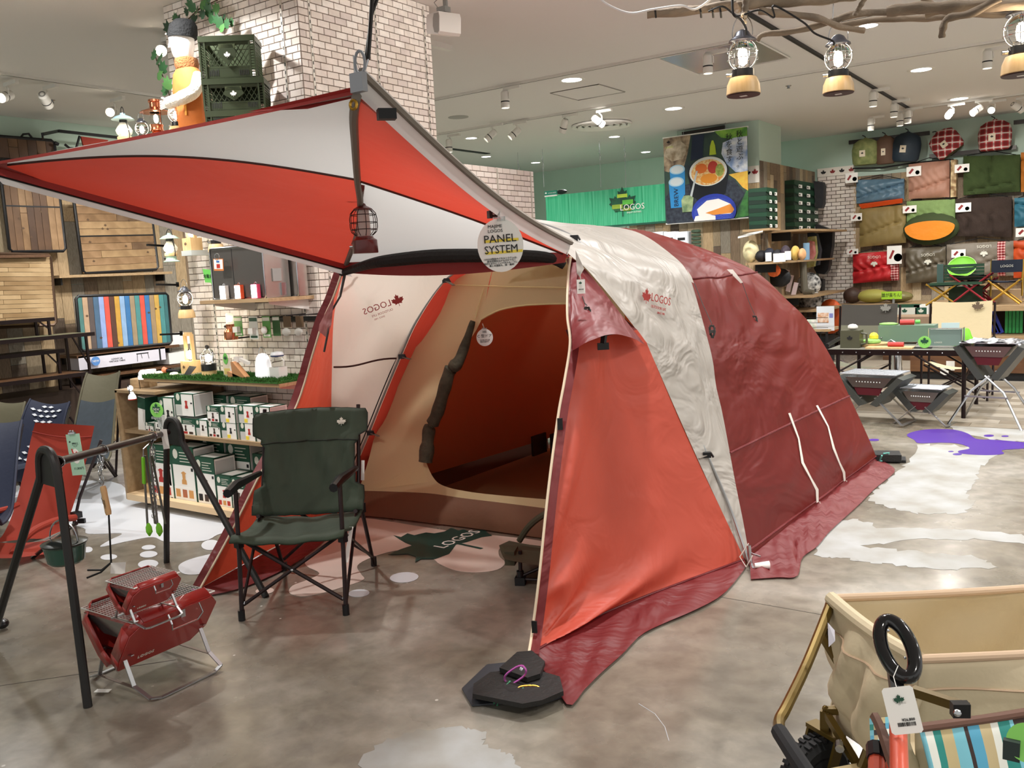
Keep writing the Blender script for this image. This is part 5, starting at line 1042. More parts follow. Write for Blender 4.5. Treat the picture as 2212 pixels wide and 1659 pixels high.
# dutch oven on its chain
po = T('dutch_oven', 'dark green lidded camp oven hanging from the left end of the rack bar', 'pot', Y(138,1232,1.83))
pc = Y(141, 1192, 1.86); gp = mat('green_enamel', '24483c', .22, coat=.5)
P(po, 'pot_body', G().lathe([(.001,-.045),(.062,-.045),(.072,-.035),(.082,.03),(.086,.034),(.086,.038),(.08,.038)], pc, 24), gp)
P(po, 'lid', G().lathe([(.088,.036),(.09,.042),(.06,.052),(.02,.056),(.001,.056)], pc, 24), mat('dark_lid', '2b302f', .25, .4))
P(po, 'bail_handle', G().tube([pc+V((-.07*cos(t), -.02*cos(t), .05+.085*sin(t))) for t in [pi*k/14 for k in range(15)]], .0035, 6), steel)
P(po, 'handle_tag', G().bar(pc+V((-.04,-.05,.062)), pc+V((.06,-.01,.11)), .03, .002), mat('pale_blue_tag', 'bcd0d6', .5))
P(po, 'chain', chain(G(), bar_at(.01)+V((0,0,-.02)), pc+V((0,0,.13)), 15), steel)
# toasting fork with wooden grip
fk = T('fire_poker', 'fire poker with a wooden grip hanging from the rack by a chain', 'poker', Y(230,1250,2.1))
k0_ = Y(222,1050,2.1); k1 = Y(235,1112,2.1); k2 = Y(240,1215,2.1)
P(fk, 'grip', G().tube([k0_, lerp(k0_,k1,.1), lerp(k0_,k1,.5), lerp(k0_,k1,.9), k1], [.011,.0135,.0125,.0135,.011], 12), mat('beech', 'c8a070', .45)); txt(fk, 'LOGOS', .011, frame(lerp(k0_,k1,.6)+V((.006,-.0135,0)), k0_-k1, (1,.5,0)), ink)
P(fk, 'shaft', G().tube([k1, k2], .0045, 6).tube([k2, k2+V((-.03,-.03,-.03)), k2+V((-.09,-.06,-.03))], .0045, 6).tube([k2, k2+V((-.02,-.04,-.035)), k2+V((-.05,-.09,-.05))], .0045, 6).tube([k2, k2+V((.03,.0,-.03)), k2+V((.05,.02,-.005))], .0045, 6), black)
P(fk, 'chain', chain(chain(G(), bar_at(.33)+V((0,0,-.03)), k0_+V((0,0,.07)), 7), k0_+V((-.015,0,.12)), k0_+V((-.01,0,-.08)), 11, s=.014), steel)
P(fk, 'ring', G().tube([k0_+V((.012*cos(t),0,.03+.025*sin(t))) for t in [2*pi*k/12 for k in range(12)]], .0025, 5, closed=True).tube([k0_+V((0,0,.055)), k0_+V((.01,0,.09)), k0_+V((0,0,.14))], .003, 5), steel)
P(fk, 'price_label', G().poly([Y(240,1216,2.08), Y(272,1214,2.12), Y(270,1240,2.1), Y(239,1239,2.07)], thick=.002), card)
# tongs and a chain
for (x0, x1, x2, lab) in ((310, 313, 319, 'grey tongs with bright green tips hanging third along the rack bar'), (324, 330, 341, 'steel tongs with bright green ribbed tips beside the chain on the rack')):
    tg = T('tongs', lab, 'tongs', Y(x2,1160,2.5), group=None); lime = mat('lime_silicone', '7fd32e', .5)
    P(tg, 'arm', G().bar(Y(x0,985,2.5), Y(x2,1140,2.5), .014, .004), mat('grey_steel_arm', '7d7a78', .4, .7)); P(tg, 'arm', G().bar(Y(x0,985,2.5)+V((0,.01,0)), Y(x2,1135,2.5)+V((.01,.035,0)), .014, .004), mat('grey_steel_arm', '7d7a78'))
    e = Y(x2+1,1130,2.5); P(tg, 'tip', G().tube([e, e+V((.001,0,-.02)), e+V((.003,0,-.045)), e+V((.0,0,-.066))], [.006,.015,.016,.004], 8), lime)
    if x0 == 310: P(tg, 'grip_cover', G().bar(Y(309,988,2.49), Y(311,1045,2.49), .018, .008), lime)
    P(tg, 'hanger', G().tube([bar_at(.82)+V((0,0,-.02)), Y(x0,970,2.5), Y(x0,988,2.5)], .004, 5), steel)
S('chain', chain(chain(G(), bar_at(.82)+V((.0,0,-.05)), Y(337,1115,2.52), 18, s=.018, r=.002), bar_at(.82)+V((-.02,0,-.05)), Y(331,1118,2.53), 18, s=.018, r=.002), steel, 'long steel chain hanging beside the green-tipped tongs', 'chain')
# ---- red folding grills
rgl = mat('red_gloss_steel', '9e2a26', .28, coat=.5); rin = mat('dark_red_inside', '5a1512', .4)
net = mat('wire_net', 'd6d6d2', .35, .6)
def grill(lab, c_, ax, L_, Wd, hz, sc, zb, legs=True, cl=rgl):
    """two red half shells in a V, wire net on top; ax = long axis"""
    ax = V(ax).normalized(); pr = V((-ax.y, ax.x, 0)); c_ = V(c_)
    r = T('folding_grill', lab, 'grill', c_+V((0,0,zb)))
    def q(a, b_, z): return c_+ax*a+pr*b_+V((0,0,z+zb))
    zt, zl = hz+.21*sc, hz
    for s_ in (1, -1):
        # shell: rounded long box leaning outward
        o = q(0, s_*.035*sc, zl); up = (q(0, s_*Wd/2, zt)-o); un = up.normalized(); nn = ax.cross(un)*(-s_); hh = up.length
        ch = .055*sc
        out = [(-L_/2+ch*.2, 0), (L_/2-ch, 0), (L_/2, ch*1.2), (L_/2, hh-ch), (L_/2-ch*.8, hh), (-L_/2+ch*.8, hh), (-L_/2, hh-ch), (-L_/2, ch)]
        def pt(a, z, d): return o+ax*a+un*z+nn*d
        g = G(); g.poly([pt(a, z, 0) for a, z in out][::s_], 0, thick=.004)
        n_ = len(out); dd = -.05*sc
        for k in range(n_):
            a, b_ = out[k], out[(k+1) % n_]; g.add([pt(*a, 0), pt(*b_, 0), pt(*b_, dd), pt(*a, dd)], [(0,1,2,3)], 0)
        sh = P(r, 'half_shell', g, cl, sharp=50)
        b_ = sh.modifiers.new('thickness', 'SOLIDIFY'); b_.thickness = .003
        if s_ == -1:
            hd = [pt(-.12*L_, hh*.98, .004), pt(-.12*L_, hh*.92, .04*sc), pt(-.10*L_, hh*.80, .045*sc), pt(.2*L_, hh*.80, .045*sc), pt(.24*L_, hh*.92, .04*sc), pt(.24*L_, hh*.98, .004)]
            P(r, 'carry_handle', G().tube(hd, .0035*sc**.5, 6), steel)
            P(r, 'latch', G().box(pt(.05*L_, hh*.9, .006), (.02*sc, .02*sc, .03*sc), R=None, rz=atan2(ax.y, ax.x)), steel)
            txt(r, 'LOGOS', .022*sc, frame(pt(-.2*L_, hh*.16, .005), ax, un), leafw)
    # fire tray
    tw = Wd*.62; z1, z0 = zt-.012*sc, zt-.085*sc
    for z_, w_ in ((0, 0),):
        tr = [q(-L_*.47, -Wd*.42, zt-.01), q(L_*.47, -Wd*.42, zt-.01), q(L_*.42, -tw/2*.55, z0), q(-L_*.42, -tw/2*.55, z0)]
        t2_ = [q(-L_*.47, Wd*.42, zt-.01), q(L_*.47, Wd*.42, zt-.01), q(L_*.42, tw/2*.55, z0), q(-L_*.42, tw/2*.55, z0)]
        g = G().add(tr, [(0,1,2,3)]).add(t2_, [(0,3,2,1)]).add([tr[3], tr[2], t2_[2], t2_[3]], [(0,1,2,3)]).add([tr[0], tr[3], t2_[3], t2_[0]], [(0,1,2,3)]).add([tr[1], tr[2], t2_[2], t2_[1]], [(3,2,1,0)])
        P(r, 'fire_tray', g, mat('bright_tray', '9a9b9b', .22, .9))
    P(r, 'spreader', G().bar(q(-L_*.42, -Wd*.30, zl+.07*sc), q(-L_*.42, Wd*.30, zl+.07*sc), .012*sc, .004).bar(q(L_*.42, -Wd*.30, zl+.07*sc), q(L_*.42, Wd*.30, zl+.07*sc), .012*sc, .004).bar(q(-L_*.42,-Wd*.2,zl+.07*sc), q(0,0,zl+.08*sc), .003), steel)
    # net
    g = G(); na, nb = int(26*sc+8), int(12*sc+4); zz_ = zt+.006
    for k in range(na+1):
        a = -L_*.47+L_*.94*k/na; g.tube([q(a, -Wd*.44, zz_), q(a, Wd*.44, zz_)], .0012, 4)
    for k in range(nb+1):
        b_ = -Wd*.44+Wd*.88*k/nb; g.tube([q(-L_*.47, b_, zz_+.002), q(L_*.47, b_, zz_+.002)], .0012, 4)
    g.tube([q(-L_*.475,-Wd*.445,zz_), q(L_*.475,-Wd*.445,zz_), q(L_*.475,Wd*.445,zz_), q(-L_*.475,Wd*.445,zz_)], .003, 6, closed=True)
    P(r, 'cooking_net', g, net)
    # legs: flat bent bars
    for s_ in (1, -1):
        a0, a1 = -L_*.44, L_*.44; bz = .10*sc+hz*.25
        pts = [q(a0, s_*.06*sc, zl+.07*sc), q(a0, s_*(Wd*.30), hz*.5), q(a0+.01, s_*(Wd*.52), .015*sc), q(a0+.05*sc, s_*(Wd*.55), .006), q(a1-.05*sc, s_*(Wd*.55), .006), q(a1-.01, s_*(Wd*.52), .015*sc), q(a1, s_*(Wd*.30), hz*.5), q(a1, s_*.06*sc, zl+.07*sc)]
        g = G()
        for a, b_ in zip(pts[:-1], pts[1:]): g.bar(a, b_, .016*sc, .005)
        P(r, 'leg', g, alu)
    for a in (-L_*.44, L_*.44): P(r, 'leg_brace', G().bar(q(a, -Wd*.33, hz*.45), q(a, Wd*.33, hz*.45), .014*sc, .003), mat('brown_grey_steel', '7d716b', .4, .7))
    return r
gA = Z(300,1512,0); gB = Z(490,1422,0)
axg = V(gB)-V(gA); axg.z = 0; ccg = Z(337,1448,0); ccg = (Z(335,1512)+Z(490,1418)+Z(212,1482))*.333+V((-.02,.03,0))
g1 = grill('large red folding grill with a wire net standing on the floor', Z(345,1440,0)+V((.055,-.05,0)), axg, .39, .38, .10, 1.0, 0)
# small grill on top of it
g2 = grill('small red folding grill standing on the net of the large one', Z(322,1330,.32)+V((.02,-.02,-.32)), axg, .20, .20, .05, .5, .322)
P(g1, 'swing_tag', G().box(Z(222,1492,.01), (.06,.025,.002), rz=.5), card)
# floor peg clip by the left corner
cb = ring(G(), Z(408,1282,.05), V((.5,.6,.2)).normalized(), V((-.3,0,.4)).normalized(), .035, .014, .0035); S('carabiner', cb, mat('pink_anodised', 'd06bc0'), 'pink carabiner behind the red grills at the left tent corner', 'carabiner')
S('cord', G().tube([e0+V((0,0,.0)), Z(425,1278,.03), Z(415,1280,.04)], .004), mat('grey_cord', 'a9aab0'), 'short grey cord at the left tent corner', 'cord')
# ================================================================== stickers and worn paint on the floor
white_st = mat('white_floor_sticker', 'cfd3d9', .4); pink_st = mat('pale_floor_sticker', 'd9c6bb', .35); purple = mat('purple_floor_sticker', '4a2a8c', .4); leafst = mat('deep_green_sticker', '11403a', .4)
def sticker(name, px, m, lab, cat, z=.0025, smooth=True, group=None, th=.0015):
    pts = [Z(x, y, z) for x, y in px]
    if smooth:
        n = len(pts)*4; k = len(pts); ext = [pts[-1]]+pts+[pts[0], pts[1]]; out = []
        for i in range(k):
            a, b_, c_, d = ext[i], ext[i+1], ext[i+2], ext[i+3]
            for j in range(4):
                u = j/4; out.append(.5*((2*b_)+(c_-a)*u+(2*a-5*b_+4*c_-d)*u*u+(3*b_-a-3*c_+d)*u**3))
        pts = out
    nn = sum(((pts[i]).cross(pts[(i+1) % len(pts)]).z for i in range(len(pts))))
    if nn < 0: pts = pts[::-1]
    return S(name, G().poly(pts, thick=th), m, lab, cat, group)
sticker('floor_sticker', [(-60,1080),(60,1045),(240,1040),(300,1078),(420,1100),(520,1140),(500,1146),(470,1155),(440,1168),(360,1170),(330,1160),(280,1168),(225,1180),(218,1178),(240,1165),(262,1152),(190,1153),(180,1140),(120,1128),(60,1130),(-60,1110)], white_st, 'large white splash sticker on the floor in front of the boxed lantern shelf', 'sticker')
for i, (x, y, a, b_, lab) in enumerate(((235,1203,18,6,'small white spot sticker under the poker'),(321,1182,15,5,'uppermost of the three white spots left of the rack post'),(321,1197,19,7,'middle one of the three white spots left of the rack post'),(320,1218,22,9,'lowest of the three white spots, just behind the small grill'),(190,1187,10,6,'white spot sticker right of the hanging camp oven'),(455,1177,20,11,'white oval sticker between the rack post and the tent'),(873,1247,31,11,'white oval sticker in front of the tent mouth'),(775,1281,23,8,'white oval sticker beside the right front chair foot'),(572,1276,20,7,'pale oval sticker behind the left front chair foot'))):
    sticker('floor_sticker', [(x+a*cos(t), y+b_*sin(t)-.2*a*cos(t)*.3) for t in [2*pi*k/10 for k in range(10)]], white_st if i not in (8,) else pink_st, lab, 'sticker')
sticker('floor_sticker', [(385,1225),(400,1212),(440,1200),(500,1190),(560,1200),(520,1225),(450,1238),(400,1240)], white_st, 'white blob sticker beside the left tent corner', 'sticker')
sticker('floor_sticker', [(775,1118),(960,1145),(1180,1170),(1210,1200),(1150,1180),(1085,1182),(1078,1200),(1091,1215),(1075,1230),(1030,1236),(985,1232),(950,1218),(935,1206),(900,1188),(850,1190),(800,1205),(772,1222),(780,1240),(785,1252),(740,1268),(690,1282),(650,1288),(625,1280),(632,1265),(665,1252),(690,1238),(662,1222),(660,1200),(690,1175),(740,1140)], pink_st, 'pale pink splash sticker spreading out of the tent mouth', 'sticker')
ls = T('leaf_sticker', 'dark green leaf sticker lettered in white on the tent floor mouth', 'sticker', Z(955,1178))
lpx = [(850,1156),(866,1160),(880,1152),(895,1156),(920,1150),(938,1152),(960,1148),(975,1140),(990,1146),(1002,1143),(1012,1148),(1048,1142),(1052,1150),(1063,1157),(1040,1160),(1010,1170),(985,1176),(978,1186),(970,1196),(940,1207),(910,1207),(897,1214),(898,1202),(880,1196),(838,1198),(866,1186),(890,1178),(875,1172),(862,1164)]
pts = [Z(x, y, .005) for x, y in lpx]
if sum(pts[i].cross(pts[(i+1) % len(pts)]).z for i in range(len(pts))) < 0: pts = pts[::-1]
P(ls, 'leaf_shape', G().poly(pts, thick=.0012), leafst); P(ls, 'leaf_stalk', G().bar(Z(990,1174,.005), Z(1041,1185,.005), .02, .0012), leafst)
fx = Z(1035,1147,.0055)-Z(960,1180,.0055); txt(ls, 'LOGOS', .115, frame(Z(990,1164,.0068), fx, V((-fx.y, fx.x, 0))), card, sx=.95)
sticker('floor_sticker', [(1959,940),(1975,932),(2010,927),(2060,928),(2090,936),(2110,948),(2150,950),(2230,958),(2212,968),(2165,972),(2168,980),(2130,983),(2080,980),(2070,974),(2095,968),(2070,958),(2030,956),(1985,957),(1975,950)], purple, 'large purple splash sticker in front of the far tables', 'sticker')
for x, y, a, lab in ((2136,941,11,'left of two purple dots behind the purple splash'),(2171,942,8,'right of two purple dots behind the purple splash'),(2068,981,10,'larger purple dot in front of the purple splash'),(2054,975,6,'tiny purple dot in front of the purple splash'),(1888,950,11,'purple dot beside the right tent wall')):
    sticker('floor_sticker', [(x+a*cos(t), y+a*.22*sin(t)) for t in [2*pi*k/10 for k in range(10)]], purple, lab, 'sticker')
# worn white paint left on the concrete: ragged thin films
film = mat('worn_white_paint', 'a6a8a8', .5, c2='8f8c84', vs=4, detail=6)
def ragged(px, lab, seed, amp=8, sub=7):
    r = random.Random(seed); out = []
    for i in range(len(px)):
        a, b_ = px[i], px[(i+1) % len(px)]
        for k in range(sub): t = k/sub; out.append((a[0]+(b_[0]-a[0])*t+r.uniform(-amp, amp), a[1]+(b_[1]-a[1])*t+r.uniform(-amp, amp)*.35))
    return sticker('paint_patch', out, film, lab, 'paint', z=.0014, smooth=False, th=.0008)
ragged([(1985,960),(2060,962),(2140,972),(2150,985),(2110,1010),(2110,1040),(2085,1060),(2105,1085),(2080,1110),(1990,1110),(1930,1100),(1870,1080),(1900,1050),(1950,1010)], 'long pale patch of worn paint on the floor beyond the tent corner', 3)
ragged([(2040,915),(2120,922),(2212,925),(2300,945),(2200,955),(2140,948),(2070,932)], 'pale strip of worn paint behind the purple splash', 5, 5)
ragged([(1760,1200),(1780,1160),(1800,1130),(1850,1120),(1900,1140),(2050,1140),(2212,1155),(2260,1180),(2120,1165),(1990,1165),(1860,1180),(1960,1190),(2100,1200),(2160,1225),(2050,1230),(1950,1222),(1860,1212),(1820,1205)], 'streaked white paint patch right of the tent skirt', 7)
ragged([(780,1640),(830,1600),(900,1578),(990,1570),(1050,1580),(1045,1610),(1090,1625),(1120,1640),(1120,1700),(1000,1720),(850,1720),(790,1700)], 'white worn paint patch at the bottom of the picture', 9, 9)
seamm = mat('floor_joint', '5d5750', .8)
for a, b_, lab in (((1548,1288),(1790,1330),'long fine joint in the concrete left of the beige wagon'),((-60,1490),(380,1425),'fine joint in the concrete under the red grills')):
    S('floor_joint', G().bar(Z(*a, .0008), Z(*b_, .0008), .0035, .001), seamm, kind='structure')
S('floor_crack', G().tube([Z(x, y, .0006) for x, y in ((1380,1520),(1415,1542),(1436,1570),(1445,1600))], .0012, 4), white_st, kind='structure')
# ================================================================== left plank wall: boards, racks and lounge chairs
XT = -9.95
tplank = [mat('table_plank_%d' % k, a, .5, c2=b_, vs=2.5, stretch=(9, 1, 9) if 0 else (3,3,3)) for k, (a, b_) in enumerate((('927250','785b3c'),('a28260','896b4a'),('7c6248','644c36'),('ad8f68','947754')))]
darkp = [mat('dark_plank_%d' % k, a, .5, c2=b_, vs=3) for k, (a, b_) in enumerate((('6a4e38','523a29'),('7a5b40','60462f'),('5a4130','473224')))]
def topboard(lab, px, x, planks_, horiz, n, mats, edge=black, hinge=True, cat='table', emb=8, cols=None):
    """a folding table top leaning on the wall: four sighted corners TL TR BR BL on the plane of the wall"""
    c4 = [X(a, b_, x) for a, b_ in px]; c_ = sum(c4, V((0,0,0)))/4
    t = T('folding_table', lab, cat, V((x, c_.y, min(p.z for p in c4))))
    ux = (c4[1]-c4[0]+c4[2]-c4[3])/2; uz = (c4[0]-c4[3]+c4[1]-c4[2])/2; nrm = V((1,0,0)); f = frame(c_, ux, uz); W_, H_ = ux.length, uz.length
    P(t, 'frame_edge', G().tube([f @ V(p) for p in ((-W_/2+.03,-H_/2,0),(W_/2-.03,-H_/2,0),(W_/2,-H_/2+.03,0),(W_/2,H_/2-.03,0),(W_/2-.03,H_/2,0),(-W_/2+.03,H_/2,0),(-W_/2,H_/2-.03,0),(-W_/2,-H_/2+.03,0))], .018, 6, closed=True), edge)
    r = random.Random(len(lab)); b0_, cnt = 0, n
    for k in range(n):
        a0, a1 = k/n, (k+1)/n; segs = [0, r.uniform(.25,.75), 1] if (r.random() < .6 and not cols) else [0, 1]
        for j in range(len(segs)-1):
            s0, s1 = segs[j], segs[j+1]
            if horiz: bx = (-W_/2+W_*s0, -W_/2+W_*s1, H_/2-H_*a1, H_/2-H_*a0)
            else: bx = (-W_/2+W_*a0, -W_/2+W_*a1, -H_/2+H_*s0, -H_/2+H_*s1)
            g = G().bb((bx[0]+.002, bx[2]+.002, -.012), (bx[1]-.002, bx[3]-.002, .008)).xf(f); P(t, 'plank', g, cols[k] if cols else r.choice(mats))
    if hinge:
        g = G().bb((-W_/2,-.008,.006),(W_/2,.008,.011)).xf(f); P(t, 'centre_hinge', g, edge); 
    g = G(); 
    for k in range(emb): leaf(g, f @ Matrix.Translation((r.uniform(-.42,.42)*W_, r.uniform(-.42,.42)*H_, .0085)), .022)
    if emb: P(t, 'leaf_marks', g, mat('burnt_print','5a4430'), kind='stuff')
    return t, f, W_, H_
t_, f_, W_, H_ = topboard('dark brown folded table board with a carry handle high on the left wall', [(-70,290),(118,303),(122,365),(-68,352)], -10.0, 0, False, 9, darkp, hinge=False, emb=0)
P(t_, 'carry_handle', G().tube([X(45,297,-10), X(50,290,-10), X(62,289,-10), X(70,299,-10)], .012, 6), black)
t_, f_, W_, H_ = topboard('tall table top of upright brown boards on the left wall', [(2,345),(125,352),(137,543),(16,543)], -9.95, 0, False, 8, darkp+tplank[:2], emb=6)
topboard('large folding table top of warm horizontal boards on the left wall', [(155,431),(322,431),(343,583),(184,589)], -9.9, 0, True, 10, tplank, emb=11); S('wall_bracket', G().tube([X(168,432,-9.9), X(166,426,-9.88), X(148,420,-9.8), X(147,416,-9.8), X(158,419,-9.85)], .012, 5), black, 'bent black table foot sticking up over the warm wooden top', 'bracket')
cl = [mat('paint_%s' % c, c, .5, var=.1, vs=8) for c in ('4f7c78','b79a7e','5c5250','4d6a86','93a9d8','d8594a','5a3d33','c79a45','8fb0d4','3f76ab','a08c70','4f8c8c','d8594a','3f76ab','a08868','c9a352','4f8c8c','3e6f72')]
topboard('table top of painted red, blue and yellow boards leaning on a shelf', [(152,646),(348,632),(384,742),(186,752)], -9.75, 0, False, 18, cl, cols=cl, hinge=False, emb=6)
topboard('pale slatted roll table top at the far left of the wall', [(-60,545),(112,552),(118,700),(-60,712)], -9.9, 0, True, 16, [mat('pale_slat_%d' % k, c, .5, c2=d, vs=3) for k, (c, d) in enumerate((('b89c74','a0845e'),('c4a880','ac9068'),('a98c66','937650')))], edge=mat('bronze_edge','5b4636',.4,.4), hinge=False, emb=0)
def wshelf(lab, px0, px1, py0, py1, x0, dep, m=wood_l):
    a, b_ = X(px0, py0, x0+dep), X(px1, py1, x0+dep); t = T('wall_shelf', lab, 'shelf', ((x0+dep/2), (a.y+b_.y)/2, min(a.z, b_.z)-.03)); P(t, 'board', G().bb((x0, a.y, (a.z+b_.z)/2-.03), (x0+dep, b_.y, (a.z+b_.z)/2)), m)
    for yy in (a.y+.05, b_.y-.08): P(t, 'bracket', G().bb((x0, yy, (a.z+b_.z)/2-.11), (x0+dep*.7, yy+.02, (a.z+b_.z)/2-.032)), black)
    return t
wshelf('thin wooden shelf holding the warm wooden table top', 128, 372, 594, 587, -10.12, .25); wshelf('wooden shelf under the painted table top', 165, 388, 762, 750, -10.12, .42, wood_d); wshelf('wooden shelf under the white table carton', 195, 392, 806, 793, -10.12, .42, wood_d); wshelf('thin shelf above the slatted table at the far left', -60, 108, 549, 552, -10.12, .3, wood_d)
bx = T('table_carton', 'long white carton printed with a small table on the lower wall shelf', 'box', X(265,800,-9.7)); a, b_ = X(172,800,-9.7), X(360,788,-9.7); z1 = X(172,770,-9.7).z
P(bx, 'carton', G().bb((-9.95, a.y, a.z), (-9.7, b_.y, z1)), mat('lilac_white_card','dedbe6',.55)); f = frame((-9.699, (a.y+b_.y)/2, (a.z+z1)/2), (0,1,0), (0,0,1)); w2_ = b_.y-a.y
P(bx, 'table_picture', G().box((w2_*.22,.03,0),(.16,.012,.001)).bar((w2_*.22-.07,.03,0),(w2_*.22-.075,-.06,0),.006,.001).bar((w2_*.22+.07,.03,0),(w2_*.22+.08,-.04,0),.006,.001).bar((w2_*.22-.02,.03,0),(w2_*.22-.01,-.03,0),.006,.001).xf(f), ink); txt(bx, 'LOGOS Life\nVINTAGE TABLE', .028, f @ Matrix.Translation((-w2_*.08,-.01,.001)), ink); P(bx, 'strap', G().box((w2_*.43,0,0),(.02,z1-a.z,.003)).xf(f), black)
rs, f = rsign('small round blue sticker sign at the left end of the white table carton', X(207,780,-9.66), .052, mat('sky_sign','5b8ed0',.5), '', (0,1,0)); txt(rs, 'NEW', .035, f @ Matrix.Translation((0,0,.001)), card)
for k, (py, lab) in enumerate(((735,'upper white carton end on the wall shelf by the bamboo lamp'),(775,'lower white carton end on the wall shelf by the bamboo lamp'))): a, b_ = X(365,py,-9.75), X(392,py-3,-9.75); S('carton', G().bb((-10.0, a.y, a.z-.07), (-9.75, b_.y+.15, a.z+.07)), card, lab, 'box')
# hanging rail with a small red chair
hr = T('wall_rail', 'black projecting rail high on the left wall', 'rail', X(150,300,-9.9)); P(hr, 'rail_bar', G().bar(X(92,290,-9.6), X(126,283,-9.9), .03).bar(X(126,283,-9.6), X(262,298,-9.6), .03).bar(X(92,295,-9.7), X(93,302,-10.1), .02), black); P(hr, 'lower_arm', G().bar(X(118,308,-9.9), X(126,312,-9.9), .03), black)
hc_ = T('hanging_chair', 'small red folded chair hanging from the black rail on the left wall', 'chair', X(195,330,-9.6)); P(hc_, 'cloth', G().poly([X(173,295,-9.6), X(232,303,-9.6), X(222,325,-9.6), X(180,322,-9.6)], thick=.02), mat('red_canvas','96301f',.7)); P(hc_, 'frame', G().tube([X(172,294,-9.58), X(164,322,-9.58)], .014, 6).tube([X(140,312,-9.58), X(150,320,-9.58), X(186,322,-9.58)], .014, 6), black)
# low black folding benches and tables
def lowtable(lab, p0, p1, dep, z, foot_h, th=.03, m=mat('dark_top','4a4038',.5)):
    p0, p1 = V(p0), V(p1); ux = (p1-p0).normalized(); L_ = (p1-p0).length; t = T('folding_bench', lab, 'table', ((p0.x+p1.x)/2, (p0.y+p1.y)/2, z-foot_h)); n_ = V((1,0,0))
    P(t, 'top', G().add([p0, p1, p1-n_*dep, p0-n_*dep]+[q-V((0,0,th)) for q in (p0, p1, p1-n_*dep, p0-n_*dep)], [(0,1,2,3),(7,6,5,4),(0,4,5,1),(1,5,6,2),(2,6,7,3),(3,7,4,0)]), [m]); P(t, 'edge', G().bar(p0-V((0,0,th/2)), p1-V((0,0,th/2)), .02, th+.01), mat('bronze_black_bar','2c2222'))
    for s_ in (.08, .92):
        for d in (0, -dep*.9): P(t, 'leg', G().bar(p0+ux*L_*s_+n_*d-V((0,0,th)), p0+ux*L_*s_+n_*d-V((0,0,foot_h)), .024), mat('bronze_black_bar','2c2222'))
        P(t, 'leg_brace', G().bar(p0+ux*L_*(s_+(.12 if s_ < .5 else -.12))-V((0,0,th)), p0+ux*L_*s_-V((0,0,foot_h*.55)), .014), mat('bronze_black_bar','2c2222'))
    P(t, 'rivet', G().ball(p0+ux*L_*.1+V((.012,0,-th/2)), .009, 6), steel); return t
def seg(a, b_, x): return X(*a, x), X(*b_, x)
a, b_ = seg((-60,742),(205,731),-9.3); lowtable('long olive-topped folding bench along the left wall', a, V((b_.x,b_.y,a.z)), .45, a.z, .62, m=mat('olive_top','75745c',.5))
a, b_ = seg((-60,699),(118,695),-9.6); lowtable('upturned black bench frame lying on the olive-topped bench', a, V((b_.x,b_.y,a.z)), .3, a.z, .22)
a, b_ = seg((-60,775),(140,766),-9.45); lowtable('black folding bench under the olive-topped one', a, V((b_.x,b_.y,a.z)), .35, a.z, .30)
a, b_ = seg((-60,836),(195,815),-9.2); lowtable('lowest dark wooden bench on the left near the lounge chairs', a, V((b_.x,b_.y,a.z)), .5, a.z, .5, m=wood_d)
sb = T('storage_bench', 'dark wooden storage bench at the foot of the left plank wall', 'bench', (-9.75, 6.4, 0)); P(sb, 'carcass', G().bb((-10.1, 3.9, 0), (-9.5, 8.4, .5)), mat('umber_board','3a2a20',.6))
# lounge chairs
def lounge(lab, bt, bt2, sf, sf2, low, m_top, m_low, feet, patt=None, band=.22):
    """high-back sling chair. bt,bt2 = top corners; sf,sf2 = front seat corners; low = z of the sag"""
    bt, bt2, sf, sf2 = map(V, (bt, bt2, sf, sf2)); t = T('lounge_chair', lab, 'chair', ((bt.x+sf.x)/2, (bt.y+sf.y)/2, 0)); A, B = [], []
    for i in range(25):
        u = i/24; s_ = u**1.0; sagz = -.30*sin(pi*min(1, u*1.12)**1.6)*1.0 if u < .9 else -.30*sin(pi*min(1, .9*1.12)**1.6)*(1-u)/.1
        a = lerp(bt, sf, s_)+V((0,0,sagz)); b_ = lerp(bt2, sf2, s_)+V((0,0,sagz)); a.z = max(a.z, low); b_.z = max(b_.z, low); A.append(a); B.append(b_)
    rs = [[lerp(a, b_, j/10)+V((0,0,-.03*sin(pi*j/10))) for j in range(11)] for a, b_ in zip(A, B)]
    k_ = int(25*band); P(t, 'head_panel', G().sheet(rs[:k_+1]), m_top, sharp=60); P(t, 'sling', G().sheet(rs[k_:]), m_low, sharp=60)
    P(t, 'edge_piping', G().tube(A[:-1:2], .010, 5), m_top); P(t, 'edge_piping', G().tube(B[:-1:2], .010, 5), m_top)
    for k, (p, q) in enumerate(feet): P(t, 'leg', G().tube([p, q], .011, 6), frame_b)
    return t, rs
olv = mat('olive_grey_canvas','5d5844',.75,bump=.3,bs=12); slate = mat('slate_mesh','3d464e',.75,var=.08,vs=20)
bt, bt2 = Z(198,805,1.0), Z(262,803,.98); bt, bt2 = X(188,806,-7.25), X(258,802,-6.95); s1, s2 = Z(90,985,.35), Z(205,985,.35)
ft = [(bt2-V((0,0,.05)), Z(250,1030)), (Z(170,940,.4), Z(120,1000)), (Z(150,900,.5), Z(228,1012)), (Z(205,970,.3), Z(250,1030))]
lounge('tall olive and slate grey lounge chair in front of the white carton', bt, bt2, s1, s2, .22, olv, slate, ft)
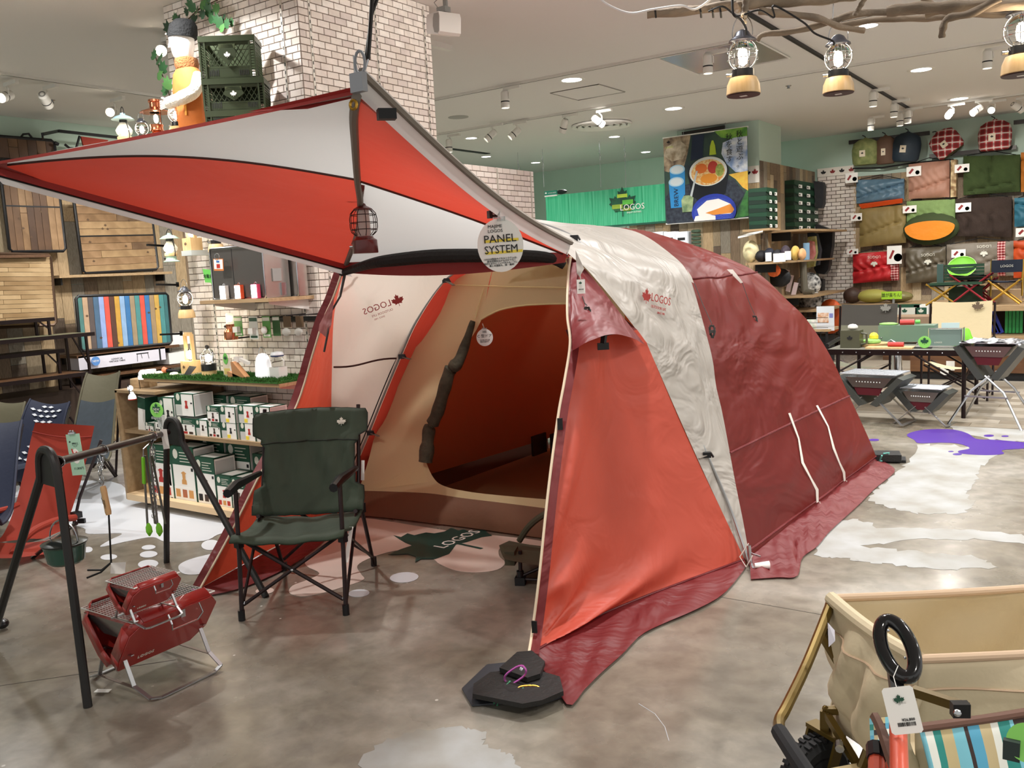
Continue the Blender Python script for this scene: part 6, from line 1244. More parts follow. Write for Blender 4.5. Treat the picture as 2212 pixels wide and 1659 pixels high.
camo = T('lounge_chair', 'sand camouflage sling chair beside the cabinet, behind the red lounge chair', 'chair', Z(235,1000)); cm = mat('sand_camo','cdb78c',.7,c2='7c5c3a',vs=14,detail=1); P(camo, 'sling', G().sheet(fan(cr([Y(248,868,4.3), Y(225,905,4.15), Y(206,925,4.0), Y(200,940,3.95)], 10), cr([Y(262,940,4.3), Y(252,950,4.2), Y(240,955,4.1), Y(222,952,4.0)], 10), 6)), cm, sharp=60); P(camo, 'leg', G().tube([Z(205,945,.3), Z(252,1028)], .011, 6).tube([Z(252,945,.28), Z(200,1010)], .011, 6), frame_b); P(camo, 'edge_piping', G().tube(cr([Y(248,868,4.3), Y(225,905,4.15), Y(206,925,4.0), Y(200,940,3.95)], 10), .01, 5), mat('pale_piping','d8cfae',.7))
navy = mat('navy_canvas','121b35',.7,bump=.3,bs=12); nvp = mat('navy_print_white','dfe3ea',.6)
bt, bt2 = X(66,862,-7.3), X(150,868,-6.9); t, rs = lounge('navy lounge chair printed with white tribal motifs', bt, bt2, Z(-60,1010,.33), Z(60,1010,.33), .2, navy, mat('navy_low','1c253c',.75), [(bt2-V((0,0,.03)), Z(125,985)), (Z(60,960,.3), Z(75,1010)), (Z(0,960,.4), Z(110,1010))], band=.55)
def ons(rs, i, j, o=.006): return rs[i][j]+V((.5,-.7,.4)).normalized()*o
g = G()
for i in range(1, 12):
    n_ = 1+abs(6-i) % 5
    for j in range(-n_, n_+1):
        jj = 5+j*.8
        if 0 < jj < 10 and (i+j) % 2 == 0: k = int(jj); p = lerp(rs[i][k], rs[i][k+1], jj-k)+V((.006,-.008,.005)); d = (rs[i][k+1]-rs[i][k]).normalized(); e = (rs[i+1][k]-rs[i][k]).normalized(); g.poly([p-d*.03, p+e*.012, p+d*.03, p-e*.012], thick=.001)
P(t, 'white_motifs', g, nvp, kind='stuff')
bt, bt2 = X(-30,858,-8.0), X(54,868,-7.6); lounge('olive brown lounge chair behind the navy ones at the far left', bt, bt2, Z(-90,960,.4), Z(0,960,.4), .25, olv, olv, [(bt2-V((0,0,.03)), Z(40,950))])
bt, bt2 = X(-60,900,-6.6), X(47,908,-6.25); t, rs = lounge('plain navy high-back chair cut by the left edge', bt, bt2, Z(-140,1120,.4), Z(-30,1120,.4), .25, navy, navy, [(bt2-V((0,0,.03)), Z(20,1095)), (Z(10,985,.35), Z(62,1078)), (Z(62,985,.3), Z(0,1075))]); f = frame(X(10,962,-6.28), (0,1,0), (.2,0,1)); g = G().bar(f @ V((-.06,-.03,0)), f @ V((.06,.04,0)), .01).bar(f @ V((-.06,.04,0)), f @ V((.06,-.03,0)), .01).bar(f @ V((-.05,0,0)), f @ V((.05,0,0)), .008); P(t, 'white_motifs', g, nvp)
# red lounge chair in the foreground left
rc = mat('red_canvas','96301f',.7,bump=.35,bs=8); bt, bt2 = Y(76,913,2.96), Y(204,920,3.2)
t = T('lounge_chair', 'red high-back lounge chair with a price sheet clipped to it', 'chair', Z(80,1200))
sL = cr([bt, Y(68,945,2.94), Y(52,1020,2.85), Y(30,1100,2.72), Y(8,1150,2.6), Y(-10,1172,2.5)], 22); sR = cr([bt2, Y(196,955,3.18), Y(182,1010,3.14), Y(166,1070,3.1), Y(140,1140,3.0), Y(105,1165,2.85)], 22)
P(t, 'sling', G().sheet(fan(sL, sR, 14, lambda u, v: V((.3,-.9,.1))*(-.05*sin(pi*v)*(.3+u)+.008*sin(v*22+u*6)*u))), rc, sharp=60)
P(t, 'head_seam', G().tube([lerp(sL[3], sR[3], j/8)+V((0,-.004,-.02*sin(pi*j/8))) for j in range(9)], .004, 5), mat('dark_red_seam','8a2a20',.7))
P(t, 'seat', G().sheet(fan(cr([Y(-60,1165,2.45), Y(0,1172,2.5), Y(60,1172,2.62), Y(130,1165,2.8)], 12), cr([Y(-60,1200,2.3), Y(0,1206,2.36), Y(60,1202,2.5), Y(130,1192,2.7)], 12), 6)), rc, sharp=60)
P(t, 'side_roll', G().tube(cr([Y(162,1118,2.95), Y(120,1125,2.8), Y(70,1148,2.62), Y(35,1185,2.5), Y(28,1198,2.45)], 16), .022, 10), rc)
P(t, 'leg', G().tube([bt2+V((.01,.03,-.1)), Y(172,1075,3.12), Y(160,1130,3.05), Z(168,1168,.02)], .011, 6), frame_b); P(t, 'leg', G().tube([Z(165,1130,.3), Z(70,1205)], .011, 6), frame_b); P(t, 'joint', G().box(Y(165,1112,3.06), (.06,.05,.04)).box(Y(176,1125,3.1), (.05,.02,.03), rz=.5), blackp)
ps = T('price_sheet', 'pale green price sheet clipped to the red lounge chair', 'card', Y(160,1038,2.98)); f = frame(Y(164,982,2.98), Y(188,980,3.0)-Y(142,984,2.95), V((.03,0.03,1))); w_, h_ = .108, .265
P(ps, 'sheet', G().box((0,0,0), (w_, h_, .002)).xf(f), mat('pale_green_sheet','a9d2b8',.55)); txt(ps, '11,800円', .021, f @ Matrix.Translation((.008,-.09,.0014)), ink); txt(ps, '難燃BRICK\nハイバック\nチェア', .010, f @ Matrix.Translation((.008,.062,.0014)), ink); g = G(); leaf(g, f @ Matrix.Translation((-.03,.082,.001)), .009); P(ps, 'leaf_emblem', g, ink)
P(ps, 'photo_circle', G().poly([f @ V((.03*cos(a)+.0, .048*sin(a)-.01, .002)) for a in [2*pi*k/20 for k in range(20)]], thick=.001), card); P(ps, 'chair_picture', G().bar(f @ V((-.02,.04,.0025)), f @ V((-.008,-.01,.0025)), .018, .001).bar(f @ V((.012,.02,.0025)), f @ V((.018,-.02,.0025)), .016, .001).bar(f @ V((-.008,-.012,.0025)), f @ V((.02,-.03,.0025)), .012, .001), red_ink); P(ps, 'bulldog_clip', G().box((0,h_/2+.006,.004), (.05,.012,.012)).ball((-.01,h_/2+.02,.004), .008, 8).ball((.01,h_/2+.018,.004), .008, 8).xf(f), chrome)
S('chair_foot', G().ball(Z(5,1347,.03), .03, 12, sz=(1,1,.8)), blackp, 'black chair foot on the floor at the left edge', 'chair'); S('armrest', G().tube([Y(-20,1108,2.5), Y(20,1098,2.62), Y(38,1090,2.7)], .018, 8), rc, 'red armrest end at the left edge in front of the red chair', 'chair')
# ================================================================== far right wall: sleeping bags, sacks, display
def plaid(name, base, c2='e9e2dc', s=9, dark='5a1414'):
    m = bpy.data.materials.new(name); m.use_nodes = True; nt = m.node_tree; N = nt.nodes; L = nt.links; b = N['Principled BSDF']; b.inputs['Roughness'].default_value = .85
    tc = N.new('ShaderNodeTexCoord'); acc = None
    def band(ax, sc, ph, lo, col, prev, fac):
        w_ = N.new('ShaderNodeTexWave'); w_.wave_type = 'BANDS'; w_.bands_direction = ax; w_.inputs['Scale'].default_value = sc; w_.inputs['Phase Offset'].default_value = ph; L.new(tc.outputs['Object'], w_.inputs['Vector'])
        r = N.new('ShaderNodeValToRGB'); r.color_ramp.interpolation = 'CONSTANT'; r.color_ramp.elements[0].color = (0,0,0,1); r.color_ramp.elements[1].position = lo; r.color_ramp.elements[1].color = (fac,)*3+(1,); L.new(w_.outputs[0], r.inputs[0])
        x = N.new('ShaderNodeMix'); x.data_type = 'RGBA'; L.new(r.outputs[0], x.inputs[0])
        if prev is None: x.inputs[6].default_value = rgb(base)
        else: L.new(prev, x.inputs[6])
        x.inputs[7].default_value = rgb(col); return x.outputs[2]
    for ax in 'XZ':
        acc = band(ax, s*.35, 0, .6, dark, acc, .55); acc = band(ax, s*.35, 3.1, .9, c2, acc, .6)
    L.new(acc, b.inputs['Base Color']); return m
plr = plaid('red_plaid_cloth', 'a82a2e'); plr2 = plaid('pink_plaid_cloth', 'c23a40', s=22)
YS = YW-.07
def bag(lab, px, mname, col, y=YS-.09, th=.10, seams=((0,.75,1,.35),), cat='sleeping bag', rough=.55, side=None, fuzzy=0, logo_=None, wr=.010):
    """folded quilted bag hanging flat: padded slab with stitched seams"""
    x0, y0, x1, y1 = px; tl, tr, bl, br_ = Y(x0,y0[0],y), Y(x1,y0[1],y), Y(x0,y1[0],y), Y(x1,y1[1],y); r = random.Random(len(lab)*7+x0); nx_, ny_ = 26, 20
    m = mat(mname, col, rough, bump=.8 if fuzzy else .5, bs=70 if fuzzy else 18, var=.08, vs=9, stretch=(1,1,.5)); t = T('sleeping_bag', lab, cat, (tl+br_)/2+V((0,0,-(tl.z-bl.z)/2)))
    rows = []
    for i in range(ny_+1):
        v = i/ny_; row = []
        for j in range(nx_+1):
            u = j/nx_; p = lerp(lerp(tl, tr, u), lerp(bl, br_, u), v); e = (1-abs(2*u-1)**6)*(1-abs(2*v-1)**5); d = th*(.45+.55*e)
            for s0, t0_, s1, t1_ in seams:
                dx, dy = s1-s0, t1_-t0_; k = ((u-s0)*dx+(v-t0_)*dy)/(dx*dx+dy*dy)
                if 0 <= k <= 1: dist = hypot(u-s0-k*dx, v-t0_-k*dy); d -= .05*math.exp(-(dist/.035)**2)
            d += wr*sin(u*33+4*sin(v*7))*sin(pi*v)*(.4+v)+wr*.6*sin(v*19+u*6); row.append(p+V((0,-d,0)))
        rows.append(row)
    g = G().sheet(rows); ring_ = rows[0]+[r_[-1] for r_ in rows[1:]]+rows[-1][-2::-1]+[r_[0] for r_ in rows[-2:0:-1]]; o = len(g.v); n = len(ring_); g.v += ring_+[V((p.x, y+.01, p.z)) for p in ring_]
    for k in range(n): g.f.append((o+k, o+(k+1) % n, o+n+(k+1) % n, o+n+k)); g.m.append(0)
    P(t, 'padded_shell', g, m, sharp=60)
    if side:
        sx0, sx1, sm_ = side; k0_, k1_ = int(sx0*nx_), int(sx1*nx_); P(t, 'lining_strip', G().sheet([[p+V((0,-.004,0)) for p in r_[k0_:k1_+1]] for r_ in rows]), sm_, sharp=60)
    if logo_: u, v = logo_; p = rows[int(v*ny_)][int(u*nx_)]+V((0,-.02,0)); f = frame(p, (1,0,0), (0,0,1)); g = G(); leaf(g, f @ Matrix.Rotation(pi, 4, 'Z') @ Matrix.Translation((0,.05,0)), .07); P(t, 'leaf_emblem', g, leafw); txt(t, 'LOGOS', .06, f @ Matrix.Rotation(pi, 4, 'Z') @ Matrix.Translation((0,-.045,.001)), leafw)
    P(t, 'hanger_cord', G().tube([tl+V((.05,-.05,0)), lerp(tl,tr,.5)+V((0,0,.07)), tr+V((-.05,-.05,0))], .006, 5), ink)
    return t, rows
bag('glossy steel blue sleeping bag with orange lining, leftmost in the upper row', (1851,(389,386),1954,(440,430)), 'steel_blue_shell', '5f7d92', rough=.35, seams=((0,.78,1,.22),), wr=.016)
S('bag_lining', G().poly([Y(1856,441,YS-.16), Y(1950,428,YS-.16), Y(1950,436,YS-.12), Y(1862,449,YS-.12)], thick=.03), mat('orange_satin','d9501c',.4), 'orange lining peeping out under the steel blue sleeping bag', 'sleeping bag')
bag('dusty pink-brown sleeping bag in the middle of the upper row', (1964,(355,346),2052,(430,426)), 'rose_brown_shell', 'a97c68', seams=((0,.82,1,.5),), side=None)
S('camo_edge', G().bb(tuple(Y(2053,426,YS-.2)), tuple(Y(2070,346,YS-.02))), cm, 'camouflage edge of a sleeping bag beside the pink-brown one', 'sleeping bag')
bag('fluffy moss green sleeping bag, rightmost in the upper row', (2082,(338,334),2204,(422,414)), 'moss_fleece', '3a4a26', rough=.95, fuzzy=1, seams=((.5,0,.45,.7),(.1,.9,.95,.72)), wr=.012)
bag('khaki olive sleeping bag, leftmost in the middle row', (1858,(452,442),1958,(534,524)), 'khaki_shell', '8a7748', seams=((0,.72,.9,.42),(.75,0,.75,.45)), wr=.005)
t, rows = bag('green fleece mummy bag folded open over its orange inside', (1960,(435,430),2064,(492,492)), 'sage_fleece', '7f9a60', rough=.95, fuzzy=1, seams=((.1,.7,.6,.5),)); c_ = Y(2010,494,YS-.2)
P(t, 'hood_shell', G().ball(c_+V((0,.04,-.0)), .41, 22, sz=(1,.28,.62)), mat('dark_moss','3d4a2b',.85)); P(t, 'orange_inside', G().poly([c_+V((.36*cos(a), -.11, .02+ (.10 if sin(a) > 0 else .20)*sin(a))) for a in [2*pi*k/28 for k in range(28)]], thick=.03), mat('amber_satin','e88a1e',.45,bump=1.5,bs=5))
bag('dark brown fleece sleeping bag in the middle row below the moss green one', (2066,(430,424),2186,(510,512)), 'umber_fleece', '3a2e28', rough=.95, fuzzy=1, seams=((.62,.4,.65,1),(.25,.55,.2,.9)))
bag('bright red sleeping bag printed with a white leaf, lower left of the wall', (1844,(548,541),1942,(612,605)), 'scarlet_shell', 'c22b30', rough=.4, seams=((0,.62,1,.38),), logo_=(.52,.25), side=(.86,1,plr2), wr=.018)
bag('dark taupe sleeping bag with a white leaf, middle of the lower row', (1958,(536,532),2044,(612,606)), 'taupe_shell', '5f5748', rough=.4, seams=((0,.72,1,.42),), logo_=(.6,.3), wr=.016)
bag('grey taupe sleeping bag with plaid lining, lower right behind the navy chair', (2046,(528,520),2190,(600,595)), 'grey_taupe_shell', '7b7265', rough=.55, seams=((.2,.85,.9,.4),), logo_=(.6,.22), side=(.8,.92,plr2), wr=.008)
bag('teal blue sleeping bag cut by the right edge in the middle row', (2192,(428,424),2290,(490,488)), 'teal_shell', '2f6b80', seams=((0,.2,1,.4),)); bag('orange sleeping bag cut by the right edge in the lower row', (2190,(520,515),2290,(600,600)), 'burnt_orange_shell', 'c04a1c', seams=((0,.2,1,.4),)); bag('amber sleeping bag cut by the right edge in the upper row', (2206,(330,326),2290,(415,415)), 'amber_shell', 'b8702a', seams=((0,.2,1,.4),))
for (x0, y0_, x1, y1_, lab) in ((1826,372,1853,396,'price card on the steel blue sleeping bag'),(1958,358,1990,382,'tilted price card on the pink-brown sleeping bag'),(2062,353,2094,374,'price card on the moss green sleeping bag'),(1838,460,1862,478,'price card on the khaki sleeping bag'),(1950,443,1980,461,'price card on the green mummy bag'),(2064,437,2098,459,'price card on the dark brown sleeping bag'),(1830,537,1854,550,'price card left of the bright red sleeping bag'),(1916,530,1948,571,'tall colour chart card on the bright red sleeping bag'),(2055,538,2086,557,'price card on the grey taupe sleeping bag'),(1822,644,1850,656,'price card under the brown round cushion'),(2194,491,2230,512,'price card at the right edge')):
    a, b_ = Y(x0, y1_, YS-.215), Y(x1, y0_, YS-.215); t = T('price_card', lab, 'card', ((a.x+b_.x)/2, YS-.215, a.z)); P(t, 'card', G().bb((a.x, YS-.217, a.z), (b_.x, YS-.213, b_.z)), card); w_, h_ = b_.x-a.x, b_.z-a.z
    P(t, 'bag_picture', G().bar((a.x+w_*.2, YS-.2185, a.z+h_*.3), (a.x+w_*.45, YS-.2185, a.z+h_*.75), w_*.16, .001, up=(0,1,0)), mat('maroon_leaf','8d2a2a')); P(t, 'round_mark', G().lathe([(.001,0),(h_*.22,0)], (a.x+w_*.75, YS-.218, a.z+h_*.35), 12, R=Matrix.Rotation(pi/2,3,'X')), mat('sea_green_mark','6fae96',.5))
# stuff sacks above
def sack(lab, px, py, wpx, hpx, m, rot=0, y=YS-.22, bot=None):
    c_ = Y(px, py, y); k = (MC @ (c_-CP)).z/FPX; a, h = wpx*k/2*1.05, hpx*k; t = T('stuff_sack', lab, 'sack', c_+V((0,0,-h/2))); R_ = Matrix.Rotation(rot, 3, 'Y')
    pr = [(.001,-h*.5),(a*.8,-h*.49),(a*.95,-h*.40),(a,-h*.1),(a,h*.1),(a*.88,h*.33),(a*.5,h*.46),(a*.16,h*.5),(a*.10,h*.53)]
    P(t, 'sack_body', G().lathe([(r_*1, z) for r_, z in pr], c_, 28, R=R_, sy=.62), m, sharp=50); P(t, 'draw_cord', G().tube([c_+R_ @ V((0,0,h*.5)), c_+R_ @ V((-.01,0,h*.58)), c_+R_ @ V((-.05,-.01,h*.63))], .008, 5), ink)
    f = frame(c_+R_ @ V((-a*.1,-a*.66,-h*.08)), R_ @ V((1,0,0)), R_ @ V((0,0,1))); P(t, 'cloth_label', G().box((0,0,0), (a*.42,h*.24,.004)).xf(f), mat('cream_label','dfd3bd',.7)); g = G(); leaf(g, f @ Matrix.Translation((0,.0,.003)), a*.12); P(t, 'leaf_emblem', g, ink)
    if bot: P(t, 'base_panel', G().lathe([(.001,-h*.505),(a*.82,-h*.497)], c_, 24, R=R_, sy=.62), bot)
sack('mottled olive stuff sack, leftmost on the mint wall', 1870, 328, 54, 56, mat('mottled_olive','6f7a4a',.8,c2='8f9560',vs=12)); sack('brown stuff sack, second on the mint wall', 1913, 324, 40, 60, mat('cocoa_sack','5e4636',.7,bump=.5,bs=12)); sack('dark navy stuff sack, third on the mint wall', 1958, 318, 56, 62, mat('ink_navy_sack','22303d',.55,bump=.4,bs=12), rot=.12)
sack('red plaid stuff sack tipped on its side on the mint wall', 2042, 308, 58, 56, plr, rot=-.6, bot=mat('olive_base','4a4326',.8)); sack('upright red plaid stuff sack, right of the tipped one', 2149, 292, 62, 64, plr)
for (a, b_, lab) in (((1834,308),(2008,286),'dark wall bar behind the three plain stuff sacks'),((2008,338),(2196,318),'dark wall bar under the two plaid stuff sacks'),((2190,265),(2300,255),'dark wall bar at the right edge')): p, q = Y(*a, YS-.05), Y(*b_, YS-.05); S('wall_bar', G().bar(p, V((q.x, q.y, p.z)), .05, .06), mat('gun_bar','3a3735',.4,.5), lab, 'rail')
for (px, py, yy, n_, lab) in ((1900,358,YS-.2,0,'rope line above the steel blue sleeping bag'),): a, b_ = Y(1842,364,YS-.12), Y(2060,344,YS-.12); S('hanging_line', G().tube([a, lerp(a,b_,.3)+V((0,0,-.03)), lerp(a,b_,.6)+V((0,0,.0)), b_], .012, 5), ink, 'dark rope and clips over the upper sleeping bags', 'rope')
# low ledge with cushions
a, b_ = Y(1822,658,YS-.75), Y(2000,651,YS-.75); lg = T('display_ledge', 'wooden ledge under the sleeping bags carrying the cushions', 'shelf', ((a.x+b_.x)/2, YS-.4, a.z-.06)); P(lg, 'board', G().bb((a.x, YS-.75, a.z-.06), (1.2, YS-.02, a.z)), wood_l); P(lg, 'plinth', G().bb((a.x, YS-.7, 0), (1.2, YS-.1, a.z-.06)), wood_d)
za = a.z
def pil(lab, px, py, w_, d_, h_, m, rz=0, y=YS-.45): c_ = Y(px, py, y); S('cushion', G().ball((c_.x, y, za+h_/2+.002), 1, 20, sz=(w_/2, d_/2, h_/2)), m, lab, 'cushion')
pil('round gathered brown cushion at the left end of the ledge', 1842, 632, .30, .28, .26, mat('brown_satin','4a3830',.5,bump=1,bs=14)); pil('yellow-green pillow on the ledge', 1886, 636, .52, .34, .22, mat('yellow_green','a9a452',.6)); pil('shiny olive pillow right of the yellow-green one', 1942, 640, .42, .3, .18, mat('olive_satin','7b7548',.4,bump=.8,bs=14))
c_ = Y(1926,638,YS-.72); t = T('lime_card', 'lime green sign lettered in Japanese in front of the pillows', 'sign', c_+V((0,0,-.08))); P(t, 'card', G().box(c_, (.3,.006,.12)), mat('acid_green','a9d83a',.5)); txt(t, '誰が楽ちん!', .07, frame(c_+V((0,-.005,0)), (1,0,0), (0,0,1)), ink, sx=.8); P(t, 'clip_stand', G().box(c_+V((.03,0,-.1)), (.03,.03,.1)), mat('clear_plastic','e8ecec'))
for k, (px, w_, lab) in enumerate(((1957,.42,'wide green and white carton under the ledge'),(1992,.2,'white carton with a green leaf under the ledge'))):
    c_ = Y(px,672,YS-.95); t = T('carton', lab, 'box', (c_.x, c_.y, .5)); P(t, 'carton', G().box((c_.x,c_.y,c_.z), (w_,.2,.2)), card if k else pg); P(t, 'print', G().box((c_.x,c_.y-.101,c_.z), (w_*.8,.002,.12)), pg if k else leafw); g = G(); leaf(g, frame((c_.x,c_.y-.103,c_.z), (1,0,0), (0,0,1)), .05); P(t, 'leaf_emblem', g, leafw if k else pg); P(t, 'stack_below', G().box((c_.x,c_.y,(c_.z-.1)/2), (w_,.2,c_.z-.1)), wood_d)
# padded seat mats
for k in range(3): a = Y(1975,690+18*k,13.6); S('seat_mat', G().box((a.x, 13.6, a.z), (.75,.5,.11)), mat('taupe_mat','a58c74',.8), ['upper','middle','lower'][k]+' of three stacked padded taupe mats behind the far table', 'mat')
S('mat_crate', G().bb((Y(1975,720,13.6).x-.37,13.36,0),(Y(1975,720,13.6).x+.37,13.84,Y(1975,726,13.6).z-.056)), wood_d, 'dark wooden crate under the taupe mats', 'crate')
# display cabinet with stools on top
dc = T('display_cabinet', 'low wooden display cabinet on a dark plinth at the far right', 'cabinet', (.4, 11.7, 0)); dx0 = -1.62; ztop = Y(2150,660,11.4).z
P(dc, 'top_board', G().bb((-1.62, 11.35, ztop-.06), (2.6, 12.1, ztop)), wood_l); P(dc, 'lower_board', G().bb((-1.62, 11.37, .48), (2.6, 12.1, .53)), wood_l); P(dc, 'base_panel', G().bb((-2.1, 11.4, .10), (2.6, 12.1, .36)), mat('walnut_panel','7a5638',.5,c2='664530',vs=2,stretch=(1,1,9))); P(dc, 'plinth', G().bb((-2.1, 11.43, 0), (2.6, 12.1, .10)), ink); P(dc, 'back_panel', G().bb((-1.62, 12.0, .36), (2.6, 12.1, ztop)), mat('umber_board','3a2a20')); P(dc, 'side_panel', G().bb((-1.62, 11.4, .36), (-1.58, 12.05, ztop)), wood_d)
for (px, py) in ((2040,800),(2053,790)): c_ = Y(px,py,11.38); S('shelf_label', G().box(c_, (.09,.004,.11)), card, 'white picture label on the far wooden cabinet base, %s of two' % ('left' if px == 2040 else 'right'), 'label')
for k, (px, col, lab) in enumerate([(2148+7*i,'2a3a9c','blue') for i in range(3)]+[(2172+8*i,'2e8a4a','green') for i in range(5)]): a = Y(px,724,11.5); S('folded_chair', G().bar((a.x,11.6,.54),(a.x-(.12 if lab == 'blue' else 0),11.6,.84),.03,.05), mat(lab+'_tube',col,.35,.3), ('first','second','third','fourth','fifth')[k if k < 3 else k-3]+' '+lab+' folded chair frame from the left on the far cabinet shelf', 'chair', lab+' folded chair frames on the far cabinet shelf')
def xstool(lab, px, py, w_, h, mf_, mt_, y=11.6, back=0, cat='stool'):
    c_ = Y(px, py, y); c_ = V((c_.x, y, ztop+.001)); t = T('folding_stool', lab, cat, c_)
    for s_ in (-.13, .13):
        P(t, 'crossed_leg', G().tube([c_+V((-w_/2,s_,.01)), c_+V((w_/2,s_,h))], .012, 6), mf_); P(t, 'crossed_leg', G().tube([c_+V((w_/2,s_,.01)), c_+V((-w_/2,s_,h))], .012, 6), mf_)
    P(t, 'seat', G().sheet([[c_+V((w_/2*(-1+2*i/6), -.14+.28*j/4, h-.02*sin(pi*i/6))) for j in range(5)] for i in range(7)]).bb(c_+V((-w_/2,-.14,h-.03)), c_+V((w_/2,.14,h-.025))), mt_)
    if back:
        for s_ in (-1, 1): P(t, 'back_post', G().tube([c_+V((s_*w_/2,.14,h*.3)), c_+V((s_*w_/2,.2,h+back))], .012, 6), mf_)
        P(t, 'back_panel', G().bb(c_+V((-w_/2,.17,h+back*.35)), c_+V((w_/2,.19,h+back)) ), mt_); txt(t, 'LOGOS', .04, frame(c_+V((0,.165,h+back*.68)), (1,0,0), (0,0,1)), leafw)
    return t
golds = mat('gold_tube','b8923f',.3,.8); redt = mat('red_tube','8e2430',.3,.5)
xstool('gold legged folding stool under the green folding table', 2038, 650, .34, .26, golds, mat('black_cloth','1b1b1d',.8)); xstool('red X-leg folding stool on the far cabinet', 2098, 650, .42, .36, redt, mat('black_cloth','1b1b1d')); xstool('second red X-leg stool tucked behind the first', 2122, 650, .3, .30, redt, mat('black_cloth','1b1b1d'), y=11.85)
xstool('small gold framed chair with a navy back on the far cabinet', 2170, 652, .32, .28, golds, mat('navy_cloth','1e2636',.8), back=.22, cat='chair')
c_ = Y(2072,606,11.6); t = T('folding_table', 'green slatted folding table on the gold legged stool', 'table', c_)
for k in range(5): P(t, 'slat', G().box((c_.x+.05, 11.6, c_.z+.02+.038*k), (.42,.03,.032)), mat('green_steel_slat','2b4a37',.4))
P(t, 'side_frame', G().box((c_.x-.2, 11.6, c_.z+.08), (.07,.05,.24)), mat('slate_green','47605a',.4)); P(t, 'tray', G().box((c_.x-.02, 11.6, c_.z-.03), (.55,.3,.03)), mat('green_steel_slat','2b4a37'))
c_ = Y(2078,578,11.62); S('lime_bowl', G().lathe([(.001,-.03),(.09,-.03),(.15,.02),(.155,.02),(.09,-.02),(.001,-.02)], c_+V((0,0,.0)), 24, R=Matrix.Rotation(.9,3,'X')), mat('lime_plate','7cc83a',.4), 'bright green plates leaning on the green folding table', 'plate'); S('green_crate', G().box(Y(2088,640,11.8), (.36,.2,.24)), mat('forest_crate','2a3f2c',.6), 'dark green crate behind the stools on the far cabinet', 'crate'); S('tan_carton', G().box(Y(2170,640,11.9), (.34,.15,.16)), mat('tan_carton','b59c7c',.7), 'tan carton under the navy chair', 'box')
# ================================================================== far table group
tf_ = Z(2081,905); z_t = atop(tf_, 757).z; tx0 = Y(1787,757,tf_.y).x; tby = Z(2112,738,z_t).y
tb = T('folding_table', 'large dark-framed folding table set with camping gear at the far right', 'table', ((tx0+tf_.x)/2, (tf_.y+tby)/2, 0)); ttop = mat('weathered_top','8b8a80',.35,c2='77766c',vs=4); tfm = mat('bronze_black_bar','2c2222')
for k in range(7): ya = tf_.y+(tby-tf_.y)*k/7; P(tb, 'top_board', G().bb((tx0, ya+.003, z_t-.012), (tf_.x+.03, ya+(tby-tf_.y)/7-.003, z_t)), ttop)
P(tb, 'edge_rail', G().bb((tx0-.01, tf_.y-.02, z_t-.05), (tf_.x+.04, tf_.y, z_t+.002)), tfm); P(tb, 'edge_rail', G().bb((tf_.x+.02, tf_.y, z_t-.05), (tf_.x+.04, tby, z_t+.002)), tfm); P(tb, 'edge_rail', G().bb((tx0-.01, tby, z_t-.05), (tf_.x+.04, tby+.02, z_t+.002)), tfm)
for x in (tx0+.1, tf_.x):
    for y in (tf_.y, tby): P(tb, 'leg', G().cyl((x, y, 0), (x, y, z_t-.03), .019), tfm)
for y in (tf_.y, tby): P(tb, 'leg_brace', G().tube([(tf_.x-.42, y, z_t-.04), (tf_.x, y, z_t-.3), ], .010, 6), tfm); P(tb, 'leg_brace', G().tube([(tx0+.4, y, z_t-.04), (tx0+.1, y, z_t-.22)], .010, 6), tfm)
P(tb, 'cross_brace', G().tube([(tf_.x, tf_.y, z_t-.28), (tf_.x, tby, z_t-.1)], .010, 6), tfm); P(tb, 'cross_brace', G().tube([(tf_.x, tf_.y, z_t-.1), (tf_.x, tby, z_t-.28)], .010, 6), tfm)
g = G(); 
for k in range(9): g.ball((tx0+.15+k*(tf_.x-tx0-.2)/8, tf_.y-.021, z_t-.024), .008, 6)
P(tb, 'rivets', g, steel, kind='stuff'); S('steel_bottle', G().cyl((Y(1935,765,9.2).x,9.25,.34),(Y(1935,765,9.2).x,9.25,z_t-.07),.05), chrome, 'shiny steel cylinder hanging under the far table', 'bottle')
gg = mat('sage_enamel','66806e',.4); 
p = V((Y(1840,743,9.05).x, 9.05, z_t+.001)); t = T('square_mug', 'olive square mug with a leaf on the far table', 'mug', p); mo = mat('olive_mug','4b4b3a',.5); P(t, 'body', G().bb(p+V((-.09,-.08,0)), p+V((.09,.08,.17))), mo); P(t, 'handle', G().tube([p+V((.09,0,.14)), p+V((.14,0,.13)), p+V((.14,0,.04)), p+V((.09,0,.03))], .012, 6), mo); g = G(); leaf(g, frame(p+V((0,-.081,.09)), (1,0,0), (0,0,1)), .035); P(t, 'leaf_emblem', g, ink); S('wadded_cloth', G().ball(p+V((.01,0,.2)), .05, 10, sz=(1,1,.6)), white, 'white cloth ball on the olive square mug', 'cloth')
p = V((Y(1883,745,9.2).x, 9.2, z_t+.001)); t = T('wooden_plate', 'wooden plate of green and yellow toy food on the far table', 'plate', p); P(t, 'plate', G().lathe([(.001,.0),(.14,.0),(.16,.03),(.001,.02)], p, 20), bamboo); P(t, 'salad', G().ball(p+V((0,0,.045)), .09, 10, sz=(1,1,.35)), mat('lettuce','8fc06a',.6)); P(t, 'lemon', G().ball(p+V((.02,0,.09)), .045, 10), mat('lemon','e8d63c',.5))
p = Y(1958,712,9.5); p = V((p.x, 9.5, z_t+.001)); t = T('table_griddle', 'long sage green table griddle on wire feet', 'griddle', p); zc = Y(1958,722,9.45).z; P(t, 'body', G().bb((Y(1897,720,9.4).x, 9.4, zc-.07), (Y(2018,720,9.4).x, 9.62, zc+.09)), gg)
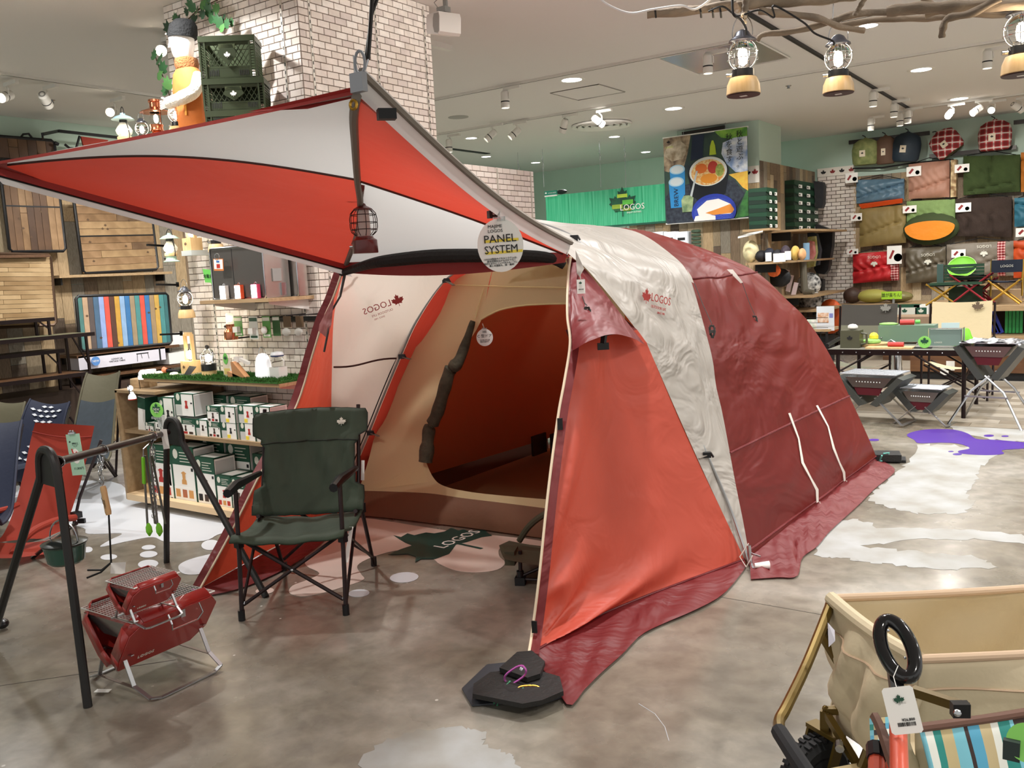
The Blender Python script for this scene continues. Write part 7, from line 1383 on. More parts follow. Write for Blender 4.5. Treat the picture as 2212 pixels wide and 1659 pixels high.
for x in (Y(1925,720,9.4).x, Y(1995,720,9.4).x): P(t, 'wire_foot', G().tube([(x-.06,9.38,z_t+.003),(x,9.39,zc-.05),(x+.07,9.38,z_t+.003)], .006, 5), steel); P(t, 'rear_foot', G().tube([(x-.06,9.62,z_t+.003),(x,9.61,zc-.05),(x+.07,9.62,z_t+.003)], .006, 5), steel)
P(t, 'screw', G().ball((Y(1903,728,9.38).x,9.395,zc-.03),.008,6), steel); S('sausage', G().tube([(Y(1945,697,9.5).x,9.48,zc+.115),(Y(1975,697,9.5).x,9.5,zc+.115)], .03, 8), red_ink, 'red toy sausage on the long griddle', 'food'); S('green_pepper', G().tube([(Y(1975,692,9.5).x,9.55,zc+.115),(Y(1985,692,9.5).x,9.56,zc+.115)], .02, 8), green_ink, 'green toy pepper beside the red sausage', 'food'); S('toy_leaves', G().ball((Y(1920,700,9.5).x,9.5,zc+.10),.08,10,sz=(1.2,.8,.2)), mat('lettuce','8fc06a'), 'flat green toy leaf on the left of the griddle', 'food')
p = V((Y(2044,745,9.1).x, 9.1, z_t+.001)); t = T('gas_burner', 'grey-green cassette burner standing on edge in a chrome frame', 'burner', p); P(t, 'body', G().bb(p+V((-.13,-.06,.02)), p+V((.13,.06,.17))), mat('blue_grey_enamel','71857f',.35)); P(t, 'chrome_frame', G().tube([p+V((-.14,-.065,.01)), p+V((.14,-.065,.01)), p+V((.14,-.065,.18)), p+V((-.14,-.065,.18))], .007, 6, closed=True), chrome); P(t, 'side_frame', G().tube([p+V((.14,-.065,.01)), p+V((.14,.065,.01)), p+V((.14,.065,.18)), p+V((.14,-.065,.18))], .007, 6, closed=True), chrome); txt(t, 'LOGOS', .02, frame(p+V((-.06,-.061,.05)), (1,0,0), (0,0,1)), leafw)
p = V((Y(2080,738,9.3).x, 9.3, z_t+.001)); S('folding_kettle', G().lathe([(.001,0),(.10,0),(.10,.02),(.085,.07),(.075,.09),(.06,.14),(.045,.16),(.001,.165)], p, 18), mat('lime_silicone','7fd32e'), 'lime green collapsible kettle at the right of the far table', 'kettle')
p = V((Y(1923,755,8.98).x, 8.98, z_t+.001)); t = T('cutting_board', 'wooden board on the far table with a red toy meat on it', 'board', p); P(t, 'board', G().box(p+V((0,0,.008)), (.42,.16,.014)), bamboo); S('red_toy_meat', G().tube([p+V((-.02,0,.038)), p+V((.12,0,.036))], [.022,.024], 8), red_ink, 'red toy meat on the wooden board at the table front', 'food')
sg2, f = rsign('round green leaf sign clipped to the front edge of the far table', Y(1997,739,8.8), .055, mat('lime_sign','86cf62'), '', (1,0,0)); g = G(); leaf(g, f, .045); P(sg2, 'leaf_emblem', g, dgreen)
c_ = Y(2053,708,9.7); S('photo_card', G().box(c_, (.16,.01,.1), rz=.1), mat('pale_blue_tag','bcd0d6'), 'pale picture card behind the cassette burner', 'card'); S('knife_set', G().box((Y(1985,756,9.0).x,9.0,z_t+.006), (.22,.05,.01)), ink, 'dark knife lying on the far table', 'knife')
def dchair(lab, x0p, x1p, topp, botp, y, mtop, mlow, band, seatz, logo_=None):
    a, b_ = Y(x0p, botp, y), Y(x1p, botp, y); zt_b, zb_b = Y((x0p+x1p)/2, topp, y).z, a.z; t = T('camp_chair', lab, 'chair', ((a.x+b_.x)/2, y-.2, 0))
    rs = [[V((a.x+(b_.x-a.x)*j/12, y-.02-.12*(1-i/14)*0+.10*(i/14)-.10+.03*sin(pi*j/12), zb_b+(zt_b-zb_b)*i/14-.015*sin(pi*j/12)*(i/14))) for j in range(13)] for i in range(15)]; k = int(14*(1-band))
    P(t, 'back_lower', G().sheet(rs[:k+1]), mlow, sharp=60); P(t, 'back_upper', G().sheet(rs[k:]), mtop, sharp=60)
    sz = .38; P(t, 'seat', G().sheet([[V((a.x+(b_.x-a.x)*j/8, y-.5+.42*i/6, sz-.06*sin(pi*j/8)-.03*(i/6))) for j in range(9)] for i in range(7)]), mlow, sharp=60)
    for x in (a.x-.02, b_.x+.02):
        P(t, 'back_post', G().tube([(x, y-.1, 0), (x, y-.06, .5), (x, y, zt_b-.02)], .012, 6), frame_b); P(t, 'front_leg', G().tube([(x, y-.52, 0), (x, y-.5, .56)], .012, 6), frame_b); P(t, 'armrest', G().tube([(x, y-.56, .57), (x, y-.05, .6)], .022, 8), blackp)
    P(t, 'cross_leg', G().tube([(a.x, y-.5, .03), (b_.x, y-.5, .36)], .010, 6), frame_b); P(t, 'cross_leg', G().tube([(b_.x, y-.5, .03), (a.x, y-.5, .36)], .010, 6), frame_b); P(t, 'rear_cross_leg', G().tube([(b_.x, y-.08, .03), (a.x, y-.08, .36)], .010, 6), frame_b); P(t, 'rear_cross_leg', G().tube([(a.x, y-.08, .03), (b_.x, y-.08, .36)], .010, 6), frame_b)
    if logo_: g = G(); leaf(g, frame(Y(logo_[0], logo_[1], y-.05), (1,0,0), (0,0,1)), .07); P(t, 'leaf_emblem', g, logo_[2])
    return t
dchair('grey-backed camp chair behind the left half of the far table', 1820, 1940, 656, 760, 10.3, mat('charcoal_cloth','47443f',.75,bump=.3,bs=10), mat('grey_green_cloth','767664',.75,bump=.3,bs=10), .36, .4, (1913,668,mat('grey_leaf','8b8a84',.6))); dchair('cream canvas camp chair behind the right half of the far table', 2014, 2143, 650, 762, 10.4, mat('cream_canvas','d9c9a4',.75,bump=.5,bs=8), mat('cream_canvas','d9c9a4'), .35, .4, (2112,664,mat('brown_leaf','6b5a4a',.6)))
dgl = mat('dark_grey_shell','3d403d',.4); trd = mat('wine_tray','5a1f28',.4,.3)
def fargrill(lab, c_, Wd, L_, h, legh, ax=(.15,1,0)):
    ax = V(ax).normalized(); pr = V((ax.y,-ax.x,0)); t = T('folding_grill', lab, 'grill', c_); q = lambda a, b_, z: c_+ax*a+pr*b_+V((0,0,z)); zt, zv = legh+h, legh
    for s_ in (-1, 1):
        P(t, 'half_shell', G().bar(q(0,s_*.03,zv), q(0,s_*Wd/2,zt), L_, .045, up=ax), dgl) if 0 else P(t, 'half_shell', G().add([q(-L_/2,s_*.02,zv), q(L_/2,s_*.02,zv), q(L_/2,s_*Wd/2,zt-.02), q(-L_/2,s_*Wd/2,zt-.02), q(-L_/2,s_*.08,zv-.02), q(L_/2,s_*.08,zv-.02), q(L_/2,s_*(Wd/2+.05),zt-.04), q(-L_/2,s_*(Wd/2+.05),zt-.04)], [(0,1,2,3),(4,7,6,5),(0,3,7,4),(1,5,6,2),(0,4,5,1),(3,2,6,7)]), dgl)
    P(t, 'fire_tray', G().add([q(-L_*.46,-Wd*.40,zt-.03), q(-L_*.46,Wd*.40,zt-.03), q(-L_*.46,Wd*.26,zt-.12), q(-L_*.46,-Wd*.26,zt-.12), q(L_*.46,-Wd*.40,zt-.03), q(L_*.46,Wd*.40,zt-.03), q(L_*.46,Wd*.26,zt-.12), q(L_*.46,-Wd*.26,zt-.12)], [(0,3,2,1),(4,5,6,7),(3,7,6,2),(0,4,7,3),(1,2,6,5)]), mat('bright_tray','9a9b9b')); P(t, 'charcoal_tray', G().add([q(-L_*.44,-Wd*.25,zt-.12), q(-L_*.44,Wd*.25,zt-.12), q(-L_*.44,Wd*.18,zt-.19), q(-L_*.44,-Wd*.18,zt-.19)], [(0,3,2,1)]).bar(q(-L_*.44,-Wd*.25,zt-.115), q(-L_*.44,Wd*.25,zt-.115), .008), trd); 
    g = G()
    for k in range(9): g.ball(q(-L_*.455, -Wd*.2+Wd*.05*k, zt-.07), .006, 6)
    P(t, 'vent_holes', g, white, kind='stuff'); g = G()
    for k in range(15): g.tube([q(-L_/2,-Wd*.46+Wd*.92*k/14,zt), q(L_/2,-Wd*.46+Wd*.92*k/14,zt)], .003, 4)
    for k in range(9): g.tube([q(-L_/2+L_*k/8,-Wd*.46,zt), q(-L_/2+L_*k/8,Wd*.46,zt)], .003, 4)
    g.tube([q(-L_/2,-Wd*.48,zt), q(L_/2,-Wd*.48,zt), q(L_/2,Wd*.48,zt), q(-L_/2,Wd*.48,zt)], .005, 5, closed=True); P(t, 'cooking_net', g, mat('bright_net','c9ced6',.3,.6)); return t, q, zt, zv
cA = (Z(1852,908)+Z(1928,916))/2; t, q, zt, zv = fargrill('largest dark grey folding grill, left in front of the far table', cA, .52, .34, .27, .19)
for s_ in (-1, 1): P(t, 'leg', G().bar(q(-.15,s_*.06,zv+.06), q(-.17,s_*.30,.02), .03, .008).bar(q(-.17,s_*.30,.02), q(.17,s_*.30,.02), .03, .008).bar(q(.17,s_*.30,.02), q(.15,s_*.06,zv+.06), .03, .008), alu)
cB = (Z(1953,914)+Z(2043,915))/2; t, q, zt, zv = fargrill('small dark grey folding grill between the two larger ones', cB, .38, .26, .20, .13)
for s_ in (-1, 1): P(t, 'leg', G().bar(q(-.12,s_*.04,zv+.04), q(-.13,s_*.22,.01), .024, .006).bar(q(-.13,s_*.22,.01), q(.13,s_*.22,.01), .024, .006), alu)
P(t, 'stretcher', G().bar(q(-.13,-.12,.12), q(-.13,.12,.12), .02, .006), steel)
cC = (Z(2075,921)+Z(2196,930))/2+V((0,.25,0)); t, q, zt, zv = fargrill('grill on tall crossed silver legs at the right of the far table', cC, .46, .32, .30, .42)
for a in (-.16, .16):
    for s_ in (-1, 1): P(t, 'leg', G().tube([q(a,s_*-.02,zv+.02), q(a,s_*.13,zv-.12), q(a*1.5,s_*.29,0)], .011, 6), steel)
    P(t, 'stretcher', G().bar(q(a*1.15,-.17,.26), q(a*1.15,.17,.26), .02, .012), alu)
P(t, 'crumpled_foil', G().sheet([[q(-.17+.34*i/8+.01*sin(j*3), -.24+.48*j/12, zt+.008+.012*sin(i*2.3+j*1.7)-(.05 if j in (0, 12) else 0)) for j in range(13)] for i in range(9)]), mat('foil','c9ccd4',.25,.9), sharp=20)
# ================================================================== shoe shelf on the plank partition
shg = mat('shoe_box_green','10291e',.55); shl = mat('shoe_lid_green','173f2b',.55)
def boxes(px_side, px_corner, px_end, ptop, pbot, y0, cols_, rows_, gl):
    xa, xb = Y(px_side, pbot, y0).x, Y(px_corner, pbot, y0).x; y1 = X(px_end, pbot, xb).y; zb = Y(px_corner, pbot, y0).z; zt_ = Y(px_corner, ptop, y0).z; h = (zt_-zb)/rows_; wd = (y1-y0)/cols_; num = ['lowest','second from bottom','third from bottom','fourth from bottom','fifth from bottom','top']
    xa = max(xa, XP+.02) if y0 > 12.9 else xa
    for c in range(cols_):
        for r in range(rows_):
            ya, za_ = y0+wd*c, zb+h*r; lab = '%s dark green shoe box in the %s column of the %s block' % ('top' if r == rows_-1 else num[r], ['nearest','second','farthest'][c], gl); t = T('shoe_box', lab, 'box', ((xa+xb)/2, ya+wd/2, za_), group='shoe boxes of the %s block' % gl)
            P(t, 'carton', G().bb((xa, ya+.004, za_), (xb-.012, ya+wd-.004, za_+h-.004)), shg); P(t, 'lid', G().add([V((xa,ya+.002,za_+h*.55)), V((xb,ya+.002,za_+h*.45)), V((xb,ya+wd-.002,za_+h*.1)), V((xa,ya+wd-.002,za_+h*.5)), V((xa,ya+.002,za_+h-.002)), V((xb,ya+.002,za_+h-.002)), V((xb,ya+wd-.002,za_+h-.002)), V((xa,ya+wd-.002,za_+h-.002))], [(4,5,6,7),(0,1,5,4),(1,2,6,5),(2,3,7,6),(3,0,4,7)]), shl)
            P(t, 'size_label', G().bb((xb-.001, ya+wd*.52, za_+h*.12), (xb+.003, ya+wd*.92, za_+h*.52)), card); P(t, 'size_mark', G().bb((xb+.0025, ya+wd*.56, za_+h*.2), (xb+.004, ya+wd*.68, za_+h*.4)), ink)
    return xa, xb, y1, zb
xa, xb, y1, zb = boxes(1652, 1717, 1768, 388, 497, 14.0, 3, 6, 'far')
xa2, xb2, y12, zb2 = boxes(1618, 1657, 1680, 404, 493, 12.42, 2, 5, 'near')
def pshelf(lab, py, y0=13.05, y1_=15.3, dep=.45, py_y=14.0): z = Y(1717, py, py_y).z; t = T('wall_shelf', lab, 'shelf', (XP+dep/2, (y0+y1_)/2, z-.03)); P(t, 'board', G().bb((XP, y0, z-.03), (XP+dep, y1_, z)), wood_l); P(t, 'bracket', G().bb((XP, y0+.3, z-.15), (XP+.3, y0+.33, z-.03)), black); return z
pshelf('wooden shelf under the dark green shoe boxes', 499, dep=.62); z2_ = pshelf('wooden shelf with hats and small bags under the shoe shelf', 563, y0=12.35, dep=.42, py_y=12.5); z3_ = pshelf('wooden shelf with boots and cards, third from the top', 636, y0=13.4, dep=.6); z4_ = pshelf('lowest wooden shelf on the plank partition', 667, y0=13.6, dep=.7)
c_ = Y(1745,627,13.9); t = T('rubber_boot', 'tall grey rubber boot on the third shelf of the partition', 'boot', V((c_.x,13.9,z3_))); P(t, 'shaft', G().tube([V((c_.x-.05,13.9,z3_+.05)), V((c_.x-.07,13.9,z3_+.5))], [.05,.055], 10), mat('grey_boot','6b675a',.5)); P(t, 'foot', G().tube([V((c_.x-.05,13.9,z3_+.04)), V((c_.x+.1,13.85,z3_+.035))], [.05,.035], 10), mat('grey_boot','6b675a'))
for k in range(3): c_ = Y(1632+13*k,490,12.98); S('sandal', G().ball(V((c_.x,12.98,zb2+.03)), .1, 12, sz=(1.3,.5,.25)), black, ['left','middle','right'][k]+' black sandal lying before the near shoe boxes', 'shoe')
r = random.Random(4)
items = [(1622,548,34,48,'cream_jersey','e3d9ae','small cream shirt on a bust form at the left of the hat shelf'),(1645,545,26,26,'black_cap','1d1d22','black cap, leftmost on the hat shelf'),(1662,540,22,30,'navy_pouch','232838','dark pouch with a pale strap on the hat shelf'),(1680,542,24,26,'charcoal_bag','2b2b30','charcoal bag in the middle of the hat shelf'),(1697,538,20,34,'plum_bag','3d3440','plum grey bag on the hat shelf'),(1718,545,18,32,'mustard_bag','c9a95a','mustard printed pouch on the hat shelf'),(1733,548,14,26,'tan_pouch','d2a274','tan pouch beside the white and blue can')]
for px, py, w_, h_, mn, col, lab in items:
    y = 12.62; c_ = Y(px, py, y); k = (MC @ (c_-CP)).z/FPX; S('hat_or_bag', G().ball((c_.x, y, z2_+h_*k/2), 1, 16, sz=(w_*k/2, .12, h_*k/2)), mat(mn, col, .7, bump=.8, bs=9, var=.15, vs=10), lab, 'bag')
c_ = Y(1742,542,13.0); S('drink_can', G().cyl((c_.x,13.0,z2_),(c_.x,13.0,z2_+.24),.045), mat('blue_white_can','6f8fa8',.4), 'tall white and blue can on the hat shelf', 'bottle')
for k, (px, py) in enumerate(((1660,555),(1677,557),(1690,556),(1702,552))): c_ = Y(px,py,12.34); S('shelf_label', G().box(c_, (.085,.004,.12)), card, 'white picture label on the edge of the hat shelf, %s from left' % ['first','second','third','fourth'][k], 'label')
hb = [((1750,512),(1765,510),(1768,545),(1762,575),(1748,578),(1742,550),'floral_bag','c9cf9a','flowery pale yellow bag hanging at the end of the hat shelf','b5aa5a'),((1752,520),(1760,522),(1763,548),(1757,562),(1750,560),(1750,535),'pink_bag','d97a78','pink printed bag hanging over the flowery one','e0a09a'),((1748,500),(1768,505),(1776,540),(1772,572),(1758,575),(1752,540),'navy_pack','2a3440','dark blue backpack hanging behind the pink bag','323c48')]
for i, h_ in enumerate(hb): pts = [Y(a, b_, 14.6-.25*(i == 1)-.1*(i == 0)) for a, b_ in h_[:6]]; S('hanging_bag', G().poly(pts, thick=.12), mat(h_[6], h_[7], .6, c2=h_[9], vs=14, bump=.5, bs=9), h_[8], 'bag')
for pts, lab in (([(1768,484),(1790,492),(1804,500),(1803,530),(1798,560),(1794,583),(1786,592),(1770,590),(1764,580),(1772,540)],'large black garment bag hanging at the brick end wall'),([(1763,392),(1782,394),(1785,402),(1784,440),(1780,450),(1767,450),(1766,420)],'black rucksack hanging above the garment bag'),([(1764,598),(1783,603),(1781,640),(1774,668),(1762,680),(1756,640)],'black case hanging under the garment bag')): S('garment_bag', G().poly([Y(a, b_, 15.2) for a, b_ in pts], thick=.16), mat('black_nylon','1c1d20',.5,bump=.8,bs=8), lab, 'bag')
cmb = mat('black_white_camo','e2e2de',.6,c2='1a1b1c',vs=16,detail=2)
for k, (px, py) in enumerate(((1748,614),(1750,650))): c_ = Y(px, py, 14.4); S('round_backpack', G().ball(c_, .19, 18, sz=(1,.6,1)), cmb, ['upper','lower'][k]+' of two black and white patterned round packs at the tent side', 'backpack')
for k, (px, py) in enumerate(((1697,600),(1706,612),(1716,628))): c_ = Y(px, py, 13.9); S('long_card', G().box(c_, (.07,.01,.26), R=Matrix.Rotation(.25,3,'Y')), mat('pale_pink_card','e6d3d6',.6), 'pale hanging card over the third shelf, %s of three' % ['upper','middle','lower'][k], 'card')
c_ = Y(1672,585,12.7); S('orange_cord_bunch', G().ball(c_, .1, 12, sz=(1,.5,.9)), mat('orange_net','d9622a',.7,bump=2,bs=30), 'bunch of orange cord under the hat shelf', 'rope'); c_ = Y(1684,600,13.3); S('dark_goods', G().ball(c_, .16, 12, sz=(1.1,.5,.9)), mat('black_nylon','1c1d20'), 'heap of dark bags hanging under the hat shelf', 'bag')
for z_, lab in ((zb2, 'wooden shelf board under the near block of shoe boxes'),): S('wall_shelf', G().bb((Y(1604,495,12.4).x, 12.4, z_-.03), (XP+.3, 12.88, z_)), wood_l, lab, 'shelf')
S('wall_shelf', G().bb((Y(1612,560,12.4).x, 12.36, z2_-.03), (XP-.01, 12.88, z2_)), wood_l, 'short board of the hat shelf in front of the mint pillar', 'shelf')
S('price_strip', G().add([Y(1594,507,12.35), Y(1648,498,12.35), Y(1648,503,12.35), Y(1594,515,12.35)], [(0,1,2,3),(3,2,1,0)]), card, 'white strip under the near shoe boxes', 'card')
# counter with a sign left of the table
a = Z(1765,800); ct = T('counter', 'wood-topped wire counter beyond the tent', 'counter', (Y(1772,712,12.6).x, 12.9, 0)); xk = Y(1772,712,12.6).x; zk = Y(1772,712,12.6).z; P(ct, 'top_board', G().bb((xk-.75,12.6,zk-.03),(xk+.12,13.2,zk)), wood_l); g = G()
for k in range(12): g.bar((xk-.7+.07*k,12.62,.3),(xk-.7+.07*k,12.62,zk-.03),.008)
for k in range(6): g.bar((xk-.72,12.62,.32+.07*k),(xk+.1,12.62,.32+.07*k),.006)
P(ct, 'wire_front', g, black, kind='stuff'); P(ct, 'leg', G().bar((xk+.08,12.63,0),(xk+.08,12.63,zk),.03), black); P(ct, 'inner_stock', G().bb((xk-.7,12.75,.02),(xk+.06,13.1,zk-.1)), ink)
c_ = Y(1783,688,12.7); t = T('photo_sign', 'white sign with a food photo standing on the wire counter', 'sign', c_); P(t, 'panel', G().box(c_, (.24,.01,.34)), mat('pale_sign','d9dfe6',.5)); P(t, 'photo', G().box(c_+V((-.03,-.006,.01)), (.15,.002,.14)), mat('photo_orange','c98a5a',.5,c2='e8d8c8',vs=20)); P(t, 'blue_mark', G().box(c_+V((.08,-.006,.04)), (.05,.002,.06)), mat('violet_mark','7f86c4',.5)); S('goods_basket', G().box(Y(1764,700,12.8)+V((0,0,-.02)), (.3,.2,.16)), mat('mixed_goods','a8c0a8',.6,c2='e8e4e0',vs=14), 'basket of pale packets on the wire counter', 'basket'); c_ = Y(1787,684,14.8); S('orange_ring', G().ball(c_+V((.05,0,0)), .26, 20, sz=(.8,.3,1.1)), mat('orange_nylon','e0622a',.5), 'big orange round bag behind the counter sign', 'bag')
# ================================================================== poster, leaf header, small wall items
py0 = 12.7; A0, A1, A2, A3 = Y(1433,298,py0), Y(1614,275,py0), Y(1617,470,py0), Y(1440,484,py0); pw, ph = A1.x-A0.x, (A0.z-A3.z+A1.z-A2.z)/2; pc = (A0+A1+A2+A3)/4; ps_ = T('food_poster', 'hanging banner with a photo of stew, cans and bread', 'poster', pc+V((0,0,-ph/2))); f = frame(pc+V((0,-.01,0)), (1,0,0), (0,0,1))
def pt_(u, v, z=0): return f @ V(((u-.5)*pw, (v-.5)*ph, z))
P(ps_, 'banner_cloth', G().box((0,0,-.004), (pw,ph,.006)).xf(f), mat('photo_dark','20303c',.5,c2='3f5a46',vs=2.2)); L0 = [0]
def patch(pts, m, nm='printed_shape'): L0[0] += .0007; P(ps_, nm, G().poly([pt_(a, b_, L0[0]) for a, b_ in pts], thick=.0004), m)
def disc(cx, cy, r, m, ry=None, nm='printed_shape'): ry = ry or r; patch([(min(.995, max(.005, cx+r*cos(a))), min(.995, max(.005, cy+ry*sin(a)))) for a in [2*pi*k/36 for k in range(36)]], m, nm)
ph_m = lambda n, a, b_, s=8: mat('photo_'+n, a, .5, c2=b_, vs=s)
patch([(0,1),(0,.62),(.06,.60),(.16,.68),(.24,.62),(.3,.8),(.34,1)], ph_m('foliage','b9a58a','5a4a3e')); patch([(.05,.9),(.0,.8),(.1,.72),(.24,.74),(.3,.86),(.2,.96)], ph_m('pale_leaves','d9cdb8','8a7a62')); patch([(.62,1),(1,1),(1,.86),(.85,.88),(.7,.92)], ph_m('bright_green','8fc04a','4f8a3a')); patch([(.72,.86),(.85,.9),(1,.9),(1,.5),(.86,.52),(.76,.62),(.7,.74)], ph_m('blue_white','e6ebf2','7f9ac8')); patch([(.78,.5),(1,.52),(1,.3),(.94,.34),(.86,.44)], ph_m('yellow','e3c64a','d99a3a'))
patch([(.02,.0),(0,.3),(.1,.42),(.5,.46),(.84,.44),(.96,.28),(.8,0)], ph_m('table','1c2230','343c48',20)); patch([(.84,.0),(.98,.3),(1,.3),(1,0.02)], ph_m('grass','4f9a4a','2c5a34')); patch([(.33,.7),(.48,.72),(.5,.98),(.36,.98)], mat('photo_navy','1c2a44',.5)); patch([(.56,.74),(.64,.74),(.63,.84),(.61,.9),(.59,.9),(.57,.84)], mat('photo_bottle','b8d03a',.5))
for cx, cy in ((.165,.62),(.15,.48)):
    patch([(cx-.095,cy),(cx+.095,cy),(cx+.09,cy-.30),(cx-.075,cy-.30)], mat('photo_can','2f86c4',.4), 'printed_can'); disc(cx, cy, .095, mat('photo_can_rim','9fc4d8',.4), .055, 'printed_can_top'); disc(cx, cy, .075, mat('photo_can_top','c9d4da',.4), .042, 'printed_can_top')
txt(ps_, 'BREW', .10, f @ Matrix.Translation(((.15-.5)*pw, (.30-.5)*ph, .02)) @ Matrix.Rotation(pi/2, 4, 'Z'), mat('photo_navy','1c2a44'))
disc(.54, .54, .245, mat('photo_black_rim','12161e',.4), .185, 'printed_pot'); patch([(.30,.52),(.78,.52),(.74,.3),(.66,.22),(.44,.22),(.34,.3)], mat('photo_black_rim','12161e'), 'printed_pot'); disc(.54, .56, .225, mat('photo_liner','d8dcd8',.5), .165); disc(.54, .55, .2, ph_m('stew','d98a3a','e8d9a0',26), .145, 'printed_stew'); disc(.46, .6, .07, mat('photo_tomato','d9702a',.5), .055); disc(.6, .6, .06, mat('photo_carrot','b5362a',.5), .07); disc(.55, .48, .10, mat('photo_chicken','e0912e',.5), .055); disc(.68,.56,.05,ph_m('greens','a9b45a','7a8a3a',30),.07)
patch([(.3,.24),(.36,.44),(.40,.58),(.42,.575),(.38,.43),(.33,.24)], mat('photo_spoon','b9c0c4',.3)); patch([(.22,.12),(.34,.12),(.36,.28),(.31,.31),(.24,.31),(.21,.26)], ph_m('jar','a9b88a','5f7a58')); disc(.60, .10, .265, mat('photo_blue_rim','24389c',.5), .20, 'printed_plate'); disc(.60, .09, .235, mat('photo_plate_blue','3f55b0',.5,c2='24389c',vs=60), .17, 'printed_plate')
patch([(.40,.14),(.52,.23),(.66,.24),(.80,.17),(.84,.10),(.80,.06),(.42,.07)], mat('photo_bread','efe6e2',.5), 'printed_bread'); patch([(.50,.09),(.66,.13),(.80,.17),(.84,.11),(.82,.07),(.6,.06)], mat('photo_crust','d98a3a',.5), 'printed_bread'); patch([(.36,.01),(.38,.06),(.5,.08),(.62,.05),(.62,.005),(.37,.005)], mat('photo_bread','efe6e2'), 'printed_bread')
for s_, x in (('秋\nと\n遊\nぶ\n。', .92), ('秋\nを\n食\nす', .80)): txt(ps_, s_, .105, f @ Matrix.Translation(((x-.5)*pw, (.80-.5)*ph-(.02 if x < .9 else .05), .03)), ink)
g = G(); leaf(g, f @ Matrix.Translation(((.07-.5)*pw, .44*ph, .02)), .035); P(ps_, 'leaf_emblem', g, ink); txt(ps_, 'LOGOS', .035, f @ Matrix.Translation(((.08-.5)*pw, .385*ph, .02)), mat('photo_bottle','b8d03a'))
P(ps_, 'top_rod', G().cyl(pt_(-.01,1,-.01), pt_(1.01,1,-.01), .012), white); P(ps_, 'bottom_rod', G().cyl(pt_(0,0,-.01), pt_(1,0,-.01), .012), white)
for u in (.25, .75): P(ps_, 'hanging_wire', G().tube([pt_(u,1,-.01), pt_(u,1.35,-.01), V((pt_(u,1).x, py0, CEIL))], .003, 4), steel)
S('black_bar_rail', G().bar(Y(1475,291,12.85), Y(1566,276,12.85), .06, .07), mat('gun_bar','3a3735'), 'short black bar rail above the food banner on the mint pillar', 'rail')
hy = 12.85; a, b_ = Y(1178,424,hy), Y(1437,403,hy); zt_h, zb_h = a.z, Y(1180,498,hy).z
hd_ = T('leaf_header', 'bright green painted header board with a patchwork leaf logo', 'sign', ((a.x-4.4)/2-.8, hy, zb_h)); hx1 = b_.x+.05
strk = mat('streaked_green','2fae7c',.5,c2='5cc79a',vs=3,stretch=(16,1,.5)); n_ = 5
for k in range(n_): xa_, xb_ = a.x+(hx1-a.x)*k/n_, a.x+(hx1-a.x)*(k+1)/n_; P(hd_, 'board', G().bb((xa_+.002, hy, zb_h), (xb_-.002, hy+.04, zt_h)), strk)
P(hd_, 'bottom_edge', G().bb((a.x, hy-.01, zb_h-.03), (hx1, hy+.05, zb_h)), mat('deep_teal_edge','1f5a48',.5)); lc_ = Y(1345,445,hy-.02); f = frame(lc_, (1,0,0), (0,0,1)); s_ = .30; g = G(); leaf(g, f, s_, t=.001); P(hd_, 'leaf_outline', g, mat('forest_ink','174a38',.5)); 
for q_, col in (((-.62,.1,-.1,.42),'1f5a3f'),((-.3,.44,.3,.62),'b9d94a'),((-.62,-.12,-.0,.1),'9ab83f'),((0,.06,.62,.3),'5fbf4a'),((-.5,-.24,0,-.12),'2c6a46'),((.02,-.26,.5,-.12),'8fae3a')): P(hd_, 'leaf_patch', G().bb(f @ V((q_[0]*s_, q_[1]*s_, .001)), f @ V((q_[2]*s_, q_[3]*s_, .006))), mat('patch_'+col, col, .5, var=.15, vs=9))
txt(hd_, 'LOGOS', .13, f @ Matrix.Translation((.17,-.03,.009)), card); txt(hd_, 'ENJOY OUTING', .035, f @ Matrix.Translation((.2,-.11,.009)), card)
for (px, pt2) in ((1175,312),(1298,290),(1352,282),(1122,318)): p = Y(px, 404, hy-.1); S('hanging_wire', G().tube([p, V((p.x, p.y, CEIL))], .004, 4).tube([V((p.x,p.y,CEIL-.3)), V((p.x+.02,p.y,CEIL-.24)), V((p.x-.02,p.y,CEIL-.18)), V((p.x,p.y,CEIL-.12))], .004, 4), steel, 'thin steel hanging wire with an S hook, %s of the leaf header' % {1175:'at the left end',1298:'second from left',1352:'above the logo',1122:'beyond the left end'}[px], 'wire')
c_ = Y(1190,417,hy-.08); t = T('small_sign', 'small green and white sign board hanging left on the header', 'sign', c_); P(t, 'panel', G().box(c_, (.24,.02,.075)), mat('teal_sign','2f8a72',.5)); P(t, 'white_lower', G().box(c_+V((0,-.002,-.045)), (.24,.02,.02)), card); g = G(); leaf(g, frame(c_+V((-.09,-.012,.0)), (1,0,0), (0,0,1)), .025); P(t, 'leaf_emblem', g, card); txt(t, 'LOGOS SHOP', .025, frame(c_+V((.03,-.013,0)), (1,0,0), (0,0,1)), card); c_ = Y(1213,417,hy+.1); S('black_tangle', G().ball(c_+V((0,0,.02)), .08, 10, sz=(1.4,.5,.5)), ink, 'black gear lying on top of the green header', 'gear')
for k, px in enumerate((1425,1450,1476)): c_ = Y(px,522,12.75); t = T('panel_carton', ['left','middle','right'][k]+' white and blue carton over the tent roof', 'box', c_); P(t, 'carton', G().box(c_, (.2,.14,.3)), mat('ice_card','dfe6ef',.5)); P(t, 'blue_print', G().box(c_+V((0,-.071,-.09)), (.18,.002,.04)), mat('blue_print','3f6fb0')); P(t, 'black_print', G().box(c_+V((0,-.071,.04)), (.12,.002,.04)), ink); P(t, 'shelf_peg', G().box(c_+V((0,.11,-.15)), (.02,.1,.02)), black)
c_ = Y(1500,520,12.75)
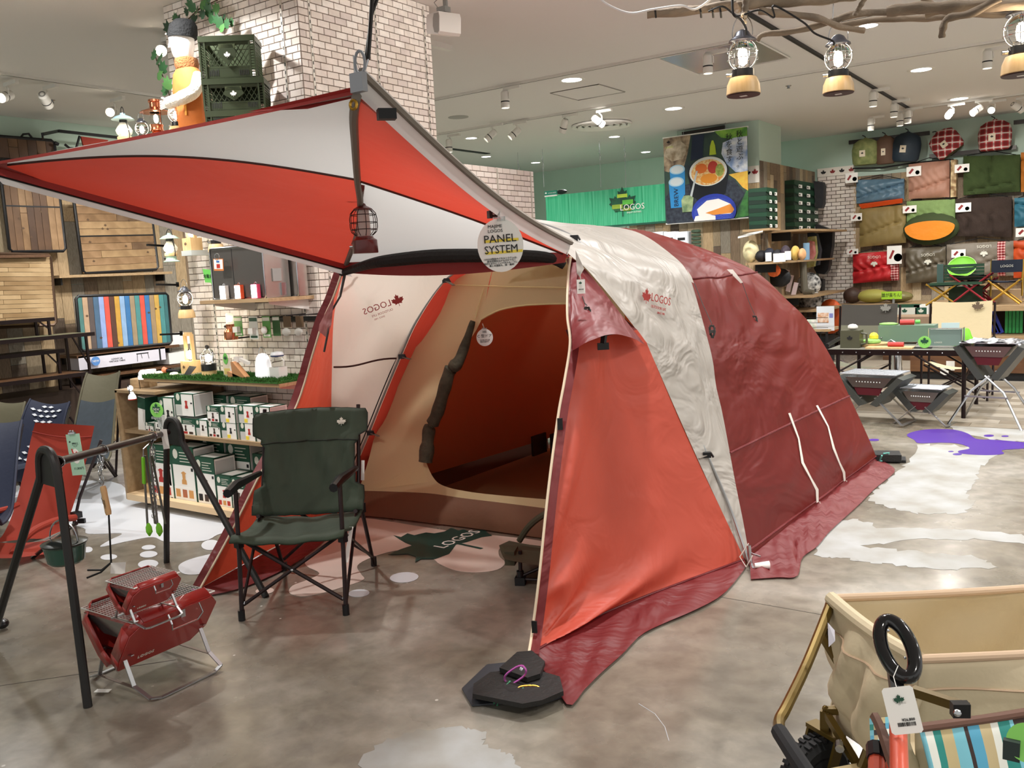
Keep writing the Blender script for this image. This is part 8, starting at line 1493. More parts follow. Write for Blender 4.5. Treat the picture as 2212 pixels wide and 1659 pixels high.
for k in range(6): S('rolled_mat', G().lathe([(.05,-.022),(.07,-.015),(.07,.015),(.05,.022)], c_+V((.03,0,.14-.055*k)), 18), mat('moss_rubber','3f5240',.7), '%s dark green ring of the rolled mat stack beyond the tent roof' % ('topmost','second','third','fourth','fifth','lowest')[k], 'mat', 'rings of the rolled mat stack beyond the tent roof')
txt(T('wall_words', 'faint grey words painted on the cream panel beyond the tent roof', 'sign', Y(1372,493,12.94)), 'Cook', .16, frame(Y(1372,493,12.94), (1,0,0), (0,0,1)), mat('faint_grey','b9b49c',.6))
# ================================================================== wagons in the near right corner
beig = mat('beige_wagon_canvas','d0c1a2',.75,bump=1.2,bs=5,var=.05,vs=3); brz = mat('bronze_wagon_tube','665220',.3,.55,coat=.3); tapeb = mat('tan_binding','c9ae92',.7)
R0_ = Z(1795,1292,.6); R1_ = Z(1985,1424,.6); ul = (Z(2212,1262,.6)-R0_); ul.z = 0; ul.normalize(); vl = (R1_-R0_); vl.z = 0; WV = vl.length; vl.normalize(); WL = 1.05
wg = T('wagon', 'large beige canvas wagon with bronze tubes and rubber tyres', 'wagon', R0_+ul*WL/2+vl*WV/2-V((0,0,.6))); 
def wq(u, v, z): return R0_+ul*(u*WL)+vl*(v*WV)+V((0,0,z-.6))
def wall_(p0, p1, n, out, zb=.24, wr=.019, ph=0):
    rows = []
    for i in range(15):
        t = i/14; z = .6-.36*t; r = []
        for j in range(n+1):
            u = j/n; p = lerp(p0, p1, u); r.append(V((p.x, p.y, z))+out*(.05*sin(pi*t)*sin(pi*u)+wr*sin(u*17+t*6+ph)*sin(pi*t)+wr*.7*sin(u*7-t*11)*t)+V((0,0,-.012*sin(pi*u)*(1-t))))
        rows.append(r)
    return rows
for nm, a, b_, n, out, ph in (('end_wall', wq(0,0,.6), wq(0,1,.6), 18, -ul, 0), ('side_wall', wq(0,0,.6), wq(1,0,.6), 40, -vl, 1), ('side_wall', wq(0,1,.6), wq(1,1,.6), 40, vl, 2), ('end_wall', wq(1,0,.6), wq(1,1,.6), 18, ul, 3)):
    rs = wall_(a, b_, n, out, ph=ph); o = P(wg, nm, G().sheet(rs), beig, sharp=60); thicken(o, .008)
    P(wg, 'rim_roll', G().tube(rs[0], .019 if n == 18 else .011, 10), beig if n == 18 else tapeb); P(wg, 'stitched_seam', G().tube([p+out*.006 for p in rs[3]], .003, 5), tapeb)
P(wg, 'floor_panel', G().poly([wq(0,0,.245), wq(1,0,.245), wq(1,1,.245), wq(0,1,.245)], thick=.02), beig)
P(wg, 'corner_brace', G().tube([wq(0,0,.59), wq(-.03,.02,.50), wq(.08,.12,.27)], .014, 8), brz); P(wg, 'frame_tube', G().tube([wq(0,.5,.28), wq(-.03,.5,.2), wq(-.06,.5,.2)], .014, 8), brz)
hp = cr([wq(0,0,.585), D(1745,1430,2.55), D(1700,1525,2.42), D(1683,1558,2.38), D(1686,1585,2.34)], 24); P(wg, 'tow_bar', G().tube(hp, .014, 10), brz); P(wg, 'foam_grip', G().tube([D(1683,1580,2.33), D(1712,1625,2.22), D(1755,1690,2.1)], .019, 10), mat('black_foam','202124',.85))
wc_ = Z(1742,1752,0)+V((.02,.02,.105)); ax_ = vl.cross(V((0,0,1))); ax_ = ul*-.35+vl*.0+V((0,0,0)); ax_ = V((vl.x*.95+ul.x*.3, vl.y*.95+ul.y*.3, 0)).normalized(); Rw = ax_.to_track_quat('Z', 'Y').to_matrix(); tyr = mat('tyre_rubber','1c1d1f',.7)
wh_ = P(wg, 'tyre', G().lathe([(.062,-.03),(.09,-.036),(.104,-.022),(.108,0),(.104,.022),(.09,.036),(.062,.03)], wc_, 36, R=Rw), tyr); g = G()
for k in range(36):
    a = 2*pi*k/36
    for s_ in (-1, 1): e = wc_+Rw @ V((.107*cos(a+.04*s_), .107*sin(a+.04*s_), s_*.015)); g.box(e, (.009,.010,.022), R=Rw @ Matrix.Rotation(a, 3, 'Z'))
P(wg, 'tread_blocks', g, tyr, kind='stuff'); P(wg, 'wheel_rim', G().lathe([(.001,-.02),(.03,-.022),(.055,-.03),(.062,-.03),(.062,.03),(.055,.03),(.03,.022),(.001,.02)], wc_, 24, R=Rw), mat('dark_rim','2e2f31',.4))
fk0 = wc_+V((0,0,.128))+ul*.03; P(wg, 'wheel_fork', G().bar(wc_+ax_*.05, fk0+ax_*.05+V((0,0,-.01)), .034, .008, up=ax_).bar(wc_-ax_*.05, fk0-ax_*.05+V((0,0,-.01)), .034, .008, up=ax_).box(fk0, (.11,.04,.012), R=Matrix((ax_, ax_.cross(V((0,0,-1))), (0,0,1))).transposed()), brz); P(wg, 'swivel_post', G().box(fk0+V((0,0,.03)), (.024,.024,.06)).ball(fk0+V((0,0,.066)), .009, 10), brz)
P(wg, 'frame_tube', G().bar(fk0+V((0,0,.06)), wq(.10,.2,.30), .018), brz); P(wg, 'frame_tube', G().bar(fk0+V((0,0,.055)), wq(.0,1.0,.08), .018), brz); P(wg, 'hex_bolt', G().cyl(wq(-.04,.3,.24), wq(-.04,.33,.24)+V((0,-.02,0)), .012, 8), steel)
P(wg, 'hanging_label', G().poly([D(1788,1345,2.5), D(1803,1362,2.5), D(1804,1385,2.49), D(1790,1398,2.49)], thick=.002), mat('lilac_label','c9c6d0',.6))
a, b_ = D(1972,1492,1.98), D(2090,1530,1.92); P(wg, 'lever_bar', G().bar(a, b_, .017), brz); P(wg, 'lever_joint', G().box(D(2074,1532,1.9), (.03,.018,.026), rz=.5), blackp); P(wg, 'joint_screw', G().ball(D(2068,1540,1.87), .007, 8), steel); P(wg, 'base_pad', G().sheet([[wq(.02+.3*i/6, 1.02+.02*j, .22-.04*j) for j in range(4)] for i in range(7)]), mat('brown_base','5f4636',.7))
# striped wagon
sw = T('wagon', 'small wagon with turquoise, white and brown striped cloth and orange tubes', 'wagon', Z(2060,1900,0)); zr = .52; S0 = Z(1985,1572,zr); S1 = Z(2260,1522,zr); us = (S1-S0).normalized(); vs_ = V((us.y,-us.x,0)); stc = ['7fc6d6','eef0e6','2f8f86','cbb98a','7fc6d6','3a2a26','5aa9c9','c9b78c','eef0e6','2f8f86','7fc6d6','3a2a26','eef0e6','8fcfdc','c9b78c','2f8f86']; stm = [mat('stripe_'+c, c, .65) for c in stc]
n_ = 64; rows = [[S0+us*(.62*j/n_)+vs_*(-.0+.05*sin(pi*i/10)+.012*sin(j*.55+i*.5)*(i/10))+V((0,0,-.34*i/10-.01*sin(pi*j/n_))) for j in range(n_+1)] for i in range(11)]
sq = []; r = random.Random(2); k = 0
while len(sq) < n_: sq += [k % len(stm)]*r.choice((2,3,3,4) if k % 5 else (1,)); k += 1
o = P(sw, 'striped_side', G().sheet(rows, mf=lambda i, j: sq[j]), stm, sharp=60); thicken(o, .004); P(sw, 'brown_binding', G().tube(rows[0], .010, 8), mat('brown_binding','6e4f42',.7))
fl = [[lerp(D(1878,1552,1.82), D(1945,1546,1.86), j/8)+(D(1882,1625,1.78)-D(1878,1552,1.82))*(i/8)+V((0,0,-.01*sin(pi*i/8))) for j in range(9)] for i in range(9)]
P(sw, 'striped_flap', G().sheet(fl, mf=lambda i, j: (i*2+j) % 16), stm, sharp=60); P(sw, 'brown_binding', G().tube(cr([D(1890,1548,1.8), D(1905,1580,1.76), D(1925,1640,1.7), D(1945,1690,1.66)], 14), .009, 6), mat('brown_binding','6e4f42'))
P(sw, 'inner_side', G().sheet([[S0+us*(.62*j/8)-vs_*(.0+.36*i/6)+V((0,0,-.30)) for j in range(9)] for i in range(7)]), stm[7]); ort = mat('orange_tube','d9573c',.35,coat=.3)
P(sw, 'orange_post', G().tube([D(1940,1562,1.72), D(1946,1800,1.5)], .014, 12), ort); P(sw, 'orange_post', G().tube([D(1893,1630,1.74), D(1893,1820,1.6)], .013, 10), ort); P(sw, 'orange_post', G().tube([D(1925,1632,1.78), D(1935,1820,1.6)], .011, 10), ort); P(sw, 'black_sleeve', G().tube([D(1891,1612,1.75), D(1893,1640,1.73)], .0155, 10), blackp)
hc2 = D(1938,1400,1.78); d1 = (D(1968,1440,1.78)-D(1908,1360,1.78)).normalized(); up_ = (D(1915,1345,1.8)-D(1958,1455,1.76)).normalized(); wv = (CP-hc2).normalized().cross(up_).normalized()
P(sw, 'loop_handle', G().tube([hc2+up_*(.054*sin(a))+wv*(.024*cos(a)) for a in [2*pi*k/40 for k in range(40)]], .0125, 14, closed=True), mat('glossy_black','0e0e12',.15,coat=.6)); P(sw, 'handle_neck', G().bar(D(1932,1450,1.78), D(1938,1495,1.77), .022, .02), blackp); P(sw, 'telescopic_bar', G().tube([D(1937,1490,1.77), D(1942,1570,1.74)], .011, 10), mat('dark_bar','2a2522',.4))
P(sw, 'handle_screw', G().ball(D(1919,1362,1.765), .0025, 6), steel); P(sw, 'handle_screw', G().ball(D(1955,1421,1.765), .0025, 6), steel)
t = T('price_tag', 'white price tag with a green leaf and barcode on the black loop handle', 'tag', D(1948,1575,1.66)); f = frame(D(1949,1534,1.66), D(1978,1530,1.66)-D(1921,1536,1.66), D(1943,1490,1.66)-D(1953,1580,1.66)); P(t, 'card', G().poly([f @ V((a, b_, 0)) for a, b_ in ((-.020,-.036),(-.024,-.032),(-.024,.032),(-.020,.036),(.020,.036),(.024,.032),(.024,-.032),(.020,-.036))][::-1], thick=.0015), card); g = G(); leaf(g, f @ Matrix.Translation((-.001,.014,.001)), .0105); P(t, 'leaf_emblem', g, dgreen); txt(t, 'LOGOS', .004, f @ Matrix.Translation((.004,.012,.003)), card)
txt(t, '¥26,800', .006, f @ Matrix.Translation((.006,-.015,.001)), ink); g = G(); r = random.Random(5); x = -.011
while x < .015: w_ = r.choice((.0004,.0008,.0012)); g.box((x,-.0215,.001), (w_,.006,.0004)); x += w_+r.choice((.0005,.0009))
P(t, 'barcode', g.xf(f), ink, kind='stuff'); P(t, 'string', G().tube([f @ V((0,.033,0)), D(1930,1462,1.72), D(1940,1438,1.74)], .0007, 5), card)
g_ = T('round_sign', 'lime green round sign at the lower right edge clipped to the striped wagon', 'sign', D(2212,1615,1.6)); P(g_, 'sign_disc', G().lathe([(.001,0),(.028,0),(.028,.002),(.001,.002)], D(2220,1605,1.6), 24, R=(CP-D(2220,1605,1.6)).normalized().to_track_quat('Z','Y').to_matrix()), mat('lime_sign','86cf62')); P(g_, 'dark_clip', G().box(D(2185,1620,1.6), (.022,.01,.03)), mat('dark_slate_clip','2d3a38',.5))
# ================================================================== ceiling fittings
wmet = mat('white_fitting','e6e4de',.4); dlm = mat('downlight_diffuser', (1,.98,.95), em=9)
me_r = G().lathe([(.085,-.006),(.105,-.008),(.115,-.001),(.115,.0)], (0,0,0), 24, cap=False).mesh('trim_ring', wmet); me_d = G().lathe([(.001,-.004),(.085,-.005),(.085,0)], (0,0,0), 24).mesh('diffuser', dlm)
seen = {(0,0):'downlight in the ceiling'}
pos = {}
for (px, py, lab) in ((1235,172,'largest round downlight right of the brick pillar'),(1455,234,'round downlight between the pillar and the bamboo lanterns'),(1990,150,'round downlight right of the second bamboo lantern'),(1018,298,'round downlight just right of the brick pillar edge'),(1875,55,'round downlight seen behind the driftwood'),(2072,213,'round downlight above the right track spots'),(1327,295,'round downlight between pillar and food poster, near the round vent'),(1157,351,'farthest round downlight, over the green leaf header'),(1050,338,'round downlight over the top of the low brick wall'),(1395,328,'round downlight left of the food poster'),(1655,301,'round downlight right of the mint pillar')):
    p = Z(px, py, CEIL); t = T('downlight', lab, 'ceiling light', (p.x, p.y, CEIL)); s_ = 1.25 if px in (1235,1455,1990,2072) else .95
    for nm, me in (('trim_ring', me_r), ('diffuser', me_d)):
        o = bpy.data.objects.new(nm, me); COL.objects.link(o); o.parent = t; o.scale = (s_, s_, 1)
def track(lab, a, b_, dark=False):
    a, b_ = Z(*a, CEIL-.012), Z(*b_, CEIL-.012); t = T('ceiling_track', lab, 'track', ((a.x+b_.x)/2, (a.y+b_.y)/2, CEIL-.025)); P(t, 'rail', G().bar(a, b_, .034, .024), black if dark else wmet); P(t, 'slot', G().bar(a-V((0,0,.0125)), b_-V((0,0,.0125)), .012, .001), ink)
def AX(px, py, x1=None, y1=None): p = Z(px, py, CEIL); return p
def track2(lab, px, py, x0=None, x1=None, y0=None, y1=None, dark=False):
    p = Z(px, py, CEIL-.012)
    a = V((x0 if x0 is not None else p.x, y0 if y0 is not None else p.y, p.z)); b_ = V((x1 if x1 is not None else p.x, y1 if y1 is not None else p.y, p.z))
    t = T('ceiling_track', lab, 'track', ((a.x+b_.x)/2, (a.y+b_.y)/2, CEIL-.025)); P(t, 'rail', G().bar(a, b_, .034, .024), black if dark else wmet); P(t, 'slot', G().bar(a-V((0,0,.0125)), b_-V((0,0,.0125)), .012, .001), ink); return a, b_
pA = Z(1264,152,CEIL); pB = Z(1560,188,CEIL); pC = Z(2090,219,CEIL); pK = Z(1790,132,CEIL)
track2('nearest white lighting track across the ceiling', 1264,152, x0=-8.5, x1=.8); track2('second white lighting track carrying most spotlights', 1560,188, x0=-10.0, x1=1.5)
track2('farthest white lighting track on the right over the sleeping bags', 2090,219, x0=Z(1955,238,CEIL).x, x1=1.5); track2('black lighting track running away from the camera to the far corner', 1790,132, y0=2.6, y1=pC.y-.1, dark=True); track2('white lighting track over the left plank wall', 150,180, y0=.0, y1=6.9)
def spot(lab, px, py, dirv, s_=1.0, glow=False, side=1, mnt=None, glowm=None):
    """cylindrical track spot: px,py is the middle of its drum"""
    p = Z(px, py-26*s_, CEIL-.03); dep = (MC @ (p-CP)).z; c_ = CP+ray(px, py)*(dep/FPX); d = V(dirv).normalized(); t = T('track_spot', lab, 'spotlight', (p.x, p.y, CEIL-.03))
    P(t, 'adapter', G().bb((p.x-.02, p.y-.018, CEIL-.062), (p.x+.19, p.y+.018, CEIL-.03)), wmet); P(t, 'arm', G().tube([V((p.x,p.y,CEIL-.05)), c_+V((.052,0,.06)), c_+V((.052,0,0))], .008, 6), wmet)
    R = d.to_track_quat('Z', 'Y').to_matrix(); P(t, 'drum', G().lathe([(.001,-.09),(.03,-.09),(.044,-.07),(.046,.02),(.046,.085),(.042,.088),(.038,.07)], c_, 18, R=R), wmet); P(t, 'groove', G().lathe([(.0465,.018),(.0468,.03)], c_, 18, R=R, cap=False), ink); P(t, 'back_vent', G().lathe([(.018,-.0905),(.032,-.0903)], c_, 18, R=R, cap=False), mat('grey_vent','8d8b86',.5))
    P(t, 'lens', G().lathe([(.001,.072),(.04,.072)], c_, 18, R=R), mat('lens_glow',(1,.9,.75),em=22) if glow else mat('lens_soft',(1,.97,.9),em=2.2)); return t
dn = (0,0,-1)
spot('white track spot right of the pillar, pointing straight down', 1091,215, dn); spot('white track spot below the second track just right of the pillar', 970,315, dn, .9); spot('left of two tilted white track spots near the pillar', 1060,293, (-.5,-.5,-.6), .9); spot('right of two tilted white track spots near the pillar', 1112,288, (-.5,-.5,-.6), .9)
spot('white track spot left of the round ceiling vent, tilted left', 1218,272, (-.5,.2,-.9), .9); spot('white track spot in front of the round ceiling vent', 1292,262, (.4,.7,-.5), .9); spot('white track spot under the mirrored ceiling unit', 1529,138, dn, 1); spot('white track spot under the second track at the right', 2133,128, dn, .9)
spot('white spot on the black track, nearest of its row', 1886,214, dn, .8); spot('second white spot along the black track', 1931,238, dn, .8); spot('third white spot along the black track', 1961,252, dn, .7); spot('short white spot at the far end of the black track', 1944,258, dn, .7); spot('small white spot left of the black track end', 1881,268, dn, .6)
spot('glowing track spot left of the pair above the plaid bags', 2051,246, (-.1,-.9,-.45), .8, True); spot('white track spot beside the glowing pair above the plaid bags', 2110,238, (-.5,-.7,-.5), .8, True); spot('warm glowing track spot right above the plaid bags', 2140,236, (.2,-.9,-.3), .7, True); spot('white track spot at the right edge above the plaid bags', 2198,232, (.6,.6,-.5), .8)
spot('glowing warm track spot at the left edge of the ceiling', 13,208, (.5,-.8,-.35), 1.1, True); spot('white track spot seen from behind on the left ceiling', 98,216, (-.6,.6,-.4), 1.1); spot('glowing track spot behind the blue lantern', 243,240, (.6,-.7,-.3), 1, True)
spot('glowing warm spot beside the mannequin', 354,108, (.6,-.7,-.3), 1, True)
# vents, hatches, mirrored unit, speaker
c_ = Z(1300,268,CEIL); t = T('ceiling_vent', 'round ringed air vent in the ceiling', 'vent', (c_.x, c_.y, CEIL))
for r_ in (.10,.19,.28,.36): P(t, 'ring', G().lathe([(r_,-.02),(r_+.055,-.035),(r_+.06,-.01),(r_,0)], (c_.x,c_.y,CEIL), 32, cap=False), wmet)
for (px, py, r_, lab) in ((990,253,.11,'round flat ceiling speaker grille right of the pillar'),(1012,295,.0,'')):
    if r_: c_ = Z(px,py,CEIL); S('ceiling_speaker', G().lathe([(.001,-.006),(r_,-.006),(r_+.02,-.004),(r_+.02,0)], (c_.x,c_.y,CEIL), 28), mat('grille_grey','a5a39e',.6), lab, 'speaker')
def hatch(lab, px, py, w_, d_, m=None):
    c_ = Z(px,py,CEIL); t = T('ceiling_hatch', lab, 'hatch', (c_.x,c_.y,CEIL)); P(t, 'panel', G().bb((c_.x-w_/2,c_.y-d_/2,CEIL-.004),(c_.x+w_/2,c_.y+d_/2,CEIL)), m or ceilm); P(t, 'frame', G().tube([V((c_.x+a*w_/2,c_.y+b_*d_/2,CEIL-.004)) for a, b_ in ((-1,-1),(1,-1),(1,1),(-1,1))], .006, 4, closed=True), mat('frame_grey','96948f',.5))
hatch('square access hatch in the ceiling beside the largest downlight', 1270,199, .62,.62)
cm_ = [Z(x, y, CEIL) for x, y in ((1432,124),(1516,160),(1696,116),(1620,86))]; cx_, cy_ = sum(p.x for p in cm_)/4, sum(p.y for p in cm_)/4; wx = abs(Z(1516,160,CEIL).x-Z(1696,116,CEIL).x); wy = abs(Z(1432,124,CEIL).y-Z(1516,160,CEIL).y)
t = T('ceiling_unit', 'square polished ceiling unit behind the first bamboo lantern', 'air conditioner', (cx_,cy_,CEIL)); P(t, 'polished_panel', G().bb((cx_-wx/2,cy_-wy/2,CEIL-.012),(cx_+wx/2,cy_+wy/2,CEIL)), mat('polished_panel','b9b6b0',.22,.6,bump=.3,bs=2)); P(t, 'frame', G().tube([V((cx_+a*wx/2,cy_+b_*wy/2,CEIL-.012)) for a, b_ in ((-1,-1),(1,-1),(1,1),(-1,1))], .01, 4, closed=True), wmet)
a, b_ = Z(946,318,CEIL-.004), Z(1022,326,CEIL-.004); S('line_vent', G().bar(a, V((a.x, b_.y+.5, a.z)), .10, .01), ink, 'long black slot vent in the ceiling by the pillar', 'vent')
a = Z(905,50,CEIL); S('ceiling_rail', G().bar(Z(925,92,CEIL-.02), Z(972,104,CEIL-.02), .06, .05), wmet, 'short white ceiling rail beneath the loudspeaker', 'rail')
for (px, py) in ((112,216),(1703,185)): c_ = Z(px,py,CEIL); S('sprinkler', G().lathe([(.001,-.03),(.02,-.03),(.012,-.015),(.035,-.004),(.035,0)], (c_.x,c_.y,CEIL), 14), steel, 'small sprinkler head in the %s ceiling' % ('left' if px < 900 else 'right'), 'sprinkler')
c_ = D(960,54,5.4); t = T('loudspeaker', 'white wall loudspeaker hanging from the ceiling at the pillar edge', 'speaker', c_); R_ = Matrix.Rotation(-.35, 4, 'Z') @ Matrix.Rotation(.12, 4, 'Y') @ Matrix.Diagonal((.82,.82,.68,1)); g = G().poly([V(p) for p in ((-.08,-.09,.08),(.07,-.09,.085),(.085,-.09,.05),(.085,-.09,-.07),(.065,-.09,-.09),(-.075,-.09,-.07),(-.09,-.09,-.05),(-.09,-.09,.06))][::-1], thick=.17); P(t, 'cabinet', g.xf(Matrix.Translation(c_) @ R_), mat('off_white_plastic','d8d0c8',.45)); g = G().poly([V(p) for p in ((.012,-.092,.075),(.07,-.092,.075),(.08,-.092,.045),(.08,-.092,-.065),(.06,-.092,-.08),(.02,-.092,-.07),(.0,-.092,-.02),(.0,-.092,.04))][::-1], thick=.006); P(t, 'grille', g.xf(Matrix.Translation(c_) @ R_), mat('speaker_grille','9b958e',.7)); P(t, 'bracket', G().tube([c_+V((0,0,.05)), c_+V((0,.02,.10)), V((c_.x,c_.y+.02,CEIL))], .014, 6).box(c_+V((0,.0,.08)), (.06,.05,.03)), mat('grey_vent','8d8b86'))
P(t, 'cable', G().tube([c_+V((-.03,0,.09)), c_+V((-.08,.02,.14)), c_+V((-.02,.02,.17))], .0025, 5), mat('grey_vent','8d8b86'))
# ================================================================== driftwood with bamboo lanterns
dw = mat('driftwood','91816f',.8,c2='6e6255',vs=3,bump=.8,bs=12,stretch=(1,4,4)); RD = 3.62
drift = T('driftwood_hanger', 'bundle of driftwood branches hung under the ceiling', 'branch', D(1700,60,RD))
def branch(pts, r): P(drift, 'branch', G().tube(cr([D(x, y, d) for x, y, d in pts], 26), [ (r[0]+(r[1]-r[0])*i/25)*(1+.12*sin(i*1.1+pts[0][0])) for i in range(26)], 10), dw, sharp=60)
branch([(1398,30,3.6),(1500,22,3.6),(1600,8,3.62),(1700,-2,3.66),(1800,-8,3.7)], (.017,.016)); branch([(1590,16,3.55),(1640,6,3.6),(1760,0,3.65),(1850,-12,3.7)], (.018,.02)); branch([(1640,22,3.6),(1672,28,3.6),(1760,38,3.65),(1815,58,3.7),(1868,66,3.72)], (.014,.010)); branch([(1560,-30,3.5),(1598,20,3.5),(1612,-10,3.5)], (.016,.012)) if 0 else branch([(1606,40,3.52),(1610,10,3.54),(1614,-30,3.56)], (.011,.013))
branch([(1635,88,3.66),(1650,74,3.66),(1700,70,3.66),(1740,62,3.68),(1790,48,3.7),(1850,30,3.74),(1920,26,3.78),(1990,22,3.8)], (.009,.014)); branch([(1845,34,3.7),(1858,14,3.7),(1872,-10,3.7)], (.009,.009)); branch([(1815,55,3.85),(1905,42,3.88),(1990,40,3.9),(2045,34,3.9),(2110,8,3.9)], (.010,.014)); branch([(1915,26,3.5),(1965,18,3.5),(2040,16,3.5),(2120,12,3.5),(2215,10,3.5)], (.018,.02)); branch([(2035,82,3.45),(2036,66,3.45),(2048,40,3.45),(2100,28,3.45),(2160,-6,3.45)], (.010,.014)); branch([(1990,-10,3.6),(2030,20,3.6),(2100,30,3.6),(2210,30,3.6)], (.012,.012)); branch([(2000,30,3.62),(2080,14,3.6),(2160,20,3.6),(2240,-4,3.6)], (.014,.010))
P(drift, 'twine', G().tube([D(1607+4*cos(k), 36+k*1.6-8, 3.5+.02*sin(k)) for k in range(14)], .006, 5), mat('twine','b7a68e',.8)); P(drift, 'suspension_wire', G().tube([D(1798,60,3.7), D(1800,10,3.7), D(1800,-30,3.72)], .002, 4).tube([D(1612,0,3.55), D(1614,-60,3.6)], .003, 4), steel)
cab_ = mat('black_cable','141416',.5)
S('power_cable', G().tube(cr([D(1280,-20,3.5), D(1310,8,3.5), D(1360,28,3.5), D(1410,20,3.5), D(1470,12,3.5), D(1500,20,3.5), D(1530,2,3.5), D(1550,-20,3.5)], 40), .004, 6), mat('white_cable','e8e8ea',.5), 'white cable swagged from the ceiling to the driftwood', 'cable')
S('power_cable', G().tube(cr([D(1530,25,3.52), D(1560,14,3.52), D(1585,30,3.52), D(1600,34,3.5), D(1640,22,3.5), D(1672,38,3.5), D(1672,12,3.5), D(1735,48,3.55), D(1760,72,3.6), D(1798,88,3.6), D(1801,98,3.6)], 60), .0035, 6), cab_, 'black cable looping over the driftwood to the second bamboo lantern', 'cable'); S('power_cable', G().tube(cr([D(1582,-10,3.5), D(1584,30,3.46), D(1600,42,3.46), D(1611,60,3.46), D(1612,76,3.46)], 24), .0045, 6), cab_, 'black cable dropping to the first bamboo lantern', 'cable')
for px in (1414,1512,1538,1555): S('cable_tie', G().tube([D(px,18,3.57)+V((.0,.0,0)), D(px+2,26,3.56), D(px+3,38,3.57)], .004, 5), cab_, 'black cable tie, %s along the driftwood pole' % {1414:'leftmost',1512:'second',1538:'third',1555:'rightmost'}[px], 'cable tie', 'cable ties on the driftwood pole')
for (px, pyb, d, s_, lab) in ((1606,206,3.5,.145,'bamboo based globe lantern hanging leftmost from the driftwood'),(1811,202,4.0,.145,'bamboo based globe lantern hanging second from the driftwood'),(2206,162,3.5,.145,'bamboo based globe lantern hanging at the right edge of the picture')):
    p = D(px, pyb, d); t = cage(lab, p, s_, bamboo, e=2.5); P(t, 'foot_plate', G().lathe([(.001,-.002),(.40*s_,-.002),(.415*s_,.002)], p, 24), mat('dark_foot','3c2420',.5)); P(t, 'foot_label', G().box(p+V((0,0,-.0025)), (.025,.018,.001)), card); P(t, 'hang_loop', G().tube([p+V((0,0,1.9*s_)), D(px+2, pyb-148 if px < 2000 else -10, d)], .003, 5), steel)
# red lantern under the canopy
p = Y(790,547,2.98); s_ = .17; t = T('lantern', 'unlit dark red caged lantern hanging from the canopy seam', 'lantern', p); lr = mat('dark_red_enamel','5e1f1c',.35,coat=.3)
P(t, 'base', G().lathe([(.001,0),(.33*s_,0),(.34*s_,.02*s_),(.33*s_,.34*s_),(.24*s_,.40*s_),(.23*s_,.44*s_),(.001,.44*s_)], p, 22), lr); P(t, 'diffuser', G().lathe([(.17*s_,.44*s_),(.18*s_,.5*s_),(.16*s_,1.12*s_),(.001,1.13*s_)], p, 18), mat('milky_tube','c9b8b0',.3,trans=.3)); P(t, 'cap', G().lathe([(.24*s_,1.12*s_),(.25*s_,1.16*s_),(.1*s_,1.24*s_),(.05*s_,1.36*s_),(.001,1.37*s_)], p, 18), lr)
g = G()
for k in range(10):
    a = 2*pi*k/10; g.tube([p+V((cos(a)*r_*s_, sin(a)*r_*s_, z*s_)) for r_, z in ((.22,.46),(.33,.56),(.36,.68),(.36,.9),(.33,1.04),(.24,1.14))], .011*s_, 4)
for r_, z in ((.345,.62),(.36,.8),(.345,1.0)): g.tube([p+V((r_*s_*cos(a), r_*s_*sin(a), z*s_)) for a in [2*pi*k/24 for k in range(24)]], .010*s_, 4, closed=True)
P(t, 'wire_guard', g, mat('dark_cage','2a1412',.4,.4)); P(t, 'knob', G().cyl(p+V((-.3*s_,-.1*s_,.2*s_)), p+V((-.42*s_,-.12*s_,.2*s_)), .05*s_), chrome); P(t, 'strap', G().bar(p+V((0,0,1.37*s_)), Y(784,400,2.78), .014, .004), mdark); P(t, 'toggle', G().tube([p+V((.006,0,1.6*s_)), p+V((-.006,0,1.9*s_))], .006, 6), lr)
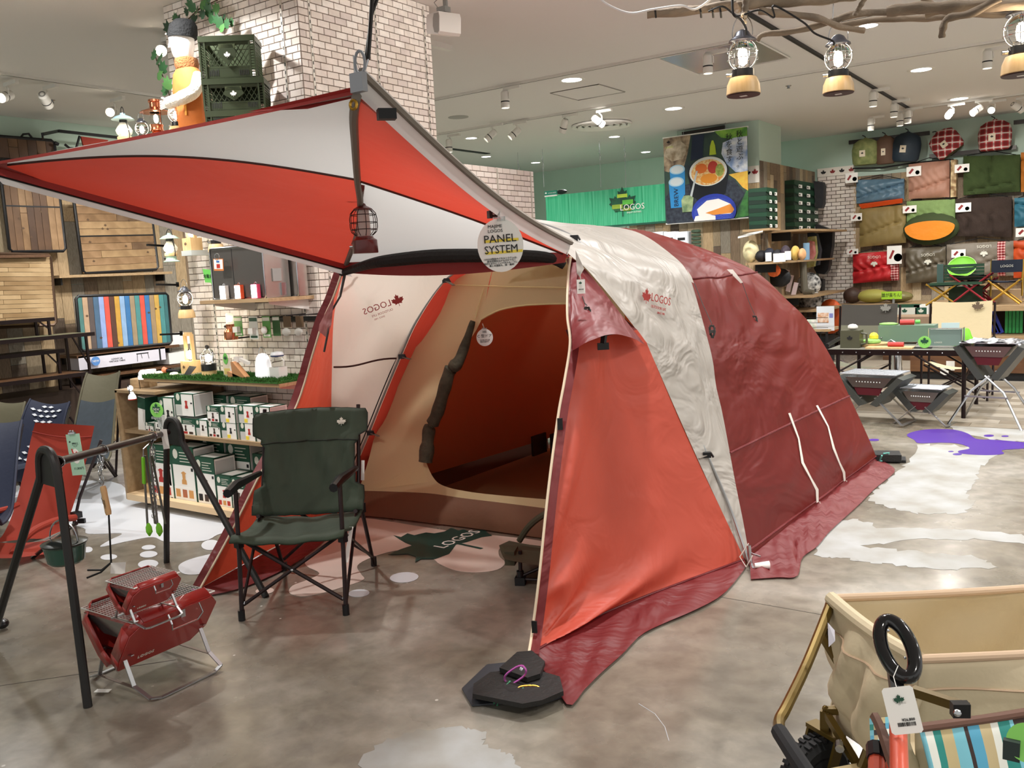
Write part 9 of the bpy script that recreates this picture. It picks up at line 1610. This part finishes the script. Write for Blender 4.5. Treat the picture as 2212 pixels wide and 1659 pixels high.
# round PANEL SYSTEM sign and the others hung on the tent
def hangsign(lab, c_, r_, sy=1.12):
    d = (CP-c_); d.z = 0; ux = V((0,0,1)).cross(d).normalized(); t, f = rsign(lab, c_, r_, card, '', ux, sy=sy, uy=(0,0,1)); return t, f
c_ = Y(1081,530,2.78); t, f = hangsign('round white tag lettered PANEL SYSTEM hanging from the canopy edge', c_, .087, 1.15); R2 = f @ Matrix.Rotation(.03, 4, 'Z')
txt(t, 'MAJIME\nLOGOS', .017, R2 @ Matrix.Translation((-.015,.063,.001)), ink); P(t, 'yellow_marker', G().box((.005,.018,0), (.13,.010,.0012)).box((.012,-.026,0), (.14,.010,.0012)).xf(R2 @ Matrix.Translation((0,0,.0008))), yellow_ink)
txt(t, 'PANEL', .042, R2 @ Matrix.Translation((0,.024,.002)), ink); txt(t, 'SYSTEM', .042, R2 @ Matrix.Translation((.002,-.016,.002)), ink, sx=.9); txt(t, 'LOGOS独自のパネルシステムは、\n居住空間を広げるだけでなく\n雨がたまりにくいパネルルーフに。\n幕との連結も、超・簡単!', .0085, R2 @ Matrix.Translation((0,-.062,.001)), ink)
P(t, 'clear_clip', G().box(c_+V((0,0,.098)), (.05,.01,.016)).tube([c_+V((0,0,.10)), c_+V((0,0,.13)), Y(1066,462,2.80)], .005, 6), mat('clear_plastic','e8ecec',.1,trans=.8))
c_ = Y(1047,729,4.08); t, f = hangsign('small round white tag lettered C型ドア on the rolled tent door', c_, .047, 1.05); txt(t, 'C 型ドア', .021, f @ Matrix.Translation((0,.008,.001)), ink); txt(t, 'MAJIME\nLOGOS', .007, f @ Matrix.Translation((0,.032,.001)), ink); txt(t, '大きく開くC型ドアは\n出入りがスムーズで\n風通しも抜群です。', .006, f @ Matrix.Translation((0,-.02,.001)), ink); P(t, 'clear_clip', G().box(c_+V((0,0,.05)), (.03,.008,.008)).tube([c_+V((0,0,.05)), c_+V((-.01,0,.08))], .003, 5), mat('clear_plastic','e8ecec'))
c_ = Y(1255,619,3.42); t = T('price_tag', 'white price tag with a leaf hanging on the maroon vent cover', 'tag', c_); f = frame(c_, (.85,.5,0), (-.1,0,1)); P(t, 'card', G().box((0,0,0), (.036,.062,.002)).xf(f), card); g = G(); leaf(g, f @ Matrix.Translation((-.002,.014,.0012)), .009); P(t, 'leaf_emblem', g, dgreen); txt(t, '¥88,000', .007, f @ Matrix.Translation((0,-.012,.0014)), ink); P(t, 'string', G().tube([f @ V((0,.03,0)), f @ V((-.002,.055,0))], .002, 4), strap)
